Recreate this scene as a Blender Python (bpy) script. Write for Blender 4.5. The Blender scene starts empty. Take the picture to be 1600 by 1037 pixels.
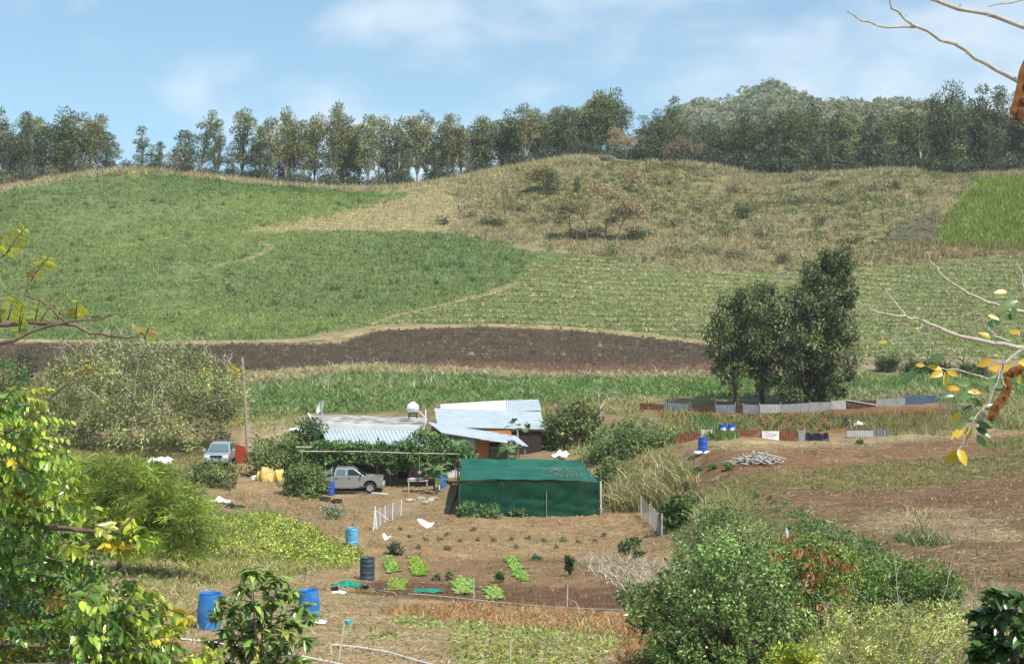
import bpy, bmesh, math, random
import numpy as np
from mathutils import Vector, Matrix
R = math.radians
rng = np.random.default_rng(7)
random.seed(7)
SC = bpy.context.scene
COL = SC.collection
F, CX, CY = 2400.0, 800.0, 518.5        # lens, expressed for a 1600 wide picture

# ------------------------------------------------------------------ objects
def tag(o, label=None, cat=None, group=None, kind=None):
    if label: o['label'] = label
    if cat: o['category'] = cat
    if group: o['group'] = group
    if kind: o['kind'] = kind
    return o

def thing(name, label, cat, loc=(0, 0, 0), rz=0.0, group=None):
    o = bpy.data.objects.new(name, None)
    COL.objects.link(o)
    o.location = loc
    o.rotation_euler = (0, 0, rz)
    o.empty_display_size = 0.3
    return tag(o, label, cat, group)

def link(name, me, mats, parent=None):
    o = bpy.data.objects.new(name, me)
    COL.objects.link(o)
    if not isinstance(mats, (list, tuple)): mats = [mats]
    if len(me.materials) == 0:
        for m in mats: me.materials.append(m)
    if parent is not None: o.parent = parent
    return o

def copy_tree(o, parent=None):
    c = o.copy()
    COL.objects.link(c)
    c.parent = parent
    for ch in list(o.children): copy_tree(ch, c)
    return c

# ------------------------------------------------------------------ mesh from arrays
def np_mesh(name, V, faces, C=None, smooth=False):
    """V (n,3); faces: list of (k-gon index arrays (m,k)); C (n,3) colours."""
    me = bpy.data.meshes.new(name)
    V = np.asarray(V, np.float32)
    me.vertices.add(len(V))
    me.vertices.foreach_set('co', V.ravel())
    faces = [np.asarray(f, np.int32) for f in faces if len(f)]
    nl = sum(f.size for f in faces); npoly = sum(len(f) for f in faces)
    me.loops.add(nl)
    me.loops.foreach_set('vertex_index', np.concatenate([f.ravel() for f in faces]))
    me.polygons.add(npoly)
    tot = np.concatenate([np.full(len(f), f.shape[1], np.int32) for f in faces])
    start = np.concatenate([[0], np.cumsum(tot)[:-1]]).astype(np.int32)
    me.polygons.foreach_set('loop_start', start)
    if smooth: me.polygons.foreach_set('use_smooth', np.ones(npoly, bool))
    if C is not None:
        a = me.attributes.new('col', 'FLOAT_COLOR', 'POINT')
        c4 = np.ones((len(V), 4), np.float32); c4[:, :3] = C
        a.data.foreach_set('color', c4.ravel())
    me.update(calc_edges=True)
    return me

class MB:
    """collects simple solids, builds one mesh"""
    def __init__(s): s.V = []; s.Fc = []; s.n = 0
    def add(s, verts, faces):
        s.V += [tuple(v) for v in verts]
        s.Fc += [tuple(i + s.n for i in f) for f in faces]
        s.n += len(verts); return s
    def box(s, c, size, rot=None):
        hx, hy, hz = [v / 2 for v in size]
        vs = [Vector((x, y, z)) for z in (-hz, hz) for y in (-hy, hy) for x in (-hx, hx)]
        if rot is not None: vs = [rot @ v for v in vs]
        c = Vector(c); vs = [v + c for v in vs]
        return s.add(vs, [(0, 2, 3, 1), (4, 5, 7, 6), (0, 1, 5, 4), (2, 6, 7, 3), (0, 4, 6, 2), (1, 3, 7, 5)])
    def hexa(s, b, t):
        """two quads b, t (same winding) joined"""
        return s.add(list(b) + list(t), [(3, 2, 1, 0), (4, 5, 6, 7)] + [(i, (i + 1) % 4, (i + 1) % 4 + 4, i + 4) for i in range(4)])
    def slab(s, quad, thick):
        q = [Vector(p) for p in quad]
        n = (q[1] - q[0]).cross(q[3] - q[0]).normalized() * thick
        return s.hexa([p - n for p in q], q)
    def tube(s, pts, rad, sides=8, cap=True):
        pts = [Vector(p) for p in pts]
        if not isinstance(rad, (list, tuple)): rad = [rad] * len(pts)
        vs = []; n = len(pts)
        up = None
        for i, p in enumerate(pts):
            d = (pts[min(i + 1, n - 1)] - pts[max(i - 1, 0)]).normalized()
            if up is None: up = Vector((0, 0, 1)) if abs(d.z) < 0.9 else Vector((1, 0, 0))
            a = d.cross(up).normalized(); b = a.cross(d).normalized(); up = b
            for k in range(sides):
                t = 2 * math.pi * k / sides
                vs.append(p + (a * math.cos(t) + b * math.sin(t)) * rad[i])
        fs = [(i * sides + k, i * sides + (k + 1) % sides, (i + 1) * sides + (k + 1) % sides, (i + 1) * sides + k) for i in range(n - 1) for k in range(sides)]
        if cap: fs += [tuple(range(sides))[::-1], tuple((n - 1) * sides + k for k in range(sides))]
        return s.add(vs, fs)
    def lathe(s, prof, c=(0, 0, 0), sides=20, rot=None, cap=True):
        vs = []; c = Vector(c)
        for r, z in prof:
            for k in range(sides):
                t = 2 * math.pi * k / sides
                v = Vector((r * math.cos(t), r * math.sin(t), z))
                if rot is not None: v = rot @ v
                vs.append(v + c)
        n = len(prof)
        fs = [(i * sides + k, i * sides + (k + 1) % sides, (i + 1) * sides + (k + 1) % sides, (i + 1) * sides + k) for i in range(n - 1) for k in range(sides)]
        if cap: fs += [tuple(range(sides))[::-1], tuple((n - 1) * sides + k for k in range(sides))]
        return s.add(vs, fs)
    def prism(s, poly, y0, y1):
        """poly of (x,z) extruded along y"""
        n = len(poly)
        vs = [(x, y0, z) for x, z in poly] + [(x, y1, z) for x, z in poly]
        return s.add(vs, [tuple(range(n)), tuple(range(n, 2 * n))[::-1]] + [(i, i + n, (i + 1) % n + n, (i + 1) % n) for i in range(n)])
    def blob(s, c, r, seed=0, amp=0.2, sub=2, squash=(1, 1, 1)):
        bm = bmesh.new(); bmesh.ops.create_icosphere(bm, subdivisions=sub, radius=1)
        rr = random.Random(seed); ph = [(rr.uniform(1, 4), rr.uniform(0, 6), rr.uniform(1, 4), rr.uniform(0, 6), rr.uniform(1, 4)) for _ in range(4)]
        vs = []
        for v in bm.verts:
            p = v.co; k = 1 + amp * sum(math.sin(a * p.x + b + c2 * p.y) * math.sin(d + e * p.z) for a, b, c2, d, e in ph) / 2
            vs.append((c[0] + p.x * r * k * squash[0], c[1] + p.y * r * k * squash[1], c[2] + p.z * r * k * squash[2]))
        fs = [tuple(v.index for v in f.verts) for f in bm.faces]; bm.free()
        return s.add(vs, fs)
    def build(s, name, mat, parent=None, smooth=False, bevel=0.0):
        me = bpy.data.meshes.new(name)
        me.from_pydata(s.V, [], s.Fc)
        bm = bmesh.new(); bm.from_mesh(me)
        bmesh.ops.recalc_face_normals(bm, faces=bm.faces)
        if bevel: bmesh.ops.bevel(bm, geom=[e for e in bm.edges if len(e.link_faces) == 2 and e.calc_face_angle(0) > 0.5], offset=bevel, segments=2, profile=0.6, affect='EDGES', clamp_overlap=True)
        bm.to_mesh(me); bm.free()
        if smooth:
            me.polygons.foreach_set('use_smooth', np.ones(len(me.polygons), bool))
            try: me.set_sharp_from_angle(angle=R(35))
            except Exception: pass
        me.update()
        return link(name, me, mat, parent)

# ------------------------------------------------------------------ leaves (vectorised)
def unit(a): return a / np.maximum(np.linalg.norm(a, axis=-1, keepdims=True), 1e-9)
def rand_dirs(n): return unit(rng.normal(size=(n, 3)))

class Leaves:
    def __init__(s): s.V = []; s.C = []; s.T = []; s.Q = []; s.n = 0
    def tri(s, pos, d, L, W, col):
        """blades: one triangle each; d unit direction"""
        n = len(pos); side = unit(np.cross(d, rand_dirs(n))) * (W / 2)[:, None]
        v = np.stack([pos - side, pos + side, pos + d * L[:, None]], 1)
        s._push(v, col, 3)
    def blade(s, pos, d, L, W, col, droop=0.35):
        """bent blade: quad + tip triangle"""
        n = len(pos); side = unit(np.cross(d, rand_dirs(n))) * (W / 2)[:, None]
        out = unit(np.stack([d[:, 0] + rng.normal(size=n) * .15, d[:, 1] + rng.normal(size=n) * .15, np.zeros(n)], 1))
        mid = pos + d * (L * .55)[:, None]
        tip = mid + unit(d + out * (droop * 2) - np.array([0, 0, droop])) * (L * .5)[:, None]
        v = np.stack([pos - side * .7, pos + side * .7, mid + side, mid - side, tip], 1)
        b = s.n; k = np.arange(n)[:, None] * 5 + b
        s.Q.append(k + np.array([0, 1, 2, 3])); s.T.append(k + np.array([3, 2, 4]))
        s.V.append(v.reshape(-1, 3)); s.C.append(np.repeat(col, 5, 0)); s.n += n * 5
    def rhomb(s, pos, d, nrm, L, W, col, fold=0.12):
        side = unit(np.cross(d, nrm)); up = unit(np.cross(side, d))
        mid = pos + d * (L * .45)[:, None]
        h = up * (W * fold)[:, None]
        v = np.stack([pos, mid + side * (W / 2)[:, None] + h, pos + d * L[:, None], mid - side * (W / 2)[:, None] + h], 1)
        s._push(v, col, 4)
    def leaf(s, pos, d, nrm, L, W, col, fold=0.15, curl=0.12):
        """ovate folded leaf, 8 verts / 4 quads+2 tris"""
        n = len(pos); side = unit(np.cross(d, nrm)); up = unit(np.cross(side, d))
        def pt(t, w, h): return pos + d * (L * t)[:, None] + side * (W * w)[:, None] + up * (W * h - L * np.asarray(curl) * t * t)[:, None]
        v = np.stack([pt(0, 0, 0), pt(.28, .42, fold), pt(.62, .42, fold), pt(1, 0, 0), pt(.62, -.42, fold), pt(.28, -.42, fold), pt(.28, 0, 0), pt(.62, 0, 0)], 1)
        k = np.arange(n)[:, None] * 8 + s.n
        s.Q.append(k + np.array([6, 1, 2, 7])); s.Q.append(k + np.array([5, 6, 7, 4]))
        for t in ((0, 1, 6), (0, 6, 5), (7, 2, 3), (4, 7, 3)): s.T.append(k + np.array(t))
        s.V.append(v.reshape(-1, 3)); s.C.append(np.repeat(col, 8, 0)); s.n += n * 8
    def _push(s, v, col, k):
        n = len(v); idx = np.arange(n * k).reshape(n, k) + s.n
        (s.T if k == 3 else s.Q).append(idx)
        s.V.append(v.reshape(-1, 3)); s.C.append(np.repeat(col, k, 0)); s.n += n * k
    def mesh(s, name):
        return np_mesh(name, np.concatenate(s.V), ([np.concatenate(s.T)] if s.T else []) + ([np.concatenate(s.Q)] if s.Q else []), np.concatenate(s.C))
    def build(s, name, mat, parent=None): return link(name, s.mesh(name), mat, parent)

def pal(n, cols, var=0.18, weights=None):
    cols = np.array(cols, float)
    i = rng.choice(len(cols), n, p=None if weights is None else np.array(weights, float) / sum(weights))
    c = cols[i] * np.exp(rng.normal(size=(n, 1)) * var) * np.exp(rng.normal(size=(n, 3)) * var * .35)
    return np.clip(c, 0.005, 0.9)

# ------------------------------------------------------------------ materials
def mat(name, col=(.5, .5, .5), rough=.6, spec=.3, metal=0.0, nscale=0, namp=.25, bump=0, attr=None, trans=0.0, n2=None, alpha=None, coat=0.0):
    m = bpy.data.materials.new(name); m.use_nodes = True
    nt = m.node_tree; b = nt.nodes['Principled BSDF']; L = nt.links.new
    b.inputs['Roughness'].default_value = rough; b.inputs['Specular IOR Level'].default_value = spec
    b.inputs['Metallic'].default_value = metal; b.inputs['Coat Weight'].default_value = coat
    src = None
    if attr:
        a = nt.nodes.new('ShaderNodeAttribute'); a.attribute_name = attr; src = a.outputs['Color']
    if nscale:
        tc = nt.nodes.new('ShaderNodeTexCoord'); nz = nt.nodes.new('ShaderNodeTexNoise')
        nz.inputs['Scale'].default_value = nscale; nz.inputs['Detail'].default_value = 6; nz.inputs['Roughness'].default_value = .65
        L(tc.outputs['Object'], nz.inputs['Vector'])
        rp = nt.nodes.new('ShaderNodeMapRange'); rp.inputs['From Min'].default_value = .3; rp.inputs['From Max'].default_value = .7
        rp.inputs['To Min'].default_value = 1 - namp; rp.inputs['To Max'].default_value = 1 + namp
        L(nz.outputs['Fac'], rp.inputs['Value'])
        mx = nt.nodes.new('ShaderNodeMix'); mx.data_type = 'RGBA'; mx.blend_type = 'MULTIPLY'; mx.inputs[0].default_value = 1
        if src: L(src, mx.inputs[6])
        else: mx.inputs[6].default_value = (*col, 1)
        L(rp.outputs['Result'], mx.inputs[7]); src = mx.outputs[2]
        if n2:      # second colour in patches: stains, rust, wear
            col2, sc2, lo, hi = n2
            nb = nt.nodes.new('ShaderNodeTexNoise'); nb.inputs['Scale'].default_value = sc2; nb.inputs['Detail'].default_value = 8; nb.inputs['Roughness'].default_value = .7
            L(tc.outputs['Object'], nb.inputs['Vector'])
            r2 = nt.nodes.new('ShaderNodeMapRange'); r2.inputs['From Min'].default_value = lo; r2.inputs['From Max'].default_value = hi; L(nb.outputs['Fac'], r2.inputs['Value'])
            m2 = nt.nodes.new('ShaderNodeMix'); m2.data_type = 'RGBA'; L(r2.outputs['Result'], m2.inputs[0]); L(src, m2.inputs[6]); m2.inputs[7].default_value = (*col2, 1); src = m2.outputs[2]
        if bump:
            bp = nt.nodes.new('ShaderNodeBump'); bp.inputs['Strength'].default_value = bump; bp.inputs['Distance'].default_value = .05
            L(nz.outputs['Fac'], bp.inputs['Height']); L(bp.outputs['Normal'], b.inputs['Normal'])
    if src: L(src, b.inputs['Base Color'])
    else: b.inputs['Base Color'].default_value = (*col, 1)
    out = nt.nodes['Material Output']
    if trans:
        t = nt.nodes.new('ShaderNodeBsdfTranslucent')
        if src: L(src, t.inputs['Color'])
        else: t.inputs['Color'].default_value = (*col, 1)
        ms = nt.nodes.new('ShaderNodeMixShader'); ms.inputs[0].default_value = trans
        L(b.outputs[0], ms.inputs[1]); L(t.outputs[0], ms.inputs[2]); L(ms.outputs[0], out.inputs['Surface'])
    if alpha is not None:
        tr = nt.nodes.new('ShaderNodeBsdfTransparent'); ms = nt.nodes.new('ShaderNodeMixShader'); ms.inputs[0].default_value = alpha
        prev = out.inputs['Surface'].links[0].from_socket
        L(tr.outputs[0], ms.inputs[1]); L(prev, ms.inputs[2]); L(ms.outputs[0], out.inputs['Surface'])
    return m

M = {}
M['leaf'] = mat('leaf', attr='col', rough=.5, spec=.3, trans=.26)
M['gloss'] = mat('glossy_leaf', attr='col', rough=.27, spec=.6, trans=.2)
M['semi'] = mat('semi_gloss_leaf', attr='col', rough=.42, spec=.4, trans=.2)
M['straw'] = mat('straw', attr='col', rough=.8, spec=.1, trans=.15)
M['earthcol'] = mat('clod', attr='col', rough=.95, spec=.05)
M['bark'] = mat('bark', (.16, .12, .085), .9, .1, nscale=6, namp=.4, bump=.5)
M['bark_dark'] = mat('dark_bark', (.07, .055, .04), .9, .1, nscale=6, namp=.4, bump=.5)
M['bark_pale'] = mat('pale_bark', (.44, .38, .30), .85, .1, nscale=8, namp=.3, bump=.4)
M['bark_white'] = mat('white_bark', (.45, .395, .31), .8, .15, nscale=60, namp=.3, bump=.3, n2=((.24, .19, .14), 25, .56, .7))
M['ground'] = None

# ------------------------------------------------------------------ terrain
def P(px, py, d): return Vector(((px - CX) / F * d, d, -(py - CY) / F * d))
CT = [  # (px, py, distance)
 (325, 983, 37.5), (485, 966, 43.5), (573, 906, 60), (550, 852, 70), (668, 930, 54), (800, 945, 52), (900, 905, 60), (1000, 980, 42), (600, 1030, 33.5), (800, 870, 69), (950, 870, 69),
 (100, 950, 42), (200, 900, 50), (100, 800, 72), (250, 780, 82), (400, 820, 74), (340, 790, 86), (420, 756, 101), (0, 900, 50), (0, 760, 85),
 (516, 770, 100), (570, 764, 101), (690, 762, 101), (343, 728, 108), (640, 803, 90), (720, 805, 88), (937, 804, 88), (470, 775, 98),
 (1098, 709, 90), (1060, 694, 99), (1240, 690, 101), (1390, 681, 104), (1000, 640, 131), (1200, 642, 131), (1460, 636, 133), (1400, 760, 82), (1500, 900, 49), (1300, 800, 73), (1200, 745, 84), (1590, 920, 46), (1590, 760, 80), (1590, 680, 108),
 (1100, 840, 69), (1040, 803, 86), (1200, 900, 54), (1380, 985, 38), (1150, 1020, 34), (1540, 1030, 34),
 (380, 660, 124), (200, 670, 122), (0, 660, 124), (600, 645, 132), (760, 645, 131), (900, 642, 131), (600, 580, 160), (200, 580, 160), (0, 575, 162), (900, 590, 156),
 (600, 545, 175), (600, 515, 190), (200, 535, 184), (0, 530, 186), (900, 515, 190), (1100, 585, 160), (1100, 540, 178), (1590, 590, 155), (1500, 560, 165),
 (600, 450, 215), (600, 400, 235), (420, 385, 239), (600, 360, 255), (200, 450, 215), (200, 400, 234), (0, 420, 228), (0, 360, 250), (200, 330, 262), (200, 268, 292), (50, 292, 285), (-20, 312, 280), (400, 285, 300), (600, 295, 308),
 (760, 270, 318), (900, 247, 330), (800, 310, 285), (900, 380, 248), (850, 430, 222), (1100, 425, 226), (1100, 300, 295), (1100, 258, 322), (1400, 266, 322), (1620, 270, 322), (1400, 405, 240), (1580, 400, 242), (1500, 300, 292), (1400, 500, 198), (1590, 500, 198), (1200, 350, 265)]
_pts = []
for px, py, d in CT: _pts.append((px, d, -(py - CY) / F * d))
for px in (-700, -300, 50, 400, 800, 1200, 1600, 1950, 2300):
    for d, z in ((1.2, -1.7), (4, -2.1), (8, -3.0), (13, -4.2), (20, -5.7), (27, -6.7)): _pts.append((px, d, z))
    for d, z in ((420, 18), (600, 2), (1200, -8), (3200, -8)): _pts.append((px, d, z))
for px, prof in ((-700, [(40, -7.5), (60, -9), (80, -9.5), (105, -9), (130, -6.5), (165, -2.5), (190, -.5), (225, 9), (260, 18), (300, 26)]), (-300, [(40, -7.5), (60, -9), (80, -9.5), (105, -9), (130, -6.5), (165, -2.5), (190, -.5), (225, 9), (260, 18), (300, 26)]),
                 (1950, [(40, -7.3), (60, -8), (80, -8), (105, -7), (130, -6.3), (165, -2.8), (190, .6), (225, 8), (260, 17), (320, 33)]), (2300, [(40, -7.3), (60, -8), (80, -8), (105, -7), (130, -6.3), (165, -2.8), (190, .6), (225, 8), (260, 17), (320, 33)])):
    for d, z in prof: _pts.append((px, d, z))
_pts = np.array(_pts, float)
_X = np.stack([_pts[:, 0] / 420.0, np.log(_pts[:, 1]) * 2.6], 1)
def _phi(r2): return np.where(r2 > 0, .5 * r2 * np.log(np.maximum(r2, 1e-12)), 0)
_n = len(_X)
_K = _phi(((_X[:, None] - _X[None]) ** 2).sum(-1)) + np.eye(_n) * .004
_A = np.zeros((_n + 3, _n + 3)); _A[:_n, :_n] = _K; _A[:_n, _n] = 1; _A[:_n, _n + 1:] = _X; _A[_n, :_n] = 1; _A[_n + 1:, :_n] = _X.T
_w = np.linalg.solve(_A, np.concatenate([_pts[:, 2], [0, 0, 0]]))
GU = np.linspace(-700, 2300, 376); GV = np.linspace(math.log(1.0), math.log(3200), 640)
_q = np.stack(np.meshgrid(GU / 420.0, GV * 2.6, indexing='ij'), -1).reshape(-1, 2)
_tab = np.empty(len(_q))
for i in range(0, len(_q), 20000):
    c = _q[i:i + 20000]
    _tab[i:i + 20000] = _phi(((c[:, None] - _X[None]) ** 2).sum(-1)) @ _w[:_n] + _w[_n] + c @ _w[_n + 1:]
TAB = _tab.reshape(len(GU), len(GV))
def hz_ud(u, d):
    a = np.clip((np.asarray(u, float) - GU[0]) / (GU[1] - GU[0]), 0, len(GU) - 1.001); b = np.clip((np.log(np.maximum(d, 1.0)) - GV[0]) / (GV[1] - GV[0]), 0, len(GV) - 1.001)
    i = a.astype(int); j = b.astype(int); fa = a - i; fb = b - j
    return TAB[i, j] * (1 - fa) * (1 - fb) + TAB[i + 1, j] * fa * (1 - fb) + TAB[i, j + 1] * (1 - fa) * fb + TAB[i + 1, j + 1] * fa * fb
def hz(x, y):
    y = np.maximum(np.asarray(y, float), 1.0)
    return hz_ud(np.asarray(x) / y * F + CX, y)
_D = np.exp(np.linspace(math.log(20), math.log(420), 4000))
def at(px, py):
    """the ground point seen at a place of the picture"""
    z = hz_ud(np.full(len(_D), float(px)), _D); zr = -(py - CY) / F * _D
    k = np.nonzero(z >= zr)[0]
    d = _D[k[0]] if len(k) else _D[np.argmax(z / _D)]
    return Vector(((px - CX) / F * d, d, float(hz_ud(px, d))))
def crest(px):
    z = hz_ud(np.full(len(_D), float(px)), _D); return _D[np.argmax(np.where(_D > 200, z / _D, -9))]
def gnd(x, y): return Vector((x, y, float(hz(x, y))))
def project(x, y, z): return x / y * F + CX, CY - z / y * F
def inpoly(px, py, poly):
    ins = np.zeros(px.shape, bool); n = len(poly)
    for i in range(n):
        x1, y1 = poly[i]; x2, y2 = poly[(i + 1) % n]
        if y1 == y2: continue
        c = ((y1 > py) != (y2 > py)) & (px < (x2 - x1) * (py - y1) / (y2 - y1) + x1)
        ins ^= c
    return ins
def wob(x, y, s=1.0, seed=0):
    """smooth pseudo noise in about -1..1"""
    r = np.random.default_rng(seed); t = 0
    for k in range(7):
        a = r.uniform(0, 6.28); f = s * (1.7 ** k) * .5; p = r.uniform(0, 6.28)
        t = t + np.sin((x * math.cos(a) + y * math.sin(a)) * f + p + 1.3 * np.sin((x * math.sin(a) - y * math.cos(a)) * f * .7 + p)) * (.72 ** k)
    return t / 2.2
def bounds(poly):
    ds = []; xs = []
    for px, py in poly:
        p = at(px, py); ds.append(p.y); xs.append(p.x)
    return min(xs) - 3, max(xs) + 3, min(ds) - 3, max(ds) + 3
def filt(x, y, poly, jit=3, yr=None):
    z = hz(x, y); px, py = project(x, y, z)
    if jit:
        px = px + wob(x, y, 1.1, 3) * jit * 1.6; py = py + wob(x, y, 1.3, 4) * jit * .5
    k = inpoly(px, py, poly)
    return np.stack([x, y, z], 1)[k]
def scatter(poly, dens, jit=3, yr=None):
    x0, x1, y0, y1 = bounds(poly)
    if yr: y0, y1 = yr
    n = int((x1 - x0) * (y1 - y0) * dens)
    return filt(rng.uniform(x0, x1, n), rng.uniform(y0, y1, n), poly, jit)
def rows(poly, gap, step, ang=0.0, jx=.25, jy=.12, bend=0.0, jit=3, yr=None, only=None):
    """plants in rows; ang: direction of the rows from +x; returns points"""
    x0, x1, y0, y1 = bounds(poly)
    if yr: y0, y1 = yr
    cx, cy = (x0 + x1) / 2, (y0 + y1) / 2; r = math.hypot(x1 - x0, y1 - y0) / 2
    a = np.arange(-r, r, step); b = np.arange(-r, r, gap)
    if only: b = b[only[0]::only[1]]
    A, B = np.meshgrid(a, b); A = A.ravel() + rng.normal(size=A.size) * step * jx; B = B.ravel() + rng.normal(size=B.size) * jy * gap
    B = B + bend * (A / 40) ** 2 + wob(A, A * 0 + 1, .06, 9) * .8
    x = cx + A * math.cos(ang) - B * math.sin(ang); y = cy + A * math.sin(ang) + B * math.cos(ang)
    k = (x > x0) & (x < x1) & (y > y0) & (y < y1)
    return filt(x[k], y[k], poly, jit)
def tufts(L, pts, n, h, w, cols, spread=.2, lean=.45, var=.2, kind='tri', weights=None, hv=.3):
    m = len(pts) * n
    if m == 0: return
    base = np.repeat(pts, n, 0) + np.concatenate([rng.normal(size=(m, 2)) * spread, np.full((m, 1), -.03)], 1)
    d = unit(np.concatenate([rng.normal(size=(m, 2)) * lean, np.ones((m, 1))], 1))
    hh = h * np.exp(rng.normal(size=m) * hv) * np.repeat(np.exp(rng.normal(size=len(pts)) * hv * .6), n)
    c = np.repeat(pal(len(pts), cols, var, weights), n, 0) * np.exp(rng.normal(size=(m, 1)) * var * .6)
    (L.tri if kind == 'tri' else L.blade)(base, d, hh, np.full(m, w) * np.exp(rng.normal(size=m) * .25), c)
# ------------------------------------------------------------------ fields, as outlines
CANE_L = [(-420, 345), (60, 293), (130, 270), (250, 264), (400, 287), (560, 300), (650, 302), (575, 325), (380, 364), (540, 359), (690, 363), (790, 378), (840, 398), (800, 442), (690, 480), (595, 505), (520, 517), (460, 531), (300, 535), (-420, 529)]
STUB = [(380, 364), (470, 340), (575, 322), (620, 304), (690, 288), (800, 266), (790, 300), (740, 330), (700, 360), (540, 359)]
CANE_M = [(590, 506), (690, 482), (802, 446), (838, 400), (850, 392), (960, 405), (1100, 425), (1250, 425), (1420, 410), (1690, 394), (1690, 562), (1350, 560), (1120, 539), (950, 517), (800, 509)]
CANE_B = [(1465, 385), (1475, 345), (1530, 284), (1690, 274), (1690, 398)]
SCRUB = [(690, 292), (800, 268), (900, 252), (1000, 254), (1100, 262), (1690, 268), (1690, 276), (1530, 284), (1475, 345), (1460, 390), (1420, 412), (1250, 425), (1100, 425), (980, 410), (850, 388), (700, 362), (740, 330)]
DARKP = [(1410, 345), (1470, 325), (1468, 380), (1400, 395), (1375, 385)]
PLOUGH = [(-420, 534), (300, 539), (525, 537), (590, 516), (750, 511), (900, 516), (1120, 541), (1340, 572), (1340, 584), (900, 590), (560, 577), (400, 587), (-420, 582)]
CANE_S = [(375, 602), (560, 582), (900, 592), (1330, 587), (1690, 582), (1690, 640), (1480, 628), (1000, 620), (880, 634), (690, 630), (640, 642), (480, 648), (375, 660)]
DRY_S = [(370, 587), (560, 572), (700, 577), (900, 588), (1340, 580), (1340, 590), (900, 594), (560, 585), (375, 604)]
RED_G = [(1030, 640), (1480, 634), (1460, 660), (1390, 672), (1240, 682), (1060, 686)]
FIELD_R = [(1090, 700), (1400, 686), (1700, 660), (1700, 960), (1500, 925), (1380, 870), (1250, 800), (1180, 770), (1100, 760)]
TRACK_R = [(1110, 697), (1390, 684), (1480, 666), (1700, 655), (1700, 672), (1480, 688), (1290, 700), (1110, 704)]
GRASS_R = [(1215, 740), (1400, 720), (1700, 700), (1700, 730), (1560, 745), (1400, 768), (1150, 770), (1110, 750)]
YARD = [(370, 735), (480, 745), (640, 768), (720, 770), (720, 800), (600, 800), (480, 775), (380, 760)]
GARDEN = [(560, 806), (1010, 806), (1050, 860), (1010, 955), (760, 948), (600, 930), (585, 870)]
TERR = [(590, 876), (830, 870), (1010, 880), (1000, 955), (760, 948), (600, 915)]
BED_D = [(650, 905), (790, 912), (1000, 922), (1000, 956), (760, 948), (560, 925), (560, 912)]
AMBER = [(600, 950), (760, 945), (1010, 965), (1030, 1005), (860, 985), (700, 972), (600, 962)]
PUMPK = [(330, 812), (430, 805), (500, 832), (545, 856), (568, 872), (540, 886), (440, 878), (330, 870)]
GRASS_L = [(230, 870), (340, 815), (440, 878), (560, 888), (400, 905), (300, 915), (210, 930)]
EARTH_L = [(340, 770), (470, 770), (560, 800), (560, 845), (500, 832), (430, 806), (340, 806)]
NEAR_G = [(700, 990), (860, 975), (990, 985), (930, 1037), (860, 1060), (720, 1060)]
VERGE = [(1090, 760), (1180, 770), (1260, 805), (1370, 865), (1500, 930), (1500, 1060), (1000, 1060), (1010, 960), (1060, 880), (1040, 800)]

# ------------------------------------------------------------------ the ground, one sheet to the horizon
us = np.concatenate([np.arange(-700, -60, 20), np.arange(-60, 1660, 2.6), np.arange(1660, 2301, 20)])
ds = np.concatenate([np.exp(np.arange(math.log(1.2), math.log(30), .05)), np.exp(np.arange(math.log(30), math.log(125), .0026)), np.exp(np.arange(math.log(125), math.log(345), .0036)), np.exp(np.arange(math.log(345), math.log(3200), .05))])
U, D = np.meshgrid(us, ds, indexing='ij')
Xg = (U - CX) / F * D; Zg = hz_ud(U, D)
PY = CY - Zg / D * F
near = (D < 130)
JX = U + np.where(near, wob(Xg, D, 1.0, 1) * 7 * (60 / np.maximum(D, 20)), wob(Xg, D, .28, 1) * 7) + rng.normal(size=U.shape) * 3.5
JY = PY + np.where(near, wob(Xg, D, 1.2, 2) * 3.0 * (60 / np.maximum(D, 20)), wob(Xg, D, .3, 2) * 1.5) + rng.normal(size=U.shape) * np.where(near, 2.2, .8)
G = np.empty(U.shape + (3,)); G[:] = (.31, .235, .14)
def zone(poly, c, ok=None, mixf=1.0):
    k = inpoly(JX, JY, poly) & (D < 345)
    if ok is not None: k &= ok
    G[k] = G[k] * (1 - mixf) + np.array(c) * mixf
far = D > 120
zone([(-900, 240), (2500, 240), (2500, 700), (-900, 700)], (.24, .20, .11), far)
zone(SCRUB, (.20, .175, .085), far)
zone(CANE_L, (.135, .165, .06), far); zone(STUB, (.27, .22, .11), far); zone(CANE_M, (.155, .175, .065), far); zone(CANE_B, (.16, .22, .06), far)
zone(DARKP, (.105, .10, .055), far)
zone(PLOUGH, (.066, .050, .033), far); zone([(540, 572), (700, 566), (900, 572), (1130, 572), (1130, 590), (900, 590), (560, 578)], (.115, .07, .045), far)
zone(CANE_S, (.14, .18, .06), far)
zone(DRY_S, (.30, .25, .12), far)
nr = D < 140
zone([(-900, 690), (2500, 690), (2500, 1200), (-900, 1200)], (.33, .245, .145), nr)
zone([(380, 655), (480, 650), (480, 690), (380, 705)], (.42, .35, .25), nr)
zone(RED_G, (.25, .125, .065), nr)
zone(FIELD_R, (.215, .145, .085), nr)
zone([(1100, 700), (1300, 700), (1480, 690), (1700, 672), (1700, 700), (1400, 718), (1230, 738), (1100, 735)], (.25, .15, .085), nr, .8)
zone(TRACK_R, (.34, .26, .15), nr); zone(GRASS_R, (.20, .17, .07), nr, .8)
zone([(1220, 768), (1400, 770), (1620, 752), (1620, 790), (1500, 800), (1300, 790)], (.205, .12, .078), nr, .8)
zone([(1350, 800), (1500, 795), (1600, 830), (1600, 845), (1440, 845), (1330, 825)], (.33, .26, .16), nr, .7)
zone(GRASS_L, (.27, .25, .08), nr, .8); zone(EARTH_L, (.34, .20, .12), nr, .7); zone(PUMPK, (.18, .19, .05), nr)
zone(GARDEN, (.30, .21, .12), nr, .9)
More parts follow.
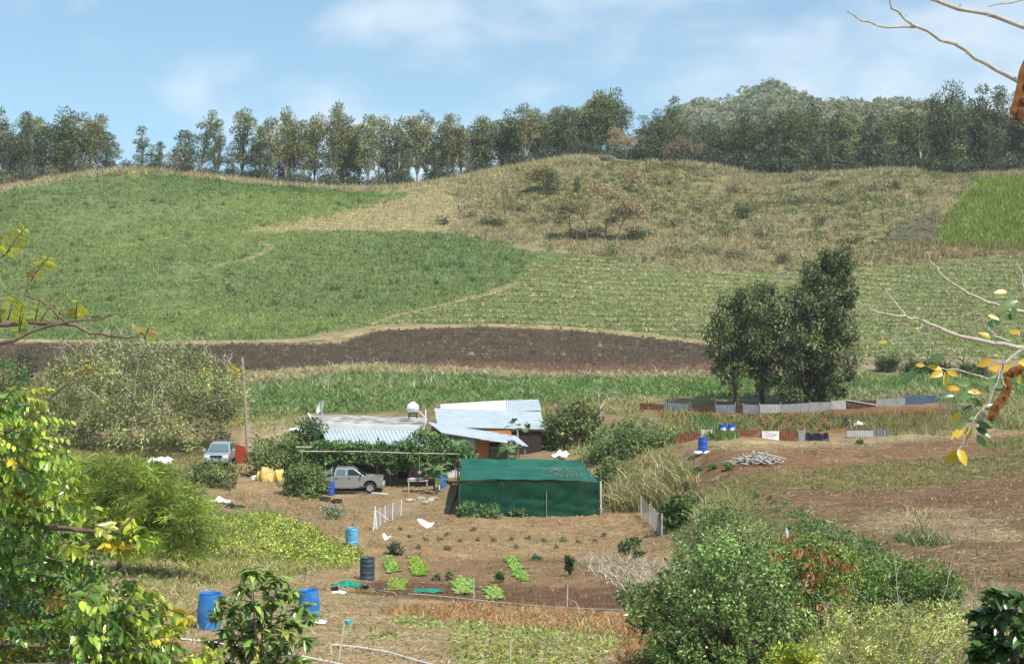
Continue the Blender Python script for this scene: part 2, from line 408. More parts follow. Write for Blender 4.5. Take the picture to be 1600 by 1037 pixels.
zone(TERR, (.25, .165, .10), nr, .9); zone(BED_D, (.155, .095, .06), nr)
zone(AMBER, (.33, .19, .075), nr, .8); zone(NEAR_G, (.30, .27, .10), nr, .7); zone(VERGE, (.16, .13, .06), nr, .75)
G[D < 140] *= np.array([.78, .74, .67])
G[inpoly(JX, JY, FIELD_R) & (D < 130)] *= np.array([.86, .88, .9])
# soften the borders between kinds of soil
for _ in range(2):
    G[1:-1] = (G[:-2] + 2 * G[1:-1] + G[2:]) / 4
    G[:, 1:-1] = (G[:, :-2] + 2 * G[:, 1:-1] + G[:, 2:]) / 4
# roughness of the soil
amp = np.where(D < 130, .05, .12) * np.clip((D - 3) / 20, 0, 1) * (D < 345)
Zg = Zg + amp * (wob(Xg, D, 2.2, 11) * .7 + rng.normal(size=Zg.shape) * .35 * (D < 130))
fu = inpoly(JX, JY, GARDEN) & (D < 130) & ~inpoly(JX, JY, TERR)
Zg = Zg + fu * .075 * np.sin(2 * np.pi * (D + .04 * Xg + .12 * wob(Xg, D, .5, 15)) / 1.0)
fr2 = inpoly(JX, JY, FIELD_R) & (D < 130)
Zg = Zg + fr2 * .035 * np.sin(2 * np.pi * (D + .10 * Xg + .2 * wob(Xg, D, .4, 16)) / 1.1)
pl = inpoly(JX, JY, PLOUGH) & far & (D < 345)
Zg = Zg + pl * (np.abs(rng.normal(size=Zg.shape)) * .16)
Vg = np.stack([Xg, D, Zg], -1).reshape(-1, 3)
nu, nd = U.shape
i0 = (np.arange(nu - 1)[:, None] * nd + np.arange(nd - 1)[None]).ravel()
me = np_mesh('ground', Vg, [np.stack([i0, i0 + nd, i0 + nd + 1, i0 + 1], 1)], G.reshape(-1, 3), smooth=True)
def ground_mat():
    m = bpy.data.materials.new('earth'); m.use_nodes = True; nt = m.node_tree; L = nt.links.new; b = nt.nodes['Principled BSDF']
    b.inputs['Roughness'].default_value = .95; b.inputs['Specular IOR Level'].default_value = .08
    a = nt.nodes.new('ShaderNodeAttribute'); a.attribute_name = 'col'
    tc = nt.nodes.new('ShaderNodeTexCoord')
    def noise(sc, det=6, stretch=None):
        n = nt.nodes.new('ShaderNodeTexNoise'); n.inputs['Scale'].default_value = sc; n.inputs['Detail'].default_value = det; n.inputs['Roughness'].default_value = .68
        v = tc.outputs['Object']
        if stretch:
            mp = nt.nodes.new('ShaderNodeMapping'); mp.inputs['Scale'].default_value = stretch; L(v, mp.inputs['Vector']); v = mp.outputs['Vector']
        L(v, n.inputs['Vector']); return n.outputs['Fac']
    def rng_(s, f0, f1, t0, t1):
        r = nt.nodes.new('ShaderNodeMapRange'); r.inputs['From Min'].default_value = f0; r.inputs['From Max'].default_value = f1; r.inputs['To Min'].default_value = t0; r.inputs['To Max'].default_value = t1; L(s, r.inputs['Value']); return r.outputs['Result']
    def mul(c, f):
        x = nt.nodes.new('ShaderNodeMix'); x.data_type = 'RGBA'; x.blend_type = 'MULTIPLY'; x.inputs[0].default_value = 1; L(c, x.inputs[6]); L(f, x.inputs[7]); return x.outputs[2]
    def mixc(c, f, col):
        x = nt.nodes.new('ShaderNodeMix'); x.data_type = 'RGBA'; L(f, x.inputs[0]); L(c, x.inputs[6]); x.inputs[7].default_value = (*col, 1); return x.outputs[2]
    n1 = noise(.35, 8); n2 = noise(3.5, 8, (.45, 1, 1)); n3 = noise(14, 5)
    c = mul(a.outputs['Color'], rng_(n1, .3, .7, .72, 1.25)); c = mul(c, rng_(n2, .3, .7, .62, 1.35)); c = mul(c, rng_(n3, .3, .7, .75, 1.25))
    c = mixc(c, rng_(noise(1.6, 8, (.35, 1, 1)), .58, .70, 0, .55), (.38, .31, .19))     # scattered dry straw
    L(c, b.inputs['Base Color'])
    bp = nt.nodes.new('ShaderNodeBump'); bp.inputs['Strength'].default_value = .6; bp.inputs['Distance'].default_value = .08; L(n2, bp.inputs['Height']); L(bp.outputs['Normal'], b.inputs['Normal'])
    return m
M['ground'] = ground_mat()
tag(link('ground', me, M['ground']), 'brown farm ground rising from the valley floor to the wooded ridge', 'ground', kind='structure')

# tracks: strips a little above the ground
def ribbon(name, path, w, m, lift=.05, label=None, cat='track', kind='structure', n=90):
    pts = [at(*p) if not isinstance(p, Vector) else p for p in path]
    cum = [0]
    for a_, b_ in zip(pts, pts[1:]): cum.append(cum[-1] + (b_ - a_).length)
    S = np.linspace(0, cum[-1], n); XY = np.stack([np.interp(S, cum, [p.x for p in pts]), np.interp(S, cum, [p.y for p in pts])], 1)
    for _ in range(6): XY[1:-1] = (XY[:-2] + 2 * XY[1:-1] + XY[2:]) / 4
    T = unit(np.gradient(XY, axis=0)); Nn = np.stack([-T[:, 1], T[:, 0]], 1)
    k = np.linspace(-1, 1, 7); ww = w * (1 + .22 * wob(S, S * .3, .5, len(path)))
    q = XY[:, None] + Nn[:, None] * (k[None, :, None] * ww[:, None, None] / 2)
    z = hz(q[..., 0], q[..., 1]) + lift - .10 * np.abs(k)[None] ** 3
    V = np.concatenate([q, z[..., None]], -1).reshape(-1, 3)
    i0 = (np.arange(n - 1)[:, None] * 7 + np.arange(6)[None]).ravel()
    me = np_mesh(name, V, [np.stack([i0, i0 + 1, i0 + 8, i0 + 7], 1)], smooth=True)
    return tag(link(name, me, m), label, cat, kind=kind)
M['track'] = mat('track_earth', (.30, .235, .13), .95, .05, nscale=1.2, namp=.4, bump=.5, n2=((.19, .17, .075), .5, .46, .62))
M['track2'] = mat('grassy_track', (.26, .22, .11), .95, .05, nscale=1.2, namp=.4, bump=.5, n2=((.17, .18, .07), .6, .48, .62))
ribbon('dirt_track', [(-80, 531), (150, 534), (300, 536), (430, 534), (530, 529), (590, 514), (760, 509), (900, 513), (1010, 525), (1130, 539)], 2.3, M['track'], .14, 'pale dirt track between the green slope and the ploughed field')
ribbon('dirt_track', [(575, 508), (620, 493), (700, 475), (760, 461), (805, 448)], 1.4, M['track2'], .14, 'narrow dry track climbing diagonally through the striped cane')
ribbon('dirt_track', [(330, 416), (380, 407), (412, 396), (424, 384), (405, 379)], 1.5, M['track2'], .12, 'short curved bare track in the middle of the green slope')
ribbon('dirt_track', [(1105, 699), (1240, 694), (1390, 686), (1480, 674), (1600, 664), (1700, 655)], 2.6, M['track'], .05, 'straw coloured track in front of the rusty sheet fence')

# ------------------------------------------------------------------ crops and ground cover
GR1, GR2, GR3, GR4 = (.118, .20, .05), (.16, .25, .062), (.09, .16, .043), (.26, .315, .085)
STR1, STR2, STR3 = (.52, .45, .29), (.44, .37, .22), (.36, .31, .17)
L = Leaves()
pts = rows(CANE_L, 1.25, .45, R(-6), jy=.15, jit=7)
k = wob(pts[:, 0], pts[:, 1], .07, 21) + .35 * wob(pts[:, 0], pts[:, 1], .4, 22)
pts = pts[(k > -.6) | (rng.random(len(pts)) < .45)]
px_, py_ = project(*pts.T)
k = wob(pts[:, 0], pts[:, 1], .045, 23) + .5 * wob(pts[:, 0], pts[:, 1], .2, 24) + rng.normal(size=len(pts)) * .3
yel = np.exp(-((py_ - (372 - (px_ - 300) * .10)) / 16) ** 2) * (px_ > 180) + np.exp(-((py_ - 500) / 22) ** 2) * (px_ > 230) + np.exp(-((py_ - 318) / 22) ** 2) * (px_ > 330)
k = k + 1.5 * yel - .35 * np.exp(-((py_ - 405) / 30) ** 2) * (px_ > 420)
bare = wob(pts[:, 0], pts[:, 1], .11, 25) + .8 * np.exp(-((py_ - 425) / 22) ** 2) * np.exp(-((px_ - 370) / 130) ** 2) > .72
ok = ~bare | (rng.random(len(pts)) < .4)
for lo, hi, cols, h_ in ((-9, -.45, [(.085, .165, .045), (.10, .185, .05), (.12, .20, .055)], .46), (-.45, .25, [GR1, GR3, GR2], .42), (.25, .9, [GR2, GR1, (.20, .29, .06)], .40), (.9, 9, [(.22, .32, .06), (.27, .35, .08), GR2], .40)):
    q_ = (k > lo) & (k <= hi) & ok; tufts(L, pts[q_], 9, h_, .10, cols, .26, .6)
tufts(L, pts[bare][::2], 4, .3, .09, [(.27, .25, .12), (.33, .28, .15), (.2, .23, .09)], .3, .9)
q_ = rows(CANE_L, 5.0, .4, R(-6), jy=.05); q_ = q_[wob(q_[:, 0] * .6, q_[:, 1], .12, 27) > .25]; tufts(L, q_, 4, .36, .12, [(.34, .33, .15), (.28, .31, .11)], .2, 1.1)
tufts(L, scatter(CANE_L, .02, 3), 26, .7, .11, [(.07, .125, .04), (.09, .145, .045)], .4, .5)
tag(L.build('young_cane', M['leaf']), 'smooth green young cane over the rounded hill slope', 'crop', kind='stuff')
L = Leaves()
tufts(L, rows(STUB, 2.4, .3, R(3), jy=.12, jit=8), 5, .26, .16, [STR1, STR2, STR2], .22, 1.0)
pts = rows(STUB, 2.4, .5, R(3), jy=.16); pts[:, 1] += 1.2; pts[:, 2] = hz(pts[:, 0], pts[:, 1])
tufts(L, pts, 6, .4, .1, [(.24, .29, .11), (.19, .24, .09), (.30, .28, .12)], .3, .6)
tag(L.build('cane_stubble', M['straw']), 'pale rows of harvested stubble between the green slope and the scrub', 'stubble', kind='stuff')
L = Leaves()
pts = rows(CANE_M, 1.6, .42, R(-7), jy=.12, bend=-.9, jit=7)
k = wob(pts[:, 0], pts[:, 1], .06, 31)
pts = pts[(k > -.3) | (rng.random(len(pts)) < .6)]
tufts(L, pts, 10, .34, .10, [GR1, GR2, GR1, (.19, .25, .085)], .24, .6)
tag(L.build('cane_rows', M['leaf']), 'striped rows of green cane right of the diagonal track', 'crop', kind='stuff')
L = Leaves()
pts = rows(CANE_M, 1.6, .2, R(-7), jy=.09, bend=-.9, only=(0, 2)); pts[:, 1] -= .8; pts[:, 2] = hz(pts[:, 0], pts[:, 1]) + .08
pts = pts[wob(pts[:, 0] * .3, pts[:, 1], .3, 33) > -.45]
pts = pts[rng.random(len(pts)) < .88]
tufts(L, pts, 5, .36, .15, [STR2, STR2, STR1, STR3], .2, 1.3)
tag(L.build('straw_windrows', M['straw']), 'lines of dry straw raked between the cane rows', 'straw', kind='stuff')
L = Leaves()
tufts(L, rows(CANE_B, .9, .45, R(5), jy=.3, yr=(235, 330)), 12, .8, .13, [(.215, .285, .05), (.26, .32, .06), (.18, .245, .045)], .35, .6)
tag(L.build('tall_cane', M['leaf']), 'bright yellow green tall cane at the right end of the scrub', 'crop', kind='stuff')
L = Leaves()
pts = scatter(SCRUB, 1.6, 8)
px_, py_ = project(*pts.T)
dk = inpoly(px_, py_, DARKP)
k = wob(pts[:, 0], pts[:, 1], .09, 41) + .45 * wob(pts[:, 0], pts[:, 1], .3, 42) + .3 * rng.normal(size=len(pts)) + np.clip((px_ - 1050) / 500, -.4, .25) + .55 * wob(pts[:, 0] * .25, pts[:, 1], .35, 43) - .12
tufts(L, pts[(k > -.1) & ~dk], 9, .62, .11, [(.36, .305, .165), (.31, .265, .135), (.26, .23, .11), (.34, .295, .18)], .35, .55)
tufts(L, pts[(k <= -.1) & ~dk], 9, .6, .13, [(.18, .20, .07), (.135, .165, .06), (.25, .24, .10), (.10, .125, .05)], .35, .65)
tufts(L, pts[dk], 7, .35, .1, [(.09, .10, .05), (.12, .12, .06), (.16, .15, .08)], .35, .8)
tufts(L, scatter([(1395, 385), (1450, 375), (1690, 386), (1690, 402), (1560, 400), (1420, 412)], 2.2, 5), 9, .75, .11, [(.36, .26, .14), (.30, .21, .11), (.26, .22, .10)], .35, .6)
tag(L.build('dry_grass', M['straw']), 'dry golden scrub grass below the right hand ridge trees', 'grass', kind='stuff')
L = Leaves()
fr = [(px, crest(px)) for px in np.arange(-80, 1700, 4.0)]
fp = np.array([(((px - CX) / F) * (d - o), d - o) for px, d in fr for o in (-1, 2, 5, 8) for _ in range(5)]) + rng.normal(size=(len(fr) * 20, 2)) * 1.2
fp = fp[wob(fp[:, 0], fp[:, 0] * 0 + 2, .35, 77) > -.5]
tufts(L, np.stack([fp[:, 0], fp[:, 1], hz(fp[:, 0], fp[:, 1])], 1), 8, .85, .11, [(.46, .39, .23), (.40, .34, .19), (.32, .29, .14)], .4, .5)
tag(L.build('tall_dry_grass', M['straw']), 'fringe of tall straw grass along the foot of the ridge trees', 'grass', kind='stuff')
# clods of the ploughed field
pts = scatter(PLOUGH, 5.0, 3); pts = pts[pts[:, 1] > 120]; n = len(pts)
px_, py_ = project(*pts.T)
red = (py_ > 566) & (px_ > 540)
c = pal(n, [(.042, .034, .025), (.06, .048, .034), (.085, .068, .046), (.115, .095, .064)], .26) * np.exp(.35 * wob(pts[:, :1], pts[:, 1:2], .25, 95)); c[red] = pal(int(red.sum()), [(.12, .075, .05), (.085, .058, .042), (.17, .115, .075)], .3)
oc = np.array([(1, 0, 0), (0, 1, 0), (-1, 0, 0), (0, -1, 0), (0, 0, 1)], float)
s = .10 * np.exp(rng.normal(size=(n, 1, 1)) * .45)
V = pts[:, None] + oc[None] * s * (1 + rng.normal(size=(n, 5, 3)) * .35) + np.array([0, 0, .04])
idx = np.arange(n)[:, None] * 5
me = np_mesh('soil_clods', V.reshape(-1, 3), [np.concatenate([idx + np.array(t) for t in ((0, 1, 4), (1, 2, 4), (2, 3, 4), (3, 0, 4))])], np.repeat(c, 5, 0))
tag(link('soil_clods', me, M['earthcol']), 'dark clods of turned soil in the ploughed field', 'soil', kind='stuff')
L = Leaves()
tufts(L, scatter(PLOUGH, 1.3, 3), 5, .2, .06, [(.2, .2, .1), (.28, .24, .14), (.14, .17, .07), (.11, .13, .06)], .3, .9)
tag(L.build('ploughed_weeds', M['straw']), 'sparse weeds and dead stalks on the ploughed field', 'weeds', kind='stuff')
L = Leaves()
tufts(L, scatter(DRY_S, 3.6, 2), 13, .65, .05, [(.48, .42, .27), (.42, .36, .20), (.33, .32, .15)], .35, .6, kind='blade')
tag(L.build('dry_grass_strip', M['straw']), 'strip of pale dry grass edging the ploughed field', 'grass', kind='stuff')
L = Leaves()
pts = rows(CANE_S, .9, .4, R(4), jy=.2)
k = wob(pts[:, 0] * .5, pts[:, 1], .25, 51)
tufts(L, pts[k > -.5], 11, .48, .06, [(.145, .245, .066), (.19, .295, .085), (.11, .195, .052), (.28, .33, .13)], .3, .45, kind='blade')
tufts(L, pts[k <= -.5], 9, .5, .065, [(.34, .32, .17), (.25, .28, .12)], .3, .6, kind='blade')
for i, px in enumerate(range(410, 700, 33)):      # pale flowering stalks in the upper rows
    q = at(px + rng.uniform(-5, 5), 603); p = np.array([[q.x + t * .5 + rng.normal() * .2, q.y - 3 + t * 1.1, 0] for t in np.linspace(0, 4, 9)])
    p[:, 2] = hz(p[:, 0], p[:, 1]); tufts(L, p, 6, .85, .08, [(.48, .42, .25), (.42, .37, .21)], .3, .4)
tag(L.build('green_cane', M['leaf']), 'band of fresh green cane behind the farm buildings', 'crop', kind='stuff')
# ------------------------------------------------------------------ materials for made things
M['corr'] = mat('corrugated_zinc', (.43, .50, .53), .5, .4, metal=.1, nscale=1.1, namp=.16, n2=((.36, .32, .27), 2.0, .58, .80))
M['corr_white'] = mat('white_sheet', (.74, .74, .71), .5, .35, nscale=1.3, namp=.08, n2=((.55, .52, .46), 3, .64, .8))
M['roofslab'] = mat('weathered_roof_slab', (.46, .44, .41), .9, .1, nscale=.7, namp=.3, bump=.2, n2=((.13, .12, .11), .8, .44, .58))
M['paint_white'] = mat('white_paint', (.80, .80, .77), .7, .2, nscale=1.5, namp=.10, n2=((.5, .48, .43), 2.5, .62, .8))
M['wall_grey'] = mat('pale_grey_wall', (.62, .68, .70), .8, .15, nscale=1.5, namp=.12, n2=((.42, .44, .42), 2, .56, .75))
M['wall_orange'] = mat('orange_wall', (.60, .22, .07), .85, .1, nscale=2, namp=.15, n2=((.42, .20, .10), 2, .58, .75))
M['dark'] = mat('dark_timber_and_shade', (.05, .04, .035), .9, .1, nscale=4, namp=.4)
M['timber'] = mat('weathered_timber', (.33, .27, .20), .85, .1, nscale=8, namp=.35)
M['pale_timber'] = mat('bleached_timber', (.55, .50, .42), .8, .15, nscale=8, namp=.2)
M['concrete'] = mat('concrete', (.45, .42, .37), .9, .1, nscale=3, namp=.25, bump=.2)
M['white_plastic'] = mat('white_plastic', (.78, .78, .74), .35, .4, nscale=4, namp=.06)
M['blue'] = mat('blue_plastic', (.015, .085, .42), .38, .45, nscale=3, namp=.2, n2=((.10, .17, .36), 4, .52, .78))
M['blue_mid'] = mat('faded_blue_plastic', (.02, .165, .46), .4, .45, nscale=3, namp=.15, n2=((.16, .27, .42), 3.5, .5, .75))
M['blue_light'] = mat('pale_blue_plastic', (.10, .35, .58), .4, .45, nscale=3, namp=.15, n2=((.35, .47, .52), 4, .52, .75))
M['drum'] = mat('dark_painted_steel', (.05, .075, .10), .5, .5, metal=.3, nscale=4, namp=.3, n2=((.16, .11, .08), 5, .58, .75))
M['water'] = mat('dark_water', (.02, .03, .04), .05, .5)
M['silver'] = mat('silver_paint', (.36, .375, .36), .32, .5, metal=.5, nscale=2.5, namp=.10, n2=((.36, .30, .24), 1.6, .62, .85), coat=.3)
M['silver_blue'] = mat('pale_blue_grey_paint', (.42, .48, .52), .3, .5, metal=.4, nscale=2.5, namp=.08, coat=.4)
M['chrome'] = mat('chrome', (.75, .75, .74), .2, .5, metal=.9)
M['glass'] = mat('car_glass', (.018, .025, .03), .06, .6)
M['glass_blue'] = mat('tinted_windscreen', (.10, .16, .18), .08, .6)
M['rubber'] = mat('rubber', (.025, .024, .023), .8, .2, nscale=6, namp=.4, n2=((.14, .10, .07), 5, .55, .75))
M['black'] = mat('black_plastic', (.02, .02, .02), .5, .4)
M['lamp_glass'] = mat('headlight_glass', (.75, .77, .78), .1, .6)
M['red_lens'] = mat('red_lens', (.45, .02, .02), .2, .5)
M['sack'] = mat('yellow_sack', (.62, .45, .14), .75, .2, nscale=7, namp=.22, n2=((.74, .66, .40), 4, .55, .8))
M['red_iron'] = mat('red_painted_sheet', (.32, .045, .03), .6, .3, nscale=3, namp=.25)
M['rust'] = mat('rusty_sheet', (.17, .065, .035), .85, .15, nscale=3, namp=.4, n2=((.30, .17, .12), 2.5, .52, .75))
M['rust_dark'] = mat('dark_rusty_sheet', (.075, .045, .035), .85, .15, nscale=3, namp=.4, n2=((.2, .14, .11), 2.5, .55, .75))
M['sheet_blue'] = mat('blue_grey_sheet', (.19, .23, .27), .6, .3, metal=.15, nscale=2, namp=.25, n2=((.14, .13, .12), 2.2, .54, .75))
M['sheet_grey'] = mat('grey_sheet', (.25, .26, .255), .6, .3, metal=.15, nscale=2, namp=.22, n2=((.16, .13, .11), 2.2, .56, .78))
M['sheet_pale'] = mat('pale_sheet', (.34, .33, .31), .65, .25, nscale=2, namp=.2, n2=((.24, .19, .15), 2.2, .56, .78))
M['sheet_navy'] = mat('navy_sheet', (.055, .09, .15), .6, .3, nscale=2, namp=.3, n2=((.2, .24, .28), 2.5, .56, .75))
M['tarp_black'] = mat('black_plastic_sheet', (.015, .016, .02), .3, .5)
M['net_wall'] = mat('green_shade_net', (.007, .075, .042), .75, .12, nscale=2.2, namp=.22, alpha=.80, trans=.25, n2=((.02, .11, .07), .8, .5, .8))
M['net_roof'] = mat('green_shade_net_roof', (.010, .105, .07), .7, .15, nscale=.7, namp=.28, alpha=.95, n2=((.025, .155, .115), .5, .5, .75))
M['net_low'] = mat('faded_shade_net', (.02, .115, .07), .8, .12, nscale=1.6, namp=.3, alpha=.62, trans=.25, n2=((.06, .16, .11), .9, .5, .75))
M['net_heap'] = mat('green_net_heap', (.015, .22, .15), .8, .15, nscale=9, namp=.45)
M['galv'] = mat('galvanised_wire', (.50, .50, .48), .5, .4, metal=.4)
M['wire_fence'] = mat('dull_wire', (.22, .20, .17), .6, .3, metal=.3)
M['pvc'] = mat('white_pipe', (.74, .72, .66), .5, .3, nscale=4, namp=.12)
M['grey_wood'] = mat('grey_dead_wood', (.46, .43, .38), .85, .1, nscale=8, namp=.3)
M['cloth'] = mat('white_cloth', (.82, .82, .79), .8, .1, nscale=6, namp=.06)
M['teal'] = mat('turquoise_plastic', (.12, .48, .50), .4, .4)
M['bottle'] = mat('cloudy_bottle', (.62, .68, .72), .3, .5, nscale=6, namp=.1, trans=.3)
M['stone'] = mat('stone', (.42, .38, .31), .9, .1, nscale=5, namp=.3, bump=.3)

def v3(*a): return Vector(a)
def quadsheet(mb, tl, tr, br, bl, waves=0, amp=.02, n=None, thick=.012):
    """a corrugated or plain sheet between four corners; corrugations run from the top edge to the bottom edge"""
    tl, tr, br, bl = map(Vector, (tl, tr, br, bl))
    nrm = (tr - tl).cross(bl - tl).normalized()
    n = n or (waves * 6 if waves else 1); top = []; bot = []
    for i in range(n + 1):
        t = i / n; o = nrm * (amp * math.sin(t * waves * 2 * math.pi)) if waves else Vector()
        top.append(tl.lerp(tr, t) + o); bot.append(bl.lerp(br, t) + o)
    k = n + 1
    vs = top + bot + [p - nrm * thick for p in top] + [p - nrm * thick for p in bot]
    fs = []
    for i in range(n):
        fs.append((i, i + 1, k + i + 1, k + i)); fs.append((2 * k + i, 3 * k + i, 3 * k + i + 1, 2 * k + i + 1))
        fs.append((i, 2 * k + i, 2 * k + i + 1, i + 1)); fs.append((k + i, k + i + 1, 3 * k + i + 1, 3 * k + i))
    fs.append((0, k, 3 * k, 2 * k)); fs.append((n, 2 * k + n, 3 * k + n, k + n))
    return mb.add(vs, fs)
def wall(mb, a, b, z0, z1, th=.15):
    a = Vector((a[0], a[1], 0)); b = Vector((b[0], b[1], 0)); n = (b - a).normalized(); n = Vector((-n.y, n.x, 0)) * th
    q = [a, b, b + n, a + n]
    return mb.hexa([v3(p.x, p.y, z0) for p in q], [v3(p.x, p.y, z1) for p in q])

# ------------------------------------------------------------------ concrete house
def house():
    g = at(575, 740)
    o = thing('concrete_house', 'low flat roofed house with white front edge and zinc awning', 'house', (0, 0, 0))
    # roof slab corners
    fl, fr, br, bl = P(490, 661, 106), P(664, 666, 104.5), P(668, 652, 116), P(482, 646, 117)
    zb = min(fl.z, fr.z) - 3.6
    mb = MB(); ins = .25
    a, b, c, d = v3(fl.x + ins, fl.y + 4.2, 0), v3(fr.x - ins, fr.y + 4.2, 0), v3(br.x - ins, br.y - ins, 0), v3(bl.x + ins, bl.y - ins, 0)
    lo = zb; hi = min(fl.z, fr.z) - .22
    mb.hexa([v3(p.x, p.y, lo) for p in (a, b, c, d)], [v3(p.x, p.y, hi) for p in (a, b, c, d)])
    mb.build('wall', M['wall_grey'], o)
    roof = MB().slab([fl, fr, br, bl], .18).build('roof_slab', M['roofslab'], o)
    mb = MB(); dn = v3(0, 0, -.40); f = v3(0, -.09, 0); up = v3(0, 0, .07)
    mb.hexa([fl + f + dn, fr + f + dn, fr + dn - v3(0, .003, 0), fl + dn - v3(0, .003, 0)], [fl + f + up, fr + f + up, fr + up - v3(0, .003, 0), fl + up - v3(0, .003, 0)])
    e = v3(.10, 0, 0); q = v3(0, .004, 0)
    mb.hexa([fl + q - e * .9 + dn * .5, fl + q + e * .1 + dn * .5, bl + e * .1 + dn * .5, bl - e * .9 + dn * .5], [fl + q - e * .9 + up, fl + q + e * .1 + up, bl + e * .1 + up, bl - e * .9 + up])
    mb.build('roof_edge', M['paint_white'], o, bevel=.012)
    mb = MB(); quadsheet(mb, P(500, 669, 105.2), P(664, 673.5, 104), P(676, 697, 101.5), P(512, 692.5, 102.6), 26, .035); aw = mb.build('awning', M['corr'], o, smooth=True)
    MB().tube([P(512, 693.5, 102.7), P(676, 698, 101.6)], .05, 6).build('awning_beam', M['timber'], o)
    for px in (520, 590, 668):
        p = P(px, 695, 102.4); MB().tube([p, v3(p.x, p.y, zb)], .05, 6).build('awning_post', M['timber'], o)
    wall(MB(), (fl.x + ins, fl.y + .3), (fl.x + ins + .02, fl.y + 4.2), zb, hi, .15).build('side_wall', M['wall_grey'], o)
    mb = MB()
    for px, w, h, z in ((530, 1.0, 1.1, 1.3), (628, 1.0, 1.1, 1.3)): MB().box((P(px, 700, 106).x, 109.9, zb + z + h / 2), (w, .06, h)).build('window', M['glass'], o)
    MB().box((P(580, 700, 106).x, 109.9, zb + 1.1), (.95, .06, 2.2)).build('door', M['dark'], o)
house()
def dish():
    p = P(503, 655, 110.5); p.z = P(500, 650, 110.5).z - .02
    o = thing('satellite_dish', 'white satellite dish seen edge on at the left end of the flat roof', 'satellite dish', p)
    prof = [(.0, .0), (.18, .02), (.34, .08), (.48, .17), (.50, .18)]
    rot = Matrix.Rotation(R(-62), 3, 'Z') @ Matrix.Rotation(R(68), 3, 'X')
    mb = MB(); vs = []; S = 24
    mb.lathe([(r, z) for r, z in prof] + [(r, z - .015) for r, z in prof[::-1]], (0, 0, .62), S, rot, cap=False)
    mb.build('reflector', M['white_plastic'], o, smooth=True)
    mb = MB(); mb.tube([(0, 0, 0), (0, .05, .35), (0, .03, .62)], .03, 8); mb.box((0, 0, .02), (.22, .22, .04)); mb.build('mount', M['galv'], o)
    mb = MB(); a = v3(0, 0, .62) + rot @ v3(0, -.4, .16); b = v3(0, 0, .62) + rot @ v3(0, 0, .45); mb.tube([a, b], .014, 6); mb.blob(b, .05, 2, .1, 1); mb.build('receiver_arm', M['galv'], o)
dish()
def tank():
    p = P(645, 655.5, 110); p.z = P(650, 652, 110).z - .05
    o = thing('water_tank', 'round white water tank on a dark stand on the house roof', 'water tank', p)
    mb = MB()
    for sx in (-1, 1):
        for sy in (-1, 1): mb.tube([(sx * .28, sy * .28, 0), (sx * .25, sy * .25, .33)], .035, 6)
    mb.box((0, 0, .16), (.6, .6, .05)); mb.lathe([(.36, .31), (.36, .36)], sides=16); mb.build('stand', M['black'], o)
    mb = MB(); mb.lathe([(.10, .365), (.30, .42), (.41, .56), (.44, .70), (.455, .71), (.455, .75), (.44, .76), (.41, .92), (.30, 1.04), (.19, 1.08), (.18, 1.10), (.0, 1.11)], sides=28); mb.build('tank_body', M['white_plastic'], o, smooth=True)
    mb = MB(); mb.lathe([(.17, 1.09), (.18, 1.15), (.15, 1.18), (0, 1.185)], sides=20); mb.build('lid', M['white_plastic'], o, smooth=True)
    mb = MB(); mb.tube([(.40, 0, .5), (.6, -.15, .38), (1.0, -1.4, .06), (1.15, -2.6, .04)], .035, 8); mb.build('pipe', M['pvc'], o)
tank()
p = P(665, 662, 107)
tag(MB().tube([p, p + v3(0, 0, .55), p + v3(0.01, 0, 1.0)], [.045, .045, .04], 8).build('vent_pipe', M['white_plastic']), 'upright white pipe beside the round water tank', 'pipe')

# ------------------------------------------------------------------ sheds behind
def shed():
    o = thing('zinc_shed', 'shed with a broad pale zinc roof behind the vine arbour', 'shed')
    a, b, c, d = P(678.5, 637.5, 119), P(845, 643, 119), P(851, 670.5, 110), P(684, 667, 110)
    mb = MB(); quadsheet(mb, a, b, c, d, 52, .010); mb.build('roof', M['corr'], o, smooth=True)
    mb = MB(); zb = -9.2
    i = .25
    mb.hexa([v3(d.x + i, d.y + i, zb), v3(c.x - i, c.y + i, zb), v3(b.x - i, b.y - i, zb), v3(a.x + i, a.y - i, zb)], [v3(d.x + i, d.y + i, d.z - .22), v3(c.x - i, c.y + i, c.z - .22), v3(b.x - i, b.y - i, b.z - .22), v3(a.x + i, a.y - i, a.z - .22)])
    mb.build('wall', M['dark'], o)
    for s, t in ((d, c), (a, b)): MB().tube([s + v3(0.05, .1, -.09), t + v3(-.05, .1, -.09)], .055, 4).build('roof_beam', M['timber'], o)
    mb = MB(); wall(mb, P(752, 680, 109.3).xy, P(799, 680, 109.3).xy, zb, P(0, 672.5, 109.3).z, .15); mb.build('block_wall', M['wall_orange'], o)
shed()
def white_shed():
    o = thing('long_shed', 'long low shed with a white and grey roof at the back of the farm', 'shed')
    a, b, c = P(688, 631.5, 126), P(790, 625.2, 128), P(841, 624, 128)
    d, e, f = P(689, 639.5, 121.5), P(790, 643, 121.5), P(846.5, 641, 121.5)
    mb = MB(); quadsheet(mb, a, b, e, d, 30, .012); mb.build('roof', M['corr_white'], o, smooth=True)
    mb = MB(); quadsheet(mb, b + v3(.02, 0, 0), c, f, e + v3(.02, 0, .02), 18, .018); mb.build('roof', M['corr'], o, smooth=True)
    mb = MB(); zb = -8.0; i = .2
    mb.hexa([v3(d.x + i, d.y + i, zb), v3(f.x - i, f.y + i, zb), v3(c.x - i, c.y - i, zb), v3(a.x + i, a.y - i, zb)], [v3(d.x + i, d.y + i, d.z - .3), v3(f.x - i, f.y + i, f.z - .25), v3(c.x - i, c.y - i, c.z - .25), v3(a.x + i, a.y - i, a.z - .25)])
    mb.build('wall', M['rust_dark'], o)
white_shed()
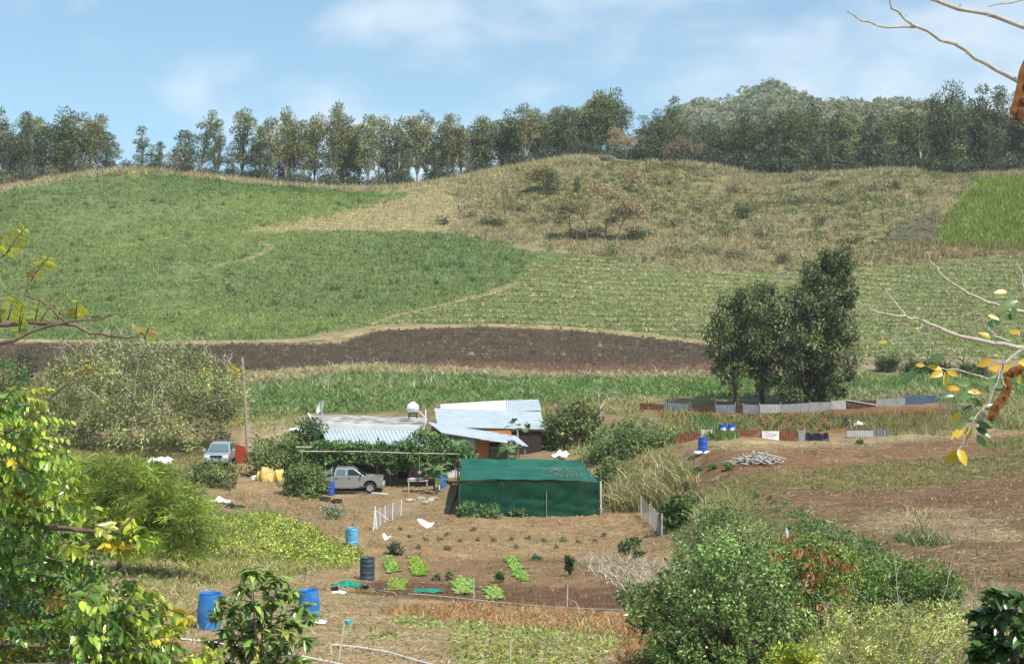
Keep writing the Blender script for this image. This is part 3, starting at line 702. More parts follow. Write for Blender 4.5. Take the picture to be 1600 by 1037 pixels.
def lean_to():
    o = thing('lean_to', 'open lean-to with sloping zinc roof and orange wall beside the house', 'lean-to')
    a, b, c, d = P(668, 659, 108), P(806, 680.5, 107), P(826, 697.5, 103), P(690, 676, 103.6)
    mb = MB(); quadsheet(mb, a, b, c, d, 40, .010); mb.build('roof', M['corr'], o, smooth=True)
    zb = -10.4
    mb = MB(); wall(mb, P(622, 700, 104.9).xy, P(693.6, 700, 104.9).xy, zb, P(0, 681, 104.9).z, .12); mb.build('painted_shade_panel', M['dark'], o)  # added dark panel, its colour stands in for deep shade behind the arbour
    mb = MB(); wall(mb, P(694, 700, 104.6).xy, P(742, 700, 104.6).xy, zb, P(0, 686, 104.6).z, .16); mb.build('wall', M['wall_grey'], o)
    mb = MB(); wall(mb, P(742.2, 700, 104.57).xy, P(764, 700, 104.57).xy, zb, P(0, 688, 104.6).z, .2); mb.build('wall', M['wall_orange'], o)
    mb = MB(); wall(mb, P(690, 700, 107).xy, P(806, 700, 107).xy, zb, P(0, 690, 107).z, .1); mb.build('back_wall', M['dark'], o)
    mb = MB()
    for px in np.arange(767, 812, 3.2): p = P(px, 700, 104.2); mb.box((p.x, p.y, (zb + P(0, 697, 104.2).z) / 2), (.06, .03, P(0, 697, 104.2).z - zb))
    mb.tube([P(765, 699, 104.22), P(812, 700, 104.22)], .03, 4); mb.build('slat_screen', M['timber'], o)
    for q in (c, d): MB().tube([q + v3(-.25, .2, -.1), v3(q.x - .25, q.y + .2, zb)], .05, 6).build('post', M['timber'], o)
lean_to()

# ------------------------------------------------------------------ shade house
def shade_house():
    o = thing('shade_house', 'long green shade net house on the garden with a sagging roof', 'shade house')
    d0 = 88.0; bl, br = P(718, 803, d0), P(937, 803, d0)
    bl.z = float(hz(bl.x, bl.y)) - .05; br.z = float(hz(br.x, br.y)) - .05
    tl, tm, tr = P(718, 751, d0), P(850, 749, d0), P(937, 752.5, d0)
    bkl, bkr = P(722, 717, 101), P(905, 718.5, 101)
    # roof with folds and sag
    nu_, nv_ = 44, 40; V = []
    for i in range(nu_ + 1):
        t = i / nu_
        f = tl.lerp(tm, t / .6) if t < .6 else tm.lerp(tr, (t - .6) / .4)
        b = bkl.lerp(bkr, t)
        for j in range(nv_ + 1):
            s = j / nv_; p = f.lerp(b, s)
            p.z += -.10 * math.sin(math.pi * ((s * 4) % 1)) * (0.3 + .7 * math.sin(math.pi * t)) + .03 * math.sin(9 * t + 14 * s) + .02 * math.sin(31 * t - 5 * s) + .045 * math.sin(19 * s + 1.5 * math.sin(4 * t))
            if j == 0: p.y -= .04
            V.append(p)
    k = nv_ + 1
    fs = np.array([(i * k + j, (i + 1) * k + j, (i + 1) * k + j + 1, i * k + j + 1) for i in range(nu_) for j in range(nv_)])
    link('roof', np_mesh('roof', np.array([tuple(v) for v in V]), [fs], smooth=True), M['net_roof'], o)
    def cloth(name, A, B, Ct, Dt, wav=.05, n=40, m_=10):   # bottom A..B, top Dt..Ct
        V = []
        nn = (B - A).cross(Dt - A).normalized()
        for i in range(n + 1):
            for j in range(m_ + 1):
                p = A.lerp(B, i / n).lerp(Dt.lerp(Ct, i / n), j / m_)
                V.append(p + nn * (wav * math.sin(i * .9 + 2 * math.sin(j * .5)) * .4 + wav * math.sin(i * .31 + j) * .3))
        k = m_ + 1
        fs = np.array([(i * k + j, (i + 1) * k + j, (i + 1) * k + j + 1, i * k + j + 1) for i in range(n) for j in range(m_)])
        return link(name, np_mesh(name, np.array([tuple(v) for v in V]), [fs], smooth=True), M['net_wall'], o)
    dz = v3(0, 0, -.03)
    cloth('front_net', bl, br, tr + dz, tl + dz, .10)
    off = v3(0, -.05, 0); lo_ = cloth('lower_net', bl + off, br + off, br.lerp(tr, .48) + off, bl.lerp(tl, .46) + off, .07); lo_.data.materials.clear(); lo_.data.materials.append(M['net_low'])
    lb = P(724, 760, 100.5); lb.z = float(hz(lb.x, lb.y)) - .05
    bo = bl + v3(-.65, .6, .0); bo.z = float(hz(bo.x, bo.y)) - .03
    cloth('side_net', lb, bo, tl + dz + v3(-.01, .03, 0), bkl + dz)
    rb = bkr.copy(); rb.z = float(hz(rb.x, rb.y)) - .05
    cloth('side_net', br + v3(.01, .02, 0), rb, bkr + dz, tr + dz)
    cloth('back_net', rb, lb, bkl + dz, bkr + dz)
    mb = MB()
    for t in (0.0, .31, .62, 1.0):
        f = bl.lerp(br, t); ft = tl.lerp(tr, t)
        for s in (.0, .33, .66, 1.0):
            q = f.lerp(lb.lerp(rb, t), s); qt = ft.lerp(bkl.lerp(bkr, t), s)
            MB().tube([v3(q.x, q.y + .12, float(hz(q.x, q.y)) - .2), v3(qt.x, qt.y + .12, qt.z - .12)], .045, 6).build('post', M['timber'], o)
    MB().tube([br + v3(.06, -.03, -.1), tr + v3(.05, -.03, .05)], .06, 7).build('corner_post', M['pale_timber'], o); MB().tube([bl.lerp(br, .62) + v3(0, -.1, -.1), tl.lerp(tr, .62) + v3(0, -.1, -.6)], .022, 5).build('stake', M['timber'], o)
    # light dry leaves on the roof
    n = 900; t = np.clip(.80 + rng.normal(size=n) * .10, .45, .985); s = np.clip(.38 + rng.normal(size=n) * .12 + (t - .8) * -.4, .05, .9)
    A_ = np.array(V).reshape(nu_ + 1, k, 3); pos = A_[(t * nu_).astype(int), (s * nv_).astype(int)] + np.stack([rng.uniform(-.1, .1, n), rng.uniform(-.17, .17, n), np.full(n, .10)], 1)
    L = Leaves(); d_ = unit(np.concatenate([rng.normal(size=(n, 2)), rng.normal(size=(n, 1)) * .25], 1)); L.rhomb(pos, d_, np.tile([0, 0, 1.], (n, 1)), np.full(n, .11), np.full(n, .05), pal(n, [(.22, .24, .17), (.18, .20, .14), (.27, .27, .2)]))
    lf = L.build('dry_leaves', M['straw'], o); lf['kind'] = 'stuff'
    # crops inside, seen through the net
    for t, h in ((.08, 1.5), (.25, 1.1), (.42, 1.0), (.55, 1.3), (.72, 1.2), (.86, .8)):
        q = bl.lerp(br, t) + v3(0, .5, 0); n = 90
        c = np.array([q.x, q.y, float(hz(q.x, q.y))]); L = Leaves()
        pos = c + np.stack([rng.normal(size=n) * .18, rng.normal(size=n) * .12, rng.uniform(.1, h, n)], 1)
        L.rhomb(pos, unit(rng.normal(size=(n, 3)) + [0, 0, .2]), rand_dirs(n), np.full(n, .22), np.full(n, .12), pal(n, [(.16, .28, .08), (.2, .33, .12)]))
        ob = L.build('staked_plant', M['leaf']); ob.data.transform(Matrix.Translation(-Vector(c))); ob.location = c
        tag(ob, 'leafy plant growing inside the shade house just behind its front net', 'plant', 'plants inside the shade house')
shade_house()

# ------------------------------------------------------------------ barrels
def barrel(name, px, py, d_or_none, h, r, m, label, tilt=(0, 0), open_top=True, ribs=(.3, .7), bulge=.05, taper=0, mark=None, base=None, sheet=None):
    p = base if base is not None else at(px, py)
    o = thing(name, label, 'barrel', p - v3(0, 0, .02), 0, 'barrels about the farm')
    o.rotation_euler = (R(tilt[0]), R(tilt[1]), 0)
    prof = [(0, 0), (r * .9, 0), (r * .95, .03 * h)]
    for i in range(1, 20):
        t = i / 20; rr = r * (.95 + bulge * math.sin(math.pi * t) + taper * (t - .5))
        for q in ribs:
            rr += .022 * math.exp(-((t - q) / .022) ** 2)
        prof.append((rr, t * h))
    rt = r * (.95 + taper * .5)
    prof += [(rt, h * .985), (rt + .012, h), (rt - .015, h)]
    if open_top: prof += [(rt - .03, h * .97), (rt - .03, h * .8)]
    else: prof += [(rt - .03, h - .025), (0, h - .025)]
    mb = MB(); mb.lathe(prof, sides=28, cap=False); mb.build('barrel_body', m, o, smooth=True)
    if open_top: MB().lathe([(rt - .028, h * .80), (0, h * .80)], sides=28, cap=False).build('water', M['water'], o)
    else:
        mb = MB(); mb.lathe([(.05, h - .026), (.05, h + .01), (0, h + .012)], (r * .5, 0, 0), 10, cap=False); mb.build('bung', M['black'], o)
    if mark: mark(o, r, h)
    return o
def smear(o, r, h):   # white paint patch low on the front
    for z, dx, w, hh in ((.10, .02, .42, .14), (.17, -.10, .25, .10), (.62, -.1, .12, .10)):
        mb = MB(); n = 8; vs = []
        for i in range(n + 1):
            a = -math.pi / 2 + dx * 2 + (i / n - .5) * w * 1.9; rr = r * 1.012
            k = math.sin(math.pi * (i + .4) / (n + .8))
            vs += [(rr * math.cos(a), rr * math.sin(a), h * (z + .02 * math.sin(i * 2.3))), (rr * math.cos(a), rr * math.sin(a), h * (z + hh * k + .012 * math.sin(i * 1.7)))]
        mb.add(vs, [(2 * i, 2 * i + 2, 2 * i + 3, 2 * i + 1) for i in range(n)])
        mb.build('paint_smear', M['paint_white'] if z < .5 else M['black'], o)
def label_patch(o, r, h):
    mb = MB(); n = 8; vs = []
    for i in range(n + 1):
        a = -math.pi / 2 + (i / n - .5) * 1.5; vs += [(r * 1.03 * math.cos(a), r * 1.03 * math.sin(a), h * .42), (r * 1.03 * math.cos(a), r * 1.03 * math.sin(a), h * .68)]
    mb.add(vs, [(2 * i, 2 * i + 2, 2 * i + 3, 2 * i + 1) for i in range(n)]); mb.build('pale_sticker', M['paint_white'], o)
barrel('plastic_barrel', 326, 983, 0, .92, .29, M['blue_mid'], 'large open blue barrel leaning slightly left of the leafy sapling', (0, 3), ribs=(), bulge=.10)
barrel('plastic_barrel', 484, 966, 0, .84, .29, M['blue_mid'], 'large open blue barrel standing right of the leafy sapling', (0, -3), ribs=(), bulge=.08)
barrel('plastic_barrel', 550, 853, 0, .86, .28, M['blue_light'], 'pale blue barrel with white paint smears above the dark drum', (0, 0), mark=smear, ribs=(.25, .9))
barrel('steel_drum', 573.5, 906, 0, .90, .30, M['drum'], 'dark ribbed steel drum beside the lettuce beds', (0, 1), ribs=(.14, .36, .64, .86), bulge=.0)
barrel('plastic_barrel', 516.5, 772.5, 0, .86, .29, M['blue'], 'deep blue barrel in front of the silver pickup', (0, 0), open_top=False)
barrel('plastic_barrel', 691, 762, 0, .82, .27, M['blue_mid'], 'blue barrel beside the curved papaya trunk', (0, 0), open_top=False)
barrel('plastic_barrel', 1098, 707, 0, .88, .27, M['blue'], 'blue barrel standing on white bags before the rusty sheet fence', (0, 0), open_top=False, base=at(1098, 709) + v3(0, 0, .13))
q = at(1150, 684); q2 = at(1163, 684)
barrel('plastic_barrel', 1150, 684, 0, .72, .27, M['blue'], 'left one of two blue barrels side by side behind a rusty sheet', open_top=False, mark=label_patch, base=v3(q.x, 103, float(hz(q.x, 103))))
barrel('plastic_barrel', 1163, 684, 0, .74, .27, M['blue'], 'right one of two blue barrels side by side behind a rusty sheet', open_top=False, mark=label_patch, base=v3(q.x + .62, 103, float(hz(q.x + .62, 103))))
for dx, lab in ((-.26, 'white bag under the left side of the blue barrel by the fence'), (.26, 'white bag under the right side of the blue barrel by the fence')):
    p = at(1098, 709); ob = MB().blob((0, 0, .08), .30, int(dx * 100), .3, 3, (1, .8, .38)).build('white_bag', M['cloth'], smooth=True); ob.location = p + v3(dx, -.12, 0); tag(ob, lab, 'bag')

# ------------------------------------------------------------------ vehicles
def wheel(parent, x, y, r, w, side):
    rot = Matrix.Rotation(R(90), 3, 'X')
    mb = MB(); mb.lathe([(r * .58, -w / 2), (r * .86, -w / 2), (r * .97, -w * .38), (r, -w * .2), (r, w * .2), (r * .97, w * .38), (r * .86, w / 2), (r * .58, w / 2), (r * .58, -w / 2)], (x, y, r), 28, rot, cap=False)
    t = mb.build('wheel', M['rubber'], parent, smooth=True)
    mb = MB(); yy = y + side * w * .36
    mb.lathe([(0, -.02), (r * .16, -.03), (r * .57, .01), (r * .57, -.03)], (x, yy, r), 24, Matrix.Rotation(R(90 if side < 0 else -90), 3, 'X'), cap=False)
    for k in range(6):
        a = 2 * math.pi * k / 6; c = Vector((x + math.cos(a) * r * .34, yy + side * .035, r + math.sin(a) * r * .34))
        mb.box(c, (r * .45, .03, r * .13), Matrix.Rotation(-a, 3, 'Y'))
    mb.build('rim', M['chrome'], t)
def arch(cx, r, z0, n=10): return [(cx + r * math.cos(a), max(z0, .36 + r * math.sin(a))) for a in np.linspace(math.pi, 0, n)]
def pickup():
    p = at(545, 764); p = v3(P(542, 0, 100.2).x, 100.2, float(hz(P(542, 0, 100.2).x, 100.2)))
    o = thing('pickup_truck', 'dusty silver double cab pickup parked under the vine arbour', 'pickup', p, R(2))
    W2 = .82; sill = .46
    def arcpts(cx, r=.44): return [(cx + r * math.cos(a), sill - .02 + r * .92 * math.sin(a)) for a in np.linspace(math.pi, 0, 11)]
    prof = [(-2.42, .55), (-2.40, sill)] + arcpts(-1.35) + arcpts(1.55) + [(2.30, sill), (2.36, .62), (2.38, .80), (2.30, .98), (2.05, 1.06), (1.12, 1.14), (.95, 1.10), (-.80, 1.10), (-.82, 1.06), (-2.42, 1.04)]
    MB().prism(prof, -W2, W2).build('body', M['silver'], o, bevel=.035)
    # cab
    def ring(z, x0, x1, w): return [v3(x0, -w, z), v3(x1, -w, z), v3(x1, w, z), v3(x0, w, z)]
    mb = MB(); mb.hexa(ring(1.098, -.80, 1.20, .80), ring(1.60, -.70, .50, .66)); mb.hexa(ring(1.601, -.70, .50, .66), ring(1.66, -.62, .40, .58)); mb.build('cab', M['silver'], o, bevel=.03)
    def side_quad(name, xs_bot, xs_top, zb, zt, m, s, push=.012):
        def w(z): return .80 + (z - 1.098) / (1.60 - 1.098) * (.66 - .80) + push
        q = [v3(xs_bot[0], -w(zb) * s, zb), v3(xs_bot[1], -w(zb) * s, zb), v3(xs_top[1], -w(zt) * s, zt), v3(xs_top[0], -w(zt) * s, zt)]
        if s < 0: q = q[::-1]
        mb = MB(); mb.slab(q, .02); return mb
    for s in (1, -1):
        for (xb, xt) in (((-.68, -.02), (-.62, -.02)), ((.12, .92), (.12, .50))):
            pass
        rd = MB(); rd.slab([v3(-.76, -.825 * s, .52), v3(.03, -.825 * s, .52), v3(.03, -.825 * s, 1.085), v3(-.76, -.825 * s, 1.085)][::s], .02); rdo = rd.build('rear_door', M['silver'], o, bevel=.006)
        fd = MB(); fd.slab([v3(.055, -.825 * s, .52), v3(1.02, -.825 * s, .52), v3(1.02, -.825 * s, 1.085), v3(.055, -.825 * s, 1.085)][::s], .02); fdo = fd.build('front_door', M['silver'], o, bevel=.006)
        for d_, x in ((rdo, -.62), (fdo, .20)): MB().box((x, -.835 * s, .97), (.17, .03, .045)).build('handle', M['black'], d_)
        side_quad('w', (-.66, -.05), (-.60, -.05), 1.16, 1.53, M['glass'], s).build('side_window', M['glass_blue'], o)
        side_quad('w', (.12, .98), (.12, .50), 1.16, 1.53, M['glass'], s).build('side_window', M['glass'], o)
        MB().box((.98, -.93 * s, 1.20), (.10, .16, .13)).build('mirror', M['black'], o, bevel=.02)
        MB().box((-.0, -.86 * s, .40), (1.7, .12, .05)).build('side_step', M['chrome'], o, bevel=.01)
        wheel(o, -1.35, -.74 * s, .36, .25, -s); wheel(o, 1.55, -.74 * s, .36, .25, -s)
        MB().box((2.29, -.60 * s, .86), (.14, .34, .17)).build('headlight', M['lamp_glass'], o, bevel=.02)
        MB().box((-2.41, -.72 * s, .85), (.05, .14, .30)).build('tail_light', M['red_lens'], o)
    mb = MB(); mb.slab([v3(1.215, -.70, 1.13), v3(1.215, .70, 1.13), v3(.535, .60, 1.56), v3(.535, -.60, 1.56)], .02); mb.build('windscreen', M['glass'], o)
    mb = MB(); mb.box((-1.62, 0, 1.052), (1.5, 1.42, .03)); mb.build('load_bed', M['black'], o)
    mb = MB()
    for s in (-1, 1):
        mb.tube([(-.95, .68 * s, 1.04), (-.93, .62 * s, 1.55), (-.93, .50 * s, 1.63), (-.93, 0, 1.64)], .035, 8); mb.tube([(-.94, .65 * s, 1.50), (-1.35, .68 * s, 1.28), (-1.95, .72 * s, 1.06)], .03, 8)
        mb.tube([(-.94, .66 * s, 1.33), (-1.3, .69 * s, 1.18), (-1.62, .71 * s, 1.06)], .022, 8)
    mb.build('sports_bar', M['chrome'], o, smooth=True)
    MB().box((1.62, 0, 1.13), (.42, .5, .07)).build('bonnet_scoop', M['silver'], o, bevel=.03)
    MB().box((2.39, 0, .56), (.16, 1.62, .24)).build('bumper', M['sheet_pale'], o, bevel=.05)
    MB().box((2.375, 0, .86), (.05, .8, .16)).build('grille', M['black'], o, bevel=.01)
pickup()
def suv():
    p = at(343, 729); p = v3(p.x, 108, float(hz(p.x, 108)))
    o = thing('offroad_car', 'pale silver offroad car facing the camera behind weeds near the pole', 'car', p, R(-88))
    prof = [(-2.1, .5), (-2.1, 1.0), (-.2, 1.05), (.85, 1.05), (1.75, .98), (1.95, .85), (1.98, .5)]
    MB().prism(prof, -.86, .86).build('body', M['silver_blue'], o, bevel=.06)
    def ring(z, x0, x1, w): return [v3(x0, -w, z), v3(x1, -w, z), v3(x1, w, z), v3(x0, w, z)]
    mb = MB(); mb.hexa(ring(1.045, -2.0, .82, .82), ring(1.60, -1.8, .05, .64)); mb.hexa(ring(1.601, -1.8, .05, .64), ring(1.70, -1.6, -.15, .52)); mb.build('cabin', M['silver_blue'], o, bevel=.04)
    mb = MB(); mb.slab([v3(.82, -.72, 1.10), v3(.82, .72, 1.10), v3(.115, .57, 1.56), v3(.115, -.57, 1.56)], .02); mb.build('windscreen', M['glass_blue'], o)
    for s in (-1, 1):
        mb = MB(); q = [v3(-1.7, .845 * s, 1.12), v3(.6, .845 * s, 1.12), v3(.05, .69 * s, 1.54), v3(-1.6, .69 * s, 1.54)]; mb.slab(q if s < 0 else q[::-1], .02); mb.build('side_window', M['glass'], o)
        MB().box((.72, 1.02 * s, 1.17), (.14, .24, .17)).build('mirror', M['silver_blue'], o, bevel=.03)
        MB().box((1.93, .62 * s, .80), (.10, .34, .19)).build('headlight', M['lamp_glass'], o, bevel=.03)
        for x in (-1.3, 1.3): wheel(o, x, .76 * s, .37, .24, s)
    mb = MB()
    for s in (-1, 1): mb.tube([(-1.5, .5 * s, 1.74), (-.3, .5 * s, 1.74)], .022, 6)
    for x in (-1.3, -.5): mb.tube([(x, -.5, 1.745), (x, .5, 1.745)], .018, 6)
    mb.build('roof_rack', M['black'], o)
    MB().box((1.97, 0, .80), (.06, .80, .20)).build('grille', M['black'], o, bevel=.01)
    MB().box((2.02, 0, .56), (.16, 1.72, .22)).build('bumper', M['silver_blue'], o, bevel=.05)
suv()

# ------------------------------------------------------------------ fences
def sheet_fence():
    o = thing('sheet_metal_fence', 'long fence of mixed old metal sheets below the tall dark trees', 'fence', gnd(*P(1230, 640, 131).xy), 0)
    base = o.location.copy()
    spec = [(1000, 1038, 623, 634, 'rust'), (1038, 1078, 621.5, 635, 'sheet_blue'), (1078, 1118, 623, 636, 'rust_dark'), (1118, 1149, 624.5, 638, 'sheet_blue'), (1149, 1161, 625, 639, 'rust_dark'), (1161, 1187, 626, 639, 'sheet_blue'), (1187, 1220, 627, 641, 'sheet_pale'),
            (1220, 1265, 628, 642, 'sheet_grey'), (1265, 1299, 626, 640, 'sheet_grey'), (1299, 1322, 623, 638, 'sheet_pale'), (1322, 1369, 617, 629, 'rust_dark'), (1369, 1415, 615.5, 628, 'sheet_grey'), (1415, 1452, 614.5, 629, 'sheet_navy'), (1452, 1465, 621, 634, 'sheet_navy')]
    dd = lambda px: 131 + 5 * max(0, (px - 1295) / 170) - 2.0 * math.sin(math.pi * np.clip((px - 1000) / 300, 0, 1))
    posts = MB()
    for i, (a, b, t, bo, m) in enumerate(spec):
        da, db = dd(a), dd(b); pa, pb = P(a, 0, da), P(b, 0, db); g = v3(0, 0, 0)
        h = (bo - t) / F * da
        za, zb = float(hz(pa.x, pa.y)) - .05, float(hz(pb.x, pb.y)) - .05
        j = rng.uniform(-.06, .06); jj = rng.uniform(-.05, .05)
        tl = v3(pa.x, pa.y + jj, za + h + j) - base; tr = v3(pb.x - .015, pb.y + jj, zb + h - j * .5) - base
        mb = MB(); quadsheet(mb, tl, tr, v3(tr.x, tr.y, zb - base.z), v3(tl.x, tl.y, za - base.z), max(3, int((b - a) / 3.2)), .018); mb.build('metal_sheet', M[m], o, smooth=True)
        pm = MB(); pm.tube([v3(pa.x, pa.y + .1, za - .2) - base, v3(pa.x, pa.y + .1, za + h + .18) - base], .045, 6); pm.build('post', M['timber'], o)
        if 'rust_dark' == m and a == 1322:
            MB().tube([v3(tl.x, tl.y - .06, tl.z + .1), v3(tr.x, tr.y - .06, zb - base.z + .2)], .05, 5).build('loose_plank', M['grey_wood'], o)
sheet_fence()
def low_fence():
    spec = [(1057, 1095, 680.5, 693, 'rust', 99.5, 'dark rusty metal sheet set upright behind the blue barrel on bags'), (1096, 1113, 679, 692, 'pale_timber', 100, 'pale board set upright beside the blue barrel on bags'), (1148, 1190, 680, 690.5, 'rust', 100.5, 'low rusty sheet lying in front of the two blue barrels'),
            (1191, 1217, 677.5, 691, 'corr_white', 100.5, 'white board with grey scuffs between two thin posts'), (1217.5, 1247, 674, 690.5, 'rust', 100.8, 'reddish rusty sheet right of the white board'), (1248, 1258, 671, 689, 'sheet_grey', 101, 'narrow grey board right of the reddish rusty sheet'),
            (1259, 1295, 671.5, 684.5, 'tarp_black', 102, 'shiny black plastic sheet hung along the low fence'), (1323, 1365, 667, 680, 'sheet_pale', 103.5, 'pale sheet with rusty edges leaning at the right end of the low fence'), (1366, 1388, 668.5, 680, 'sheet_grey', 104, 'crumpled grey sheet at the far right end of the low fence')]
    for a, b, t, bo, m, d, lab in spec:
        pa, pb = P(a, t, d), P(b, t, d); zb = float(hz((pa.x + pb.x) / 2, d)); h = max(.35, (bo - t) / F * d)
        c = v3((pa.x + pb.x) / 2, d, zb)
        o = thing('fence_sheet', lab, 'metal sheet' if 'sheet' in lab else 'board', c, R(rng.uniform(-5, 5)), 'low patched fence in front of the red garden')
        w = (pb.x - pa.x); tilt = rng.uniform(.03, .12)
        mb = MB(); n = 14; 
        if m in ('tarp_black', 'sheet_grey') and w > .5:
            vs = [(-w / 2 + w * i / n, .05 * math.sin(i * 1.7) + .03 * math.sin(i * 3.1 + j) + tilt * j / 3, -.05 + h * j / 3 + (.05 * math.sin(i * 1.1) if j == 3 else 0)) for j in range(4) for i in range(n + 1)]
            mb.add(vs, [(j * (n + 1) + i, j * (n + 1) + i + 1, (j + 1) * (n + 1) + i + 1, (j + 1) * (n + 1) + i) for j in range(3) for i in range(n)])
            mb.build('sheet', M[m], o, smooth=False)
        else:
            quadsheet(mb, v3(-w / 2, tilt, h + rng.uniform(-.05, .03)), v3(w / 2, tilt, h + rng.uniform(-.05, .03)), v3(w / 2, 0, -.05), v3(-w / 2, 0, -.05), max(0, int(w / .16)) if m not in ('pale_timber', 'corr_white') else 0, .014); mb.build('sheet', M[m], o, smooth=True)
        if m == 'corr_white':
            mb = MB(); 
            for x0, z0, x1, z1 in ((-.4, .25, .2, .42), (-.3, .15, .42, .30), (.1, .12, .44, .45), (-.45, .42, -.1, .46)): mb.tube([v3(x0, -.02 + tilt * z0 / h, z0), v3((x0 + x1) / 2, -.02 + tilt * z0 / h, (z0 + z1) / 2 + .04), v3(x1, -.02 + tilt * z1 / h, z1)], .012, 4)
            mb.build('scuff', M['sheet_grey'], o)
        if m == 'sheet_pale': MB().tube([v3(-w / 2, tilt - .02, h), v3(w / 2, tilt - .02, h)], .04, 5).tube([v3(-w / 2, -.03, .02), v3(w / 2, -.03, .02)], .035, 5).build('rusty_edge', M['rust'], o)
        for s in (-1, 1): MB().tube([v3(s * w / 2, .10 + tilt, -.2), v3(s * w / 2 * .99, .10 + tilt, h + rng.uniform(.05, .35))], .03, 5).build('post', M['timber'], o)
low_fence()
def mesh_fence(name, label, path, h, nposts, mpost, lean=0):
    pts = [at(*p) for p in path]; base = pts[0].copy()
    o = thing(name, label, 'fence', base)
    cum = [0]
    for a, b in zip(pts, pts[1:]): cum.append(cum[-1] + (b - a).length)
    S = np.linspace(0, cum[-1], nposts); X = np.interp(S, cum, [p.x for p in pts]); Y = np.interp(S, cum, [p.y for p in pts]); Z = hz(X, Y)
    for x, y, z in zip(X, Y, Z): MB().tube([v3(x, y, z - .2) - base, v3(x + rng.uniform(-.05, .05) + lean, y, z + h + .08) - base], .035, 6).build('post', mpost, o)
    S = np.linspace(0, cum[-1], int(cum[-1] / .16) + 2); X = np.interp(S, cum, [p.x for p in pts]); Y = np.interp(S, cum, [p.y for p in pts]); Z = hz(X, Y)
    mb = MB()
    for x, y, z in zip(X, Y, Z): mb.tube([v3(x, y, z) - base, v3(x + lean, y, z + h) - base], .008, 4, cap=False)
    for k in range(6): mb.tube([v3(x + lean * k / 5, y, z + .04 + (h - .05) * k / 5) - base for x, y, z in zip(X, Y, Z)], .008, 4, cap=False)
    mb.build('wire_mesh', M['galv'] if mpost != M['wire_fence'] else M['wire_fence'], o)
    return o
f = mesh_fence('wire_fence', 'short pale wire mesh fence with white posts between barrel and shade house', [(586, 826), (604, 815), (626, 806)], .88, 5, M['pvc'])
MB().tube([at(583, 830) - f.location, at(583, 830) - f.location + v3(.12, 0, 1.2)], .04, 6).tube([at(589, 828) - f.location, at(589, 828) - f.location + v3(-.12, 0, 1.25)], .04, 6).tube([at(583, 830) - f.location + v3(.1, -.02, 1.1), at(590, 828) - f.location + v3(.6, 0, .5)], .03, 6).build('gate_frame', M['pvc'], f)
mesh_fence('wire_fence', 'dull wire fence with thin posts right of the metal sheet fence', [(1468, 640), (1500, 650), (1540, 665), (1570, 672)], 1.0, 9, M['wire_fence'])
mesh_fence('wire_fence', 'short wire fence with pale posts right of the shade house', [(1002, 808), (1018, 822), (1034, 838)], 1.1, 5, M['pale_timber'])

# ------------------------------------------------------------------ pole, red panel, sacks, tyres and farm clutter
p = at(388, 712); p = v3(P(388, 0, 110).x, 110, float(hz(P(388, 0, 110).x, 110)))
o = thing('utility_pole', 'tall leaning grey wooden pole behind the clipped green shrub', 'pole', p)
tz = P(0, 558, 110).z - p.z; tx = P(378.5, 0, 110).x - p.x
MB().tube([(0, 0, -.3), (tx * .45, 0, tz * .5), (tx, 0, tz)], [.115, .10, .08], 10).build('pole_shaft', M['timber'], o, smooth=True)
MB().box((tx * .97, -.11, tz * .97), (.06, .05, .22)).build('bracket', M['galv'], o)
p = v3(P(376, 0, 109).x, 109, float(hz(P(376, 0, 109).x, 109)))
o = thing('red_metal_screen', 'dark red sheet metal panel standing beside the wooden pole', 'panel', p, R(28))
mb = MB(); quadsheet(mb, (-.36, 0, 1.42), (.36, 0, 1.16), (.36, 0, -.02), (-.36, 0, -.02), 7, .018); mb.build('metal_sheet', M['red_iron'], o, smooth=True)
MB().tube([(-.34, .06, -.1), (-.34, .06, 1.4)], .035, 5).build('post', M['timber'], o); MB().tube([(.34, .06, -.1), (.34, .06, 1.15)], .035, 5).build('post', M['timber'], o)

def sack(x, y, z, s, rz, lean, label, seed):
    o = thing('filled_sack', label, 'sack', v3(x, y, z), R(rz), 'yellow sacks in front of the green shrub')
    o.rotation_euler = (R(lean), R(lean * .6), R(rz))
    n = 20; m_ = 9; mb = MB(); vs = []
    for j in range(m_ + 1):
        t = j / m_
        for k in range(n):
            a = 2 * math.pi * k / n; ca, sa = math.cos(a), math.sin(a)
            rx = (.235 + .035 * math.sin(math.pi * t) + .02 * math.sin(3 * t + seed)) * (1 if j else .9); ry = .21 * (1 - t ** 3.2) * (1 if j else .85) + .012
            sx_ = math.copysign(abs(ca) ** .6, ca) * rx; sy_ = math.copysign(abs(sa) ** .8, sa) * ry * (1 + .12 * math.sin(5 * a + 6 * t + seed))
            z_ = t * .74 + (.055 * abs(ca) ** 2 * t ** 6) + .012 * math.sin(4 * a + seed)
            vs.append((sx_ * s, sy_ * s, max(0, z_) * s))
    fs = [(i * n + k, i * n + (k + 1) % n, (i + 1) * n + (k + 1) % n, (i + 1) * n + k) for i in range(m_) for k in range(n)] + [tuple(range(n))[::-1], tuple(range(m_ * n, (m_ + 1) * n))]
    mb.add(vs, fs); mb.build('sack_body', M['sack'], o, smooth=True)
    MB().tube([(-.235 * s, -.02, .745 * s), (0, -.03, .735 * s), (.235 * s, -.02, .745 * s)], .014, 5).build('stitched_seam', M['timber'], o)
c = at(421, 752)
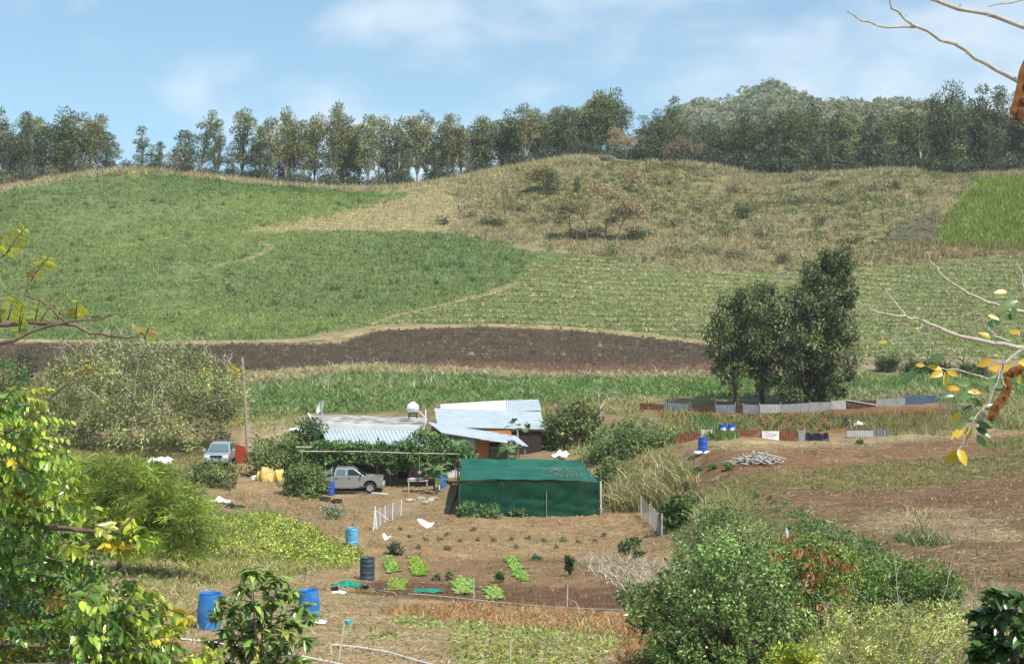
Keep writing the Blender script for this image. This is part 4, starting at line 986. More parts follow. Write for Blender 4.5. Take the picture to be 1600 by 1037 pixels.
for i, (dx, dy, dz, s, rz, ln, lab) in enumerate([(-.68, .1, 0, .85, 20, 8, 'leftmost sack of the yellow sack heap, lying low and shaded'), (-.36, .0, 0, 1.25, 50, 4, 'tallest upright yellow sack left of the heap middle'), (-.02, .32, .05, 1.05, -20, 5, 'yellow sack at the back middle of the sack heap'), (.08, -.22, 0, .9, 10, -6, 'short pale yellow sack at the front middle of the heap'),
                                    (.38, .15, 0, .95, 70, -4, 'yellow sack half hidden right of the heap middle'), (.72, .0, 0, 1.15, 30, -5, 'rightmost upright yellow sack of the heap'), (-.25, -.3, 0, .7, 0, 0, 'small yellow sack in front of the tallest sack')]):
    sack(c.x + dx, c.y + dy, float(hz(c.x + dx, c.y + dy)) + dz - .02, s, rz, ln, lab, i)
p = c + v3(-.95, .35, 0); ob = MB().blob((0, 0, .15), .32, 4, .35, 3, (1.2, .7, .6)).build('white_sack', M['cloth'], smooth=True); ob.location = p; tag(ob, 'crumpled white bag at the left end of the yellow sacks', 'bag')
def tyre(px, py, label):
    p = at(px, py); o = thing('old_tyre', label, 'tyre', p + v3(0, 0, -.02), 0, 'old tyres lying in front of the pickup'); o.rotation_euler = (R(5), R(-4), 0)
    mb = MB(); r, w = .36, .21
    prof = [(r * .56, .0), (r * .8, -.0), (r * .97, .03), (r, .07), (r, .14), (r * .97, .18), (r * .8, w), (r * .56, w), (r * .60, .17), (r * .60, .04), (r * .56, 0)]
    mb.lathe(prof, sides=26, cap=False); mb.build('tyre_ring', M['rubber'], o, smooth=True)
tyre(508, 782, 'black tyre lying nearer the blue barrel, left of the pair'); tyre(526, 785, 'dusty tyre lying flat, right of the pair before the pickup')
def rag(name, px, py, w, h, m, label, cat, seed, lift=.03, rz=0):
    p = at(px, py); n = 16; r = np.random.default_rng(seed); V = []
    for i in range(n + 1):
        for j in range(n + 1):
            u, v = i / n - .5, j / n - .5
            k = 1 + .25 * math.sin(5 * math.atan2(v, u) + seed)
            V.append((u * w * k, v * w * .7 * k, h * (.5 + .5 * math.sin(u * 7 + seed) * math.cos(v * 6 + seed * 2)) * math.exp(-((u * u + v * v) * 5)) + lift + .25 * h * r.random()))
    fs = np.array([(i * (n + 1) + j, (i + 1) * (n + 1) + j, (i + 1) * (n + 1) + j + 1, i * (n + 1) + j + 1) for i in range(n) for j in range(n)])
    ob = link(name, np_mesh(name, np.array(V), [fs], smooth=True), m); ob.location = p; ob.rotation_euler = (0, 0, R(rz))
    sm = ob.modifiers.new('thickness', 'SOLIDIFY'); sm.thickness = .015; sm.offset = 1
    return tag(ob, label, cat)
# white plastic held up on the bare plot, a bent sheet
def bent_sheet(px, py, pts, m, label, cat, name):
    p = at(px, py); d = p.y; o = MB(); V = []
    for (ax, ay), (bx, by), dy in pts:
        V += [((ax - px) / F * d, dy, -(ay - py) / F * d), ((bx - px) / F * d, dy + .25, -(by - py) / F * d)]
    n = len(pts) - 1; o.add(V, [(2 * i, 2 * i + 2, 2 * i + 3, 2 * i + 1) for i in range(n)])
    ob = o.build(name, m); ob.location = p; s = ob.modifiers.new('thickness', 'SOLIDIFY'); s.thickness = .02; sb = ob.modifiers.new('smooth', 'SUBSURF'); sb.subdivision_type = 'CATMULL_CLARK'; sb.levels = sb.render_levels = 1
    return tag(ob, label, cat)
bent_sheet(666, 826, [((651, 812), (652, 810), .1), ((656, 817), (660, 811), -.05), ((662, 822), (666, 815), .05), ((667, 826), (671, 817), .0), ((672, 823), (676, 817), .1), ((678, 819), (679, 814), .0)], M['cloth'], 'torn white plastic sheet lying on the bare furrows before the shade house', 'plastic sheet', 'plastic_sheet')
bent_sheet(602, 846, [((597, 834), (599, 832), .0), ((599, 840), (603, 836), .05), ((602, 846), (605, 840), .0), ((606, 841), (608, 838), .05), ((611, 838), (611, 837), .0)], M['cloth'], 'small upright white plastic scrap near the wire mesh fence', 'plastic scrap', 'plastic_scrap')
rag('green_net', 543, 917, .95, .22, M['net_heap'], 'crumpled turquoise green net heaped below the dark drum', 'net', 5)
rag('green_net', 669, 925, .95, .05, M['net_heap'], 'flat green net spread over a garden bed', 'net', 2, .04)
rag('white_tarp', 250, 726, 1.6, .75, M['cloth'], 'heap of white sheeting behind the feathery green tree', 'sheeting', 8)
rag('white_tarp', 345, 787, 1.0, .4, M['cloth'], 'crumpled white sheeting on the earth left of the bare yard', 'sheeting', 9)
rag('dark_tarp', 366, 795, 1.0, .3, M['tarp_black'], 'dark plastic sheet beside the crumpled white sheeting', 'sheeting', 3)
rag('white_tarp', 462, 675, 1.0, .5, M['cloth'], 'white sheeting on the rubble bank behind the clipped shrub', 'sheeting', 4)
for px, py, s, m, lab, cat in ((571, 922, .13, 'black', 'black pot lying below the dark drum', 'pot'), (523, 925, .14, 'black', 'small black pot beside the turquoise net', 'pot'), (545, 977, .12, 'teal', 'turquoise plastic bowl on the bare soil', 'bowl')):
    p = at(px, py); ob = MB().lathe([(0, 0), (s * .7, 0), (s, s * 1.3), (s * .92, s * 1.3), (s * .6, .03), (0, .03)], sides=16, cap=False).build('plant_pot' if cat == 'pot' else 'bowl', M[m], smooth=True); ob.location = p; tag(ob, lab, cat)
rag('white_rag', 496, 975, .4, .1, M['cloth'], 'white rag on the soil below the right blue barrel', 'rag', 12)
rag('white_rag', 529, 928, .45, .1, M['cloth'], 'pale rag on the soil beside the small black pot', 'rag', 13)
# pipes and canes
def pipe(name, path, r, m, label, cat='pipe', lift=.04):
    pts = [at(*p) + v3(0, 0, lift) for p in path]
    fine = [pts[0]]
    for a, b in zip(pts, pts[1:]):
        for t in (.25, .5, .75, 1.0):
            q = a.lerp(b, t); q.z = float(hz(q.x, q.y)) + lift; fine.append(q)
    return tag(MB().tube(fine, r, 7).build(name, m, smooth=True), label, cat)
pipe('irrigation_pipe', [(516, 1009), (560, 1013), (606, 1021), (640, 1031), (680, 1042)], .022, M['pvc'], 'white irrigation pipe crossing the bare soil at the bottom')
pipe('irrigation_pipe', [(280, 1000), (380, 1012), (470, 1027), (540, 1042)], .022, M['pvc'], 'thin pale pipe passing behind the leafy sapling')
pipe('bed_edge_pipe', [(592, 924), (640, 929), (720, 936), (800, 944), (970, 954)], .018, M['grey_wood'], 'long grey pipe along the lower edge of the garden beds')
pipe('white_beam', [(478, 767), (560, 769), (606, 773)], .055, M['pvc'], 'long white beam lying on the ground in front of the pickup', 'beam')
for (a, b, lab) in (((528, 1034), (538, 974), 'long bleached cane leaning in the bare soil near the bowl'), ((741, 938), (740, 903), 'pale stake beside the right lettuce clump'), ((886, 948), (887, 914), 'white stake standing in the dark garden bed'), ((797, 1037), (798, 1000), 'thin stake in the weeds at the bottom'), ((458, 672), (458, 645), 'thin stake')):
    if lab == 'thin stake': continue
    p = at(*a); q = P(b[0], b[1], p.y) - p
    ob = MB().tube([(0, 0, -.1), q * .5, q], [.022, .02, .016], 6).build('garden_stake', M['pale_timber']); ob.location = p; tag(ob, lab, 'stake')
# branch pile
o = thing('branch_pile', 'heap of bleached dead branches on the bare field right of the blue barrel', 'branch pile', at(1180, 724))
mb = MB(); rr = random.Random(3)
for i in range(90):
    a = rr.uniform(0, math.pi); ln = rr.uniform(.5, 1.5); x = rr.gauss(0, .6); y = rr.gauss(0, .35); z = max(.05, .62 - .38 * abs(x) - .4 * abs(y)) * rr.uniform(.3, 1.1); e = rr.gauss(0, .25)
    dv = v3(math.cos(a) * math.cos(e), math.sin(a) * math.cos(e) * .6, math.sin(e)) * ln / 2; c = v3(x, y, z)
    p0, p1, p2 = c - dv, c + v3(rr.gauss(0, .06), 0, rr.gauss(0, .06)), c + dv
    for p in (p0, p1, p2): p.z = max(p.z, .03)
    mb.tube([p0, p1, p2], [rr.uniform(.02, .045), .035, .015], 6)
mb.tube([(.2, -.2, .62), (1.2, -.15, .40), (1.75, -.1, .26)], [.05, .045, .035], 6)
mb.build('branch', M['grey_wood'], o); 
rag('white_rag', 1196, 722, .8, .3, M['cloth'], 'cream rag at the right foot of the dead branch heap', 'rag', 15)
rag('dark_scrap', 1323, 666, .7, .7, M['tarp_black'], 'dark crumpled scrap above the pale leaning sheet', 'scrap', 17)
rag('pale_scrap', 1342, 666, .9, .4, M['white_plastic'], 'pale plastic scrap beside the dark scrap in the right garden', 'scrap', 18)
# low table with clutter under the arbour
p = at(653, 768); o = thing('work_table', 'low weathered work table with clutter under the arbour', 'table', p)
MB().box((0, 0, .72), (1.35, .7, .05)).build('table_top', M['grey_wood'], o)
for sx in (-1, 1):
    for sy in (-1, 1): MB().tube([(sx * .58, sy * .28, 0), (sx * .58, sy * .28, .70)], .04, 6).build('leg', M['pale_timber'], o)
for i, (dx, m, lab, c) in enumerate(((-.35, 'grey_wood', 'grey bundle on the left half of the work table', 'bundle'), (.05, 'sheet_pale', 'pale tin lying on the middle of the work table', 'tin'))):
    ob = MB().blob((0, 0, .07), .2, i, .3, 2, (1.4, .8, .45)).build('work_bundle' if i == 0 else 'tin', M[m], smooth=True); ob.location = p + v3(dx, -.1, .76); tag(ob, lab, c)
q = p + v3(.08, .4, 1.1)
ob = MB().lathe([(.0, 0), (.05, 0), (.10, .05), (.11, .10), (.08, .17), (.03, .2), (0, .2)], sides=14, cap=False).tube([(0, 0, .19), (0, 0, 1.25)], .006, 4).build('hanging_float', M['white_plastic'], smooth=True); ob.location = q; tag(ob, 'white globe hanging under the arbour above the work table', 'float')
for dx, m, s, lab in ((1.15, 'red_iron', .17, 'red bucket left of the curved papaya trunk'), (1.28, 'white_plastic', .16, 'white bucket left of the curved papaya trunk')):
    ob = MB().lathe([(0, 0), (s * .75, 0), (s, .32), (s * .93, .32), (s * .7, .04), (0, .04)], sides=16, cap=False).build('bucket', M[m], smooth=True); x, y = p.x + dx, p.y + (.1 if m == 'red_iron' else .5); ob.location = gnd(x, y); tag(ob, lab, 'bucket')
for i, px in enumerate((658, 672, 665, 680, 640)):
    p = at(px, 780 + (i % 3) * 3); ob = MB().blob((0, 0, .06), .22, i, .35, 2, (1.3, .9, .5)).build('stone', M['stone']); ob.location = p; ob.rotation_euler = (0, 0, i); tag(ob, ['rounded stone', 'flat stone', 'broad stone', 'pale stone', 'small stone'][i] + ' on the bank below the work table', 'stone', 'stones on the bank below the table')
# arbour timber
def arbour():
    o = thing('vine_arbour', 'long timber arbour carrying the vines over the silver pickup', 'arbour', gnd(P(580, 0, 101).x, 102))
    b = o.location
    fr_, bk = 100.9, 103.6
    zt = P(0, 705, fr_).z - b.z
    mb = MB(); mb.tube([P(468, 705, fr_) - b, P(560, 705, fr_) - b, P(640, 707.5, fr_) - b, P(716, 709, fr_) - b], .035, 6); mb.tube([P(463, 698, 101.4) - b, P(488, 698, 101.4) - b], .04, 6); mb.build('front_rail', M['pale_timber'], o)
    mb = MB()
    for px in np.linspace(472, 712, 14): mb.tube([P(px, 705, fr_) - b + v3(0, .02, -.08), v3(P(px, 0, bk).x, bk, 0) - v3(b.x, b.y, 0) + v3(0, 0, zt - .02)], .03, 5)
    for y in (101.6, 102.3, 103): mb.tube([v3(P(470, 0, y).x - b.x, y - b.y, zt - .04), v3(P(714, 0, y).x - b.x, y - b.y, zt - .04)], .03, 5)
    mb.build('rafter', M['timber'], o)
    for px, y in ((472, fr_), (610, 102.6), (472, bk), (545, bk), (712, bk), (588, bk)):
        x = P(px, 0, y).x; MB().tube([v3(x, y, float(hz(x, y)) - .2) - b, v3(x, y, b.z + zt) - b], .035, 6).build('post', M['timber'], o)
    return o
arbour()

for px, py, top, lab in ((1155, 806, 791, 'pale bottle upturned on a stake near the dry straw grass'), (1229, 852, 826, 'pale bottle upturned on a stake above the red tinged bush'), (1301, 892, 874, 'pale bottle upturned on a stake between the red tinged bush and the low dark bush')):
    d = at(px, py).y; d = min(d, 46) if px > 1200 else d; g = gnd(P(px, 0, d).x, d); h = max(.5, P(px, top, d).z - g.z)
    o = thing('bottle_marker', lab, 'bottle', g, 0, 'bottles on stakes along the field edge')
    MB().tube([(0, 0, -.1), (0, 0, h - .1)], .015, 5).build('stake', M['timber'], o)
    MB().lathe([(.0, h - .30), (.055, h - .30), (.06, h - .27), (.06, h - .08), (.02, h), (.018, h + .04), (0, h + .04)], sides=12, cap=False).build('bottle_body', M['bottle'], o, smooth=True)
rag('white_sheeting', 878, 716, 1.0, .7, M['cloth'], 'white plastic sheeting just behind the shade house roof', 'sheeting', 21)
for nm in ('white_sheeting',):
    ob = bpy.data.objects[nm]; ob.location = gnd(P(876, 0, 103.5).x, 103.5); ob.location.z = P(0, 717, 103.5).z
ob = MB().box((0, 0, -.9), (.9, .5, .9)).build('crate', M['timber']); ob.location = (bpy.data.objects['white_sheeting'].location.x, 103.5, bpy.data.objects['white_sheeting'].location.z + .5); tag(ob, 'wooden crate under the white sheeting behind the shade house', 'crate')
# ------------------------------------------------------------------ plants
def in_outline(poly, n):
    a = np.array(poly, float); out = []
    while sum(len(o) for o in out) < n:
        q = rng.uniform(a.min(0), a.max(0), (n * 3, 2)); out.append(q[inpoly(q[:, 0], q[:, 1], poly)])
    return np.concatenate(out)[:n]
def spread_outline(poly, n):
    """n points spread evenly in an outline (best candidate)"""
    c = in_outline(poly, n * 12); k = [0]; d = np.linalg.norm(c - c[0], axis=1)
    for _ in range(n - 1):
        i = int(np.argmax(d)); k.append(i); d = np.minimum(d, np.linalg.norm(c - c[i], axis=1))
    return c[k]
def clump_leaves(L, centres, radii, spec):
    n = spec['n']; m = len(centres) * n
    c = np.repeat(centres, n, 0); r = np.repeat(radii, n)
    o = rand_dirs(m); o[:, 2] = np.where(o[:, 2] < -.3, o[:, 2] * spec.get('under', .7), o[:, 2]); o = unit(o)
    rad = r * rng.uniform(spec.get('r0', .35), 1.0, m) ** .6
    pos = c + o * rad[:, None] * np.array([1, 1, spec.get('sq', .8)])
    d = unit(o * spec.get('out', .7) + rng.normal(size=(m, 3)) * .55 + np.array([0, 0, spec.get('lift', .05)]))
    nr = unit(o * .6 + rng.normal(size=(m, 3)) * .5 + np.array([0, 0, .7]))
    ln = spec['L'] * np.exp(rng.normal(size=m) * .25); w = spec['W'] * np.exp(rng.normal(size=m) * .2)
    cc = np.repeat(np.exp(rng.normal(size=(len(centres), 1)) * spec.get('cv', .16)), n, 0)
    col = np.clip(pal(m, spec['cols'], spec.get('var', .2), spec.get('wt')) * cc, .004, .9)
    k = spec.get('kind', 'rhomb')
    if k == 'rhomb': L.rhomb(pos, d, nr, ln, w, col)
    elif k == 'leaf': L.leaf(pos, d, nr, ln, w, col)
    elif k == 'blade': L.blade(pos, d, ln, w, col, spec.get('droop', .35))
    else: L.tri(pos, d, ln, w, col)
def weeds(L, pts, n, r, ln, w, cols, sq=.5):
    if len(pts): clump_leaves(L, pts + np.array([0, 0, r * sq * .6]), r * np.exp(rng.normal(size=len(pts)) * .35), dict(n=n, L=ln, W=w, cols=cols, sq=sq, r0=.1, cv=.25, lift=.15))
def curve(a, b, sag=.2, n=5, jit=.05):
    a, b = Vector(a), Vector(b); ln = (b - a).length
    m = a.lerp(b, .45) + v3(0, 0, 1) * ln * sag
    out = []
    for i in range(n + 1):
        t = i / n; p = a * (1 - t) ** 2 + m * 2 * t * (1 - t) + b * t * t
        if 0 < i < n: p += v3(random.gauss(0, jit), random.gauss(0, jit), random.gauss(0, jit)) * ln * .3
        out.append(p)
    return out
def plant(name, label, cat, base, outline, d, depth, n, r, spec, bark='bark', trunk_r=.12, fork=.3, limbs=10, crown='crown', trunk='trunk', group=None, leafmat='leaf', rv=.2, twig=None, stems=None, lean=0):
    """a tree or shrub whose crown fills an outline at a distance; clumps are spread through its depth"""
    base = Vector(base)
    o = thing(name, label, cat, base, 0, group)
    q = spread_outline(outline, n)
    cx = q[:, 0].mean(); hw = max(np.ptp(q[:, 0]) / 2, 1)
    rel = np.sqrt(np.clip(1 - ((q[:, 0] - cx) / hw) ** 2 * .8, .05, 1))
    dd = d + rng.uniform(-1, 1, n) * depth * rel
    pts = np.stack([(q[:, 0] - CX) / F * dd, dd, -(q[:, 1] - CY) / F * dd], 1) - np.array(base)
    lo = hz(pts[:, 0] + base.x, pts[:, 1] + base.y) - base.z + r * .3
    pts[:, 2] = np.maximum(pts[:, 2], lo)
    rad = r * np.exp(rng.normal(size=n) * rv)
    L = Leaves(); clump_leaves(L, pts, rad, spec); L.build(crown, M[leafmat], o)
    h = pts[:, 2].max()
    mb = MB(); f = Vector((pts[:, 0].mean() * fork + lean, pts[:, 1].mean() * fork, h * fork))
    if stems is None:
        mb.tube(curve((0, 0, -.15), f, 0, 4, .03), [trunk_r * (1.25 - .13 * i) for i in range(5)], 8)
        ids = np.argsort(-np.linalg.norm(pts - np.array(f), axis=1))[::max(1, n // limbs)][:limbs]
        for i in ids:
            c = curve(f, pts[i], .12, 5); r0 = trunk_r * random.uniform(.35, .6); mb.tube(c, [r0 * (1 - .15 * k) for k in range(6)], 6)
            for _ in range(2):
                j = random.randrange(n); s = c[random.randint(2, 4)]
                if (Vector(pts[j]) - s).length < h * .45: mb.tube(curve(s, pts[j], .05, 3), [r0 * .4, r0 * .32, r0 * .22, r0 * .12], 5)
    else:
        for i in rng.choice(n, min(stems, n), replace=False):
            b0 = v3(random.gauss(0, .12) + pts[i][0] * .12, random.gauss(0, .1), -.1); mb.tube(curve(b0, pts[i], .15, 5), [trunk_r * (1 - .14 * k) for k in range(6)], 5)
    if twig:
        for _ in range(twig[0]):
            j = random.randrange(n) if random.random() < .35 else int(random.choice(np.argsort(-pts[:, 2])[:max(4, n // 4)])); s = Vector(pts[j]); e = s + v3(random.gauss(0, .5), random.gauss(0, .4), abs(random.gauss(.7, .4))).normalized() * random.uniform(.5, 1) * twig[1]
            c = curve(s, e, random.uniform(-.1, .15), 4); rr = twig[2]; mb.tube(c, [rr, rr * .85, rr * .7, rr * .5, rr * .25], 5)
            for _ in range(2):
                b_ = c[random.randint(2, 3)]; mb.tube(curve(b_, b_ + v3(random.gauss(0, .6), random.gauss(0, .4), abs(random.gauss(.5, .3))) * twig[1] * .4, .1, 3), [rr * .6, rr * .5, rr * .35, rr * .15], 4)
    mb.build(trunk, M[bark], o, smooth=True)
    return o
def bare_tree(name, label, base, h, spread, trunk_r, bark, seed, lean=0, levels=4, leaves=None, group=None, first=.3):
    o = thing(name, label, 'tree', base, 0, group); rr = random.Random(seed); mb = MB(); tips = []
    def grow(p, d, ln, r, lev):
        e = p + d * ln; m = p.lerp(e, .5) + v3(rr.gauss(0, .06), rr.gauss(0, .06), rr.gauss(0, .04)) * ln
        mb.tube([p, m, e], [r, r * .85, r * .68], 6 if lev > 1 else 4)
        if lev == 0: tips.append(tuple(e)); return
        for k in range(rr.choice((2, 3, 3))):
            nd = (d + v3(rr.gauss(0, .55), rr.gauss(0, .5), rr.gauss(.08, .3)) * spread).normalized(); grow(e, nd, ln * rr.uniform(.55, .85), r * .62, lev - 1)
    grow(v3(0, 0, -.1), v3(lean, 0, 1).normalized(), h * first, trunk_r, levels)
    mb.build('trunk', M[bark], o, smooth=True)
    if leaves:
        L = Leaves(); clump_leaves(L, np.array(tips), np.full(len(tips), leaves['r']), leaves); L.build('crown', M['straw'], o)
    return o

# ---- the ridge trees
def proto(kind, seed):
    global rng
    r = np.random.default_rng(seed); h = 13.0
    prm = {'open': (22, .30, 3.6, 1.2), 'dense': (34, .16, 3.9, 1.35), 'slim': (11, .25, 1.5, .95), 'lean': (18, .30, 3.0, 1.2), 'low': (20, .10, 3.6, 1.3)}[kind]
    n, z0, w, cr = prm
    P_ = []
    tries = 0
    while len(P_) < n and tries < 4000:
        tries += 1
        t = r.uniform(z0, .96); a = r.uniform(0, 6.28)
        wid = w * (math.sin(math.pi * np.clip((t - z0 + .15) / (1.1 - z0), 0, 1) ** (1.5 if kind == 'open' else 1.0)) ** .6) * (.75 + .25 * math.sin(t * 14 + seed))
        q = np.array([math.cos(a) * wid * r.uniform(.25, 1), math.sin(a) * wid * r.uniform(.2, .9), t * h])
        if kind == 'lean': q[0] += (t ** 1.6) * 2.2
        if all(np.linalg.norm(q - p) > cr * .95 for p in P_): P_.append(q)
    P_ = np.array(P_)
    mb = MB(); lx = 2.2 if kind == 'lean' else 0
    tr = [v3(lx * (max(t, 0) ** 1.6) + .25 * math.sin(t * 5 + seed), .2 * math.cos(t * 4 + seed), t * h) for t in (-.02, .15, .32, .5, .68, .84)]
    mb.tube(tr, [.24, .20, .17, .14, .10, .06], 7)
    for p in P_:
        k = int(np.clip(p[2] / h * 5.2 - 1, 1, 4)); mb.tube(curve(tr[k], p, .02, 3, .08), [.085, .07, .05, .025], 5)
    trunk = mb.build('trunk', M['bark_pale' if seed % 3 else 'bark']); tm = trunk.data; bpy.data.objects.remove(trunk)
    L = Leaves(); save = rng; rng = np.random.default_rng(seed + 50)
    cols = {'open': [(.22, .235, .085), (.30, .29, .10), (.15, .175, .07)], 'dense': [(.115, .15, .06), (.165, .19, .07), (.085, .115, .05)], 'slim': [(.12, .15, .065), (.16, .185, .08)], 'lean': [(.15, .18, .07), (.20, .215, .08)], 'low': [(.095, .13, .055), (.135, .16, .065)]}[kind]
    clump_leaves(L, P_, np.full(len(P_), cr) * np.exp(r.normal(size=len(P_)) * .18), dict(n=130, L=.40, W=.20, cols=cols, sq=.7, r0=.25, out=.5, cv=.2))
    rng = save
    return tm, L.mesh('crown')
KIND = {'open': [proto('open', s) for s in (1, 2, 3, 4)], 'dense': [proto('dense', s) for s in (5, 6, 7, 8)], 'slim': [proto('slim', s) for s in (9, 10)], 'lean': [proto('lean', s) for s in (11, 12)], 'low': [proto('low', s) for s in (13, 14)]}
KIND['mixed'] = [KIND['dense'][0], KIND['open'][1], KIND['dense'][2], KIND['open'][3], KIND['low'][0]]
LOOK = {'open': 'open crowned', 'dense': 'dense dark', 'slim': 'slim', 'lean': 'leaning', 'low': 'low bushy', 'mixed': 'set behind the front row'}
ridge = []
def R_(s, kind):
    for t in s.split():
        a = [float(v) for v in t.split(',')]; ridge.append((a[0], a[1], a[2], kind))
R_('8,174,22 35,173,18 55,176,18 88,175,18 112,182,15', 'dense'); R_('128,168,20 150,176,15', 'open'); R_('163,198,14', 'slim'); R_('176,212,9', 'low')
R_('-30,178,20 -60,172,22 1640,150,26 1680,156,26', 'dense')
R_('222,193,9 250,206,9', 'slim'); R_('238,222,10 362,222,11 398,222,12 410,215,10', 'low'); R_('290,192,15', 'dense'); R_('312,168,16', 'lean'); R_('342,188,10', 'slim'); R_('335,212,12', 'low')
R_('380,171,17 425,178,16 445,172,15 470,170,16 492,168,14 520,168,15 545,174,16 575,172,18 607,178,13 640,169,18 665,172,14 700,177,18 720,181,14', 'open'); R_('458,200,12 508,205,12 560,205,13 625,205,13 684,205,13', 'low')
R_('745,178,15 795,170,18 845,162,18 890,155,15', 'dense'); R_('770,174,15 822,164,15 868,160,16', 'open'); R_('912,145,17', 'lean'); R_('935,138,18', 'open'); R_('968,139,19', 'dense')
R_('1005,178,15', 'low'); R_('1030,166,21 1052,158,20 1098,186,24 1142,180,20 1165,172,18 1190,164,16 1218,166,20 1246,158,20 1276,156,24 1310,160,18 1338,172,16 1366,175,18 1396,166,20 1426,154,20 1452,143,18 1482,133,22 1508,140,16 1537,126,21 1562,138,18 1588,142,20 1610,150,20', 'dense')
R_('1122,192,16 1232,176,16 1330,180,14 1410,172,16 1470,165,16 1520,160,16', 'open'); R_('1080,198,16 1150,200,15 1205,194,16 1260,190,16 1296,190,14 1352,192,16 1385,190,15 1440,188,16 1497,180,16 1550,180,16', 'low')
R_('20,192,18 68,186,20 98,196,16 140,188,16 410,200,16 437,190,18 482,186,14 533,184,16 560,190,18 592,186,16 622,188,15 652,184,18 683,190,16 710,196,16 733,188,18 758,186,16 783,184,16 808,180,18 834,176,16 857,174,18 880,170,16 902,166,18 924,160,16 950,158,18', 'mixed')
ridge.sort()
gap_l = [t for t in ridge if t[0] < 190]; mid = [t for t in ridge if 190 <= t[0] < 990]; rgt = [t for t in ridge if t[0] >= 990]
ordn = ['first', 'second', 'third', 'fourth', 'fifth', 'sixth', 'seventh', 'eighth', 'ninth', 'tenth', 'eleventh', 'twelfth', 'thirteenth', 'fourteenth', 'fifteenth', 'sixteenth', 'seventeenth', 'eighteenth', 'nineteenth', 'twentieth', '21st', '22nd', '23rd', '24th', '25th', '26th', '27th', '28th', '29th', '30th']
lab = {}
for i, t in enumerate(reversed(gap_l)): lab[t] = '%s ridge tree left of the sky gap, %s' % (ordn[i], LOOK[t[3]])
h_ = len(mid) // 2
for i, t in enumerate(mid[:h_]): lab[t] = '%s ridge tree right of the sky gap, %s' % (ordn[i], LOOK[t[3]])
for i, t in enumerate(reversed(mid[h_:])): lab[t] = '%s ridge tree left of the notch beside the hazy hill, %s' % (ordn[i], LOOK[t[3]])
h_ = len(rgt) // 2
for i, t in enumerate(rgt[:h_]): lab[t] = '%s ridge tree right of the notch in the treeline, %s' % (ordn[i], LOOK[t[3]])
for i, t in enumerate(reversed(rgt[h_:])): lab[t] = '%s ridge tree counted from the right end of the treeline, %s' % (ordn[i], LOOK[t[3]])
cnt = {}
for t in ridge:
    px, top, hw, kind = t
    dc = crest(px); d = dc + {'low': 3, 'slim': 5, 'mixed': 10}.get(kind, 6) + rng.uniform(-2, 5)
    x = (px - CX) / F * d; z = float(hz(x, d)) - .3
    h = P(px, top + rng.normal() * 5, d).z - z
    c = cnt.get(kind, 0); cnt[kind] = c + 1
    tm, cm = KIND[kind][c % len(KIND[kind])]
    w0 = {'open': 3.9, 'dense': 4.3, 'slim': 2.3, 'lean': 3.6, 'low': 3.9, 'mixed': 3.9}[kind]
    s = h / 13.3; sx = hw / F * d / w0 * 1.75
    o = thing('ridge_tree', lab[t], 'tree', (x, d, z), 0 if kind == 'lean' else rng.uniform(0, 6.28), 'trees along the ridge'); j = rng.uniform(.72, 1.4); o.scale = (sx * j, sx * rng.uniform(.9, 1.2), s * rng.uniform(.96, 1.05)); o.rotation_euler[1] = R(rng.normal() * 5)
    link('trunk', tm, [], o); link('crown', cm, M['leaf'], o)
# understorey along the ridge
def shrub_mesh(seed, cols, n=9, w=1.6, h=1.6, r=.9, ln=.3, m=70):
    global rng
    save = rng; rng = np.random.default_rng(seed)
    c = np.stack([rng.uniform(-w, w, n), rng.uniform(-w * .6, w * .6, n), rng.uniform(.35, h, n)], 1)
    L = Leaves(); clump_leaves(L, c, np.full(n, r), dict(n=m, L=ln, W=ln * .5, cols=cols, cv=.25)); mb = MB()
    for p in c: mb.tube(curve((p[0] * .1, p[1] * .1, -.1), p, .1, 3), [.07, .055, .04, .02], 5)
    t = mb.build('stem', M['bark_dark']); me = t.data; bpy.data.objects.remove(t); rng = save
    return me, L.mesh('foliage')
SH = [shrub_mesh(s, [(.07, .095, .045), (.09, .115, .055), (.055, .075, .04)]) for s in (1, 2, 3)]
SHR = [shrub_mesh(s, [(.27, .20, .10), (.31, .24, .12), (.22, .18, .10)], 9, 1.8, 2.6, .9, .26, 40) for s in (4, 5)]
def put_shrub(pair, name, label, x, y, s, group=None, cat='shrub', dz=-.1, sz=None):
    o = thing(name, label, cat, (x, y, float(hz(x, y)) + dz), rng.uniform(0, 6.28), group); o.scale = (s, s, sz or s)
    link('stem', pair[0], [], o); link('foliage', pair[1], M['leaf'], o); return o
i = 0
for px in np.arange(-70, 1690, 17.0):
    if 180 < px < 208: continue
    px += rng.uniform(-5, 5); d = crest(px) + rng.uniform(0, 3.5); s = rng.uniform(.8, 1.5) * (1.35 if px > 1000 else 1.05)
    put_shrub(SH[i % 3], 'ridge_shrub', 'dark green shrub under the ridge trees', (px - CX) / F * d, d, s, 'understorey shrubs along the ridge'); i += 1
for px, s, lab_ in ((20, 1.1, 'dry reddish shrub at the far left end of the ridge'), (52, 1.2, 'second dry reddish shrub from the left on the ridge'), (82, .9, 'third dry reddish shrub from the left on the ridge'), (138, 1.3, 'dry reddish shrub just left of the sky gap on the ridge'), (268, 1.4, 'dry orange shrub just right of the sky gap on the ridge'), (318, 1.0, 'low reddish shrub under the leaning ridge tree')):
    d = crest(px) - rng.uniform(0, 2); put_shrub(SHR[i % 2], 'dry_shrub', lab_, (px - CX) / F * d, d, s); i += 1
put_shrub(SH[0], 'gap_shrub', 'small dark shrub inside the sky gap on the ridge', P(193, 0, crest(193)).x, crest(193) + 1, 1.0)
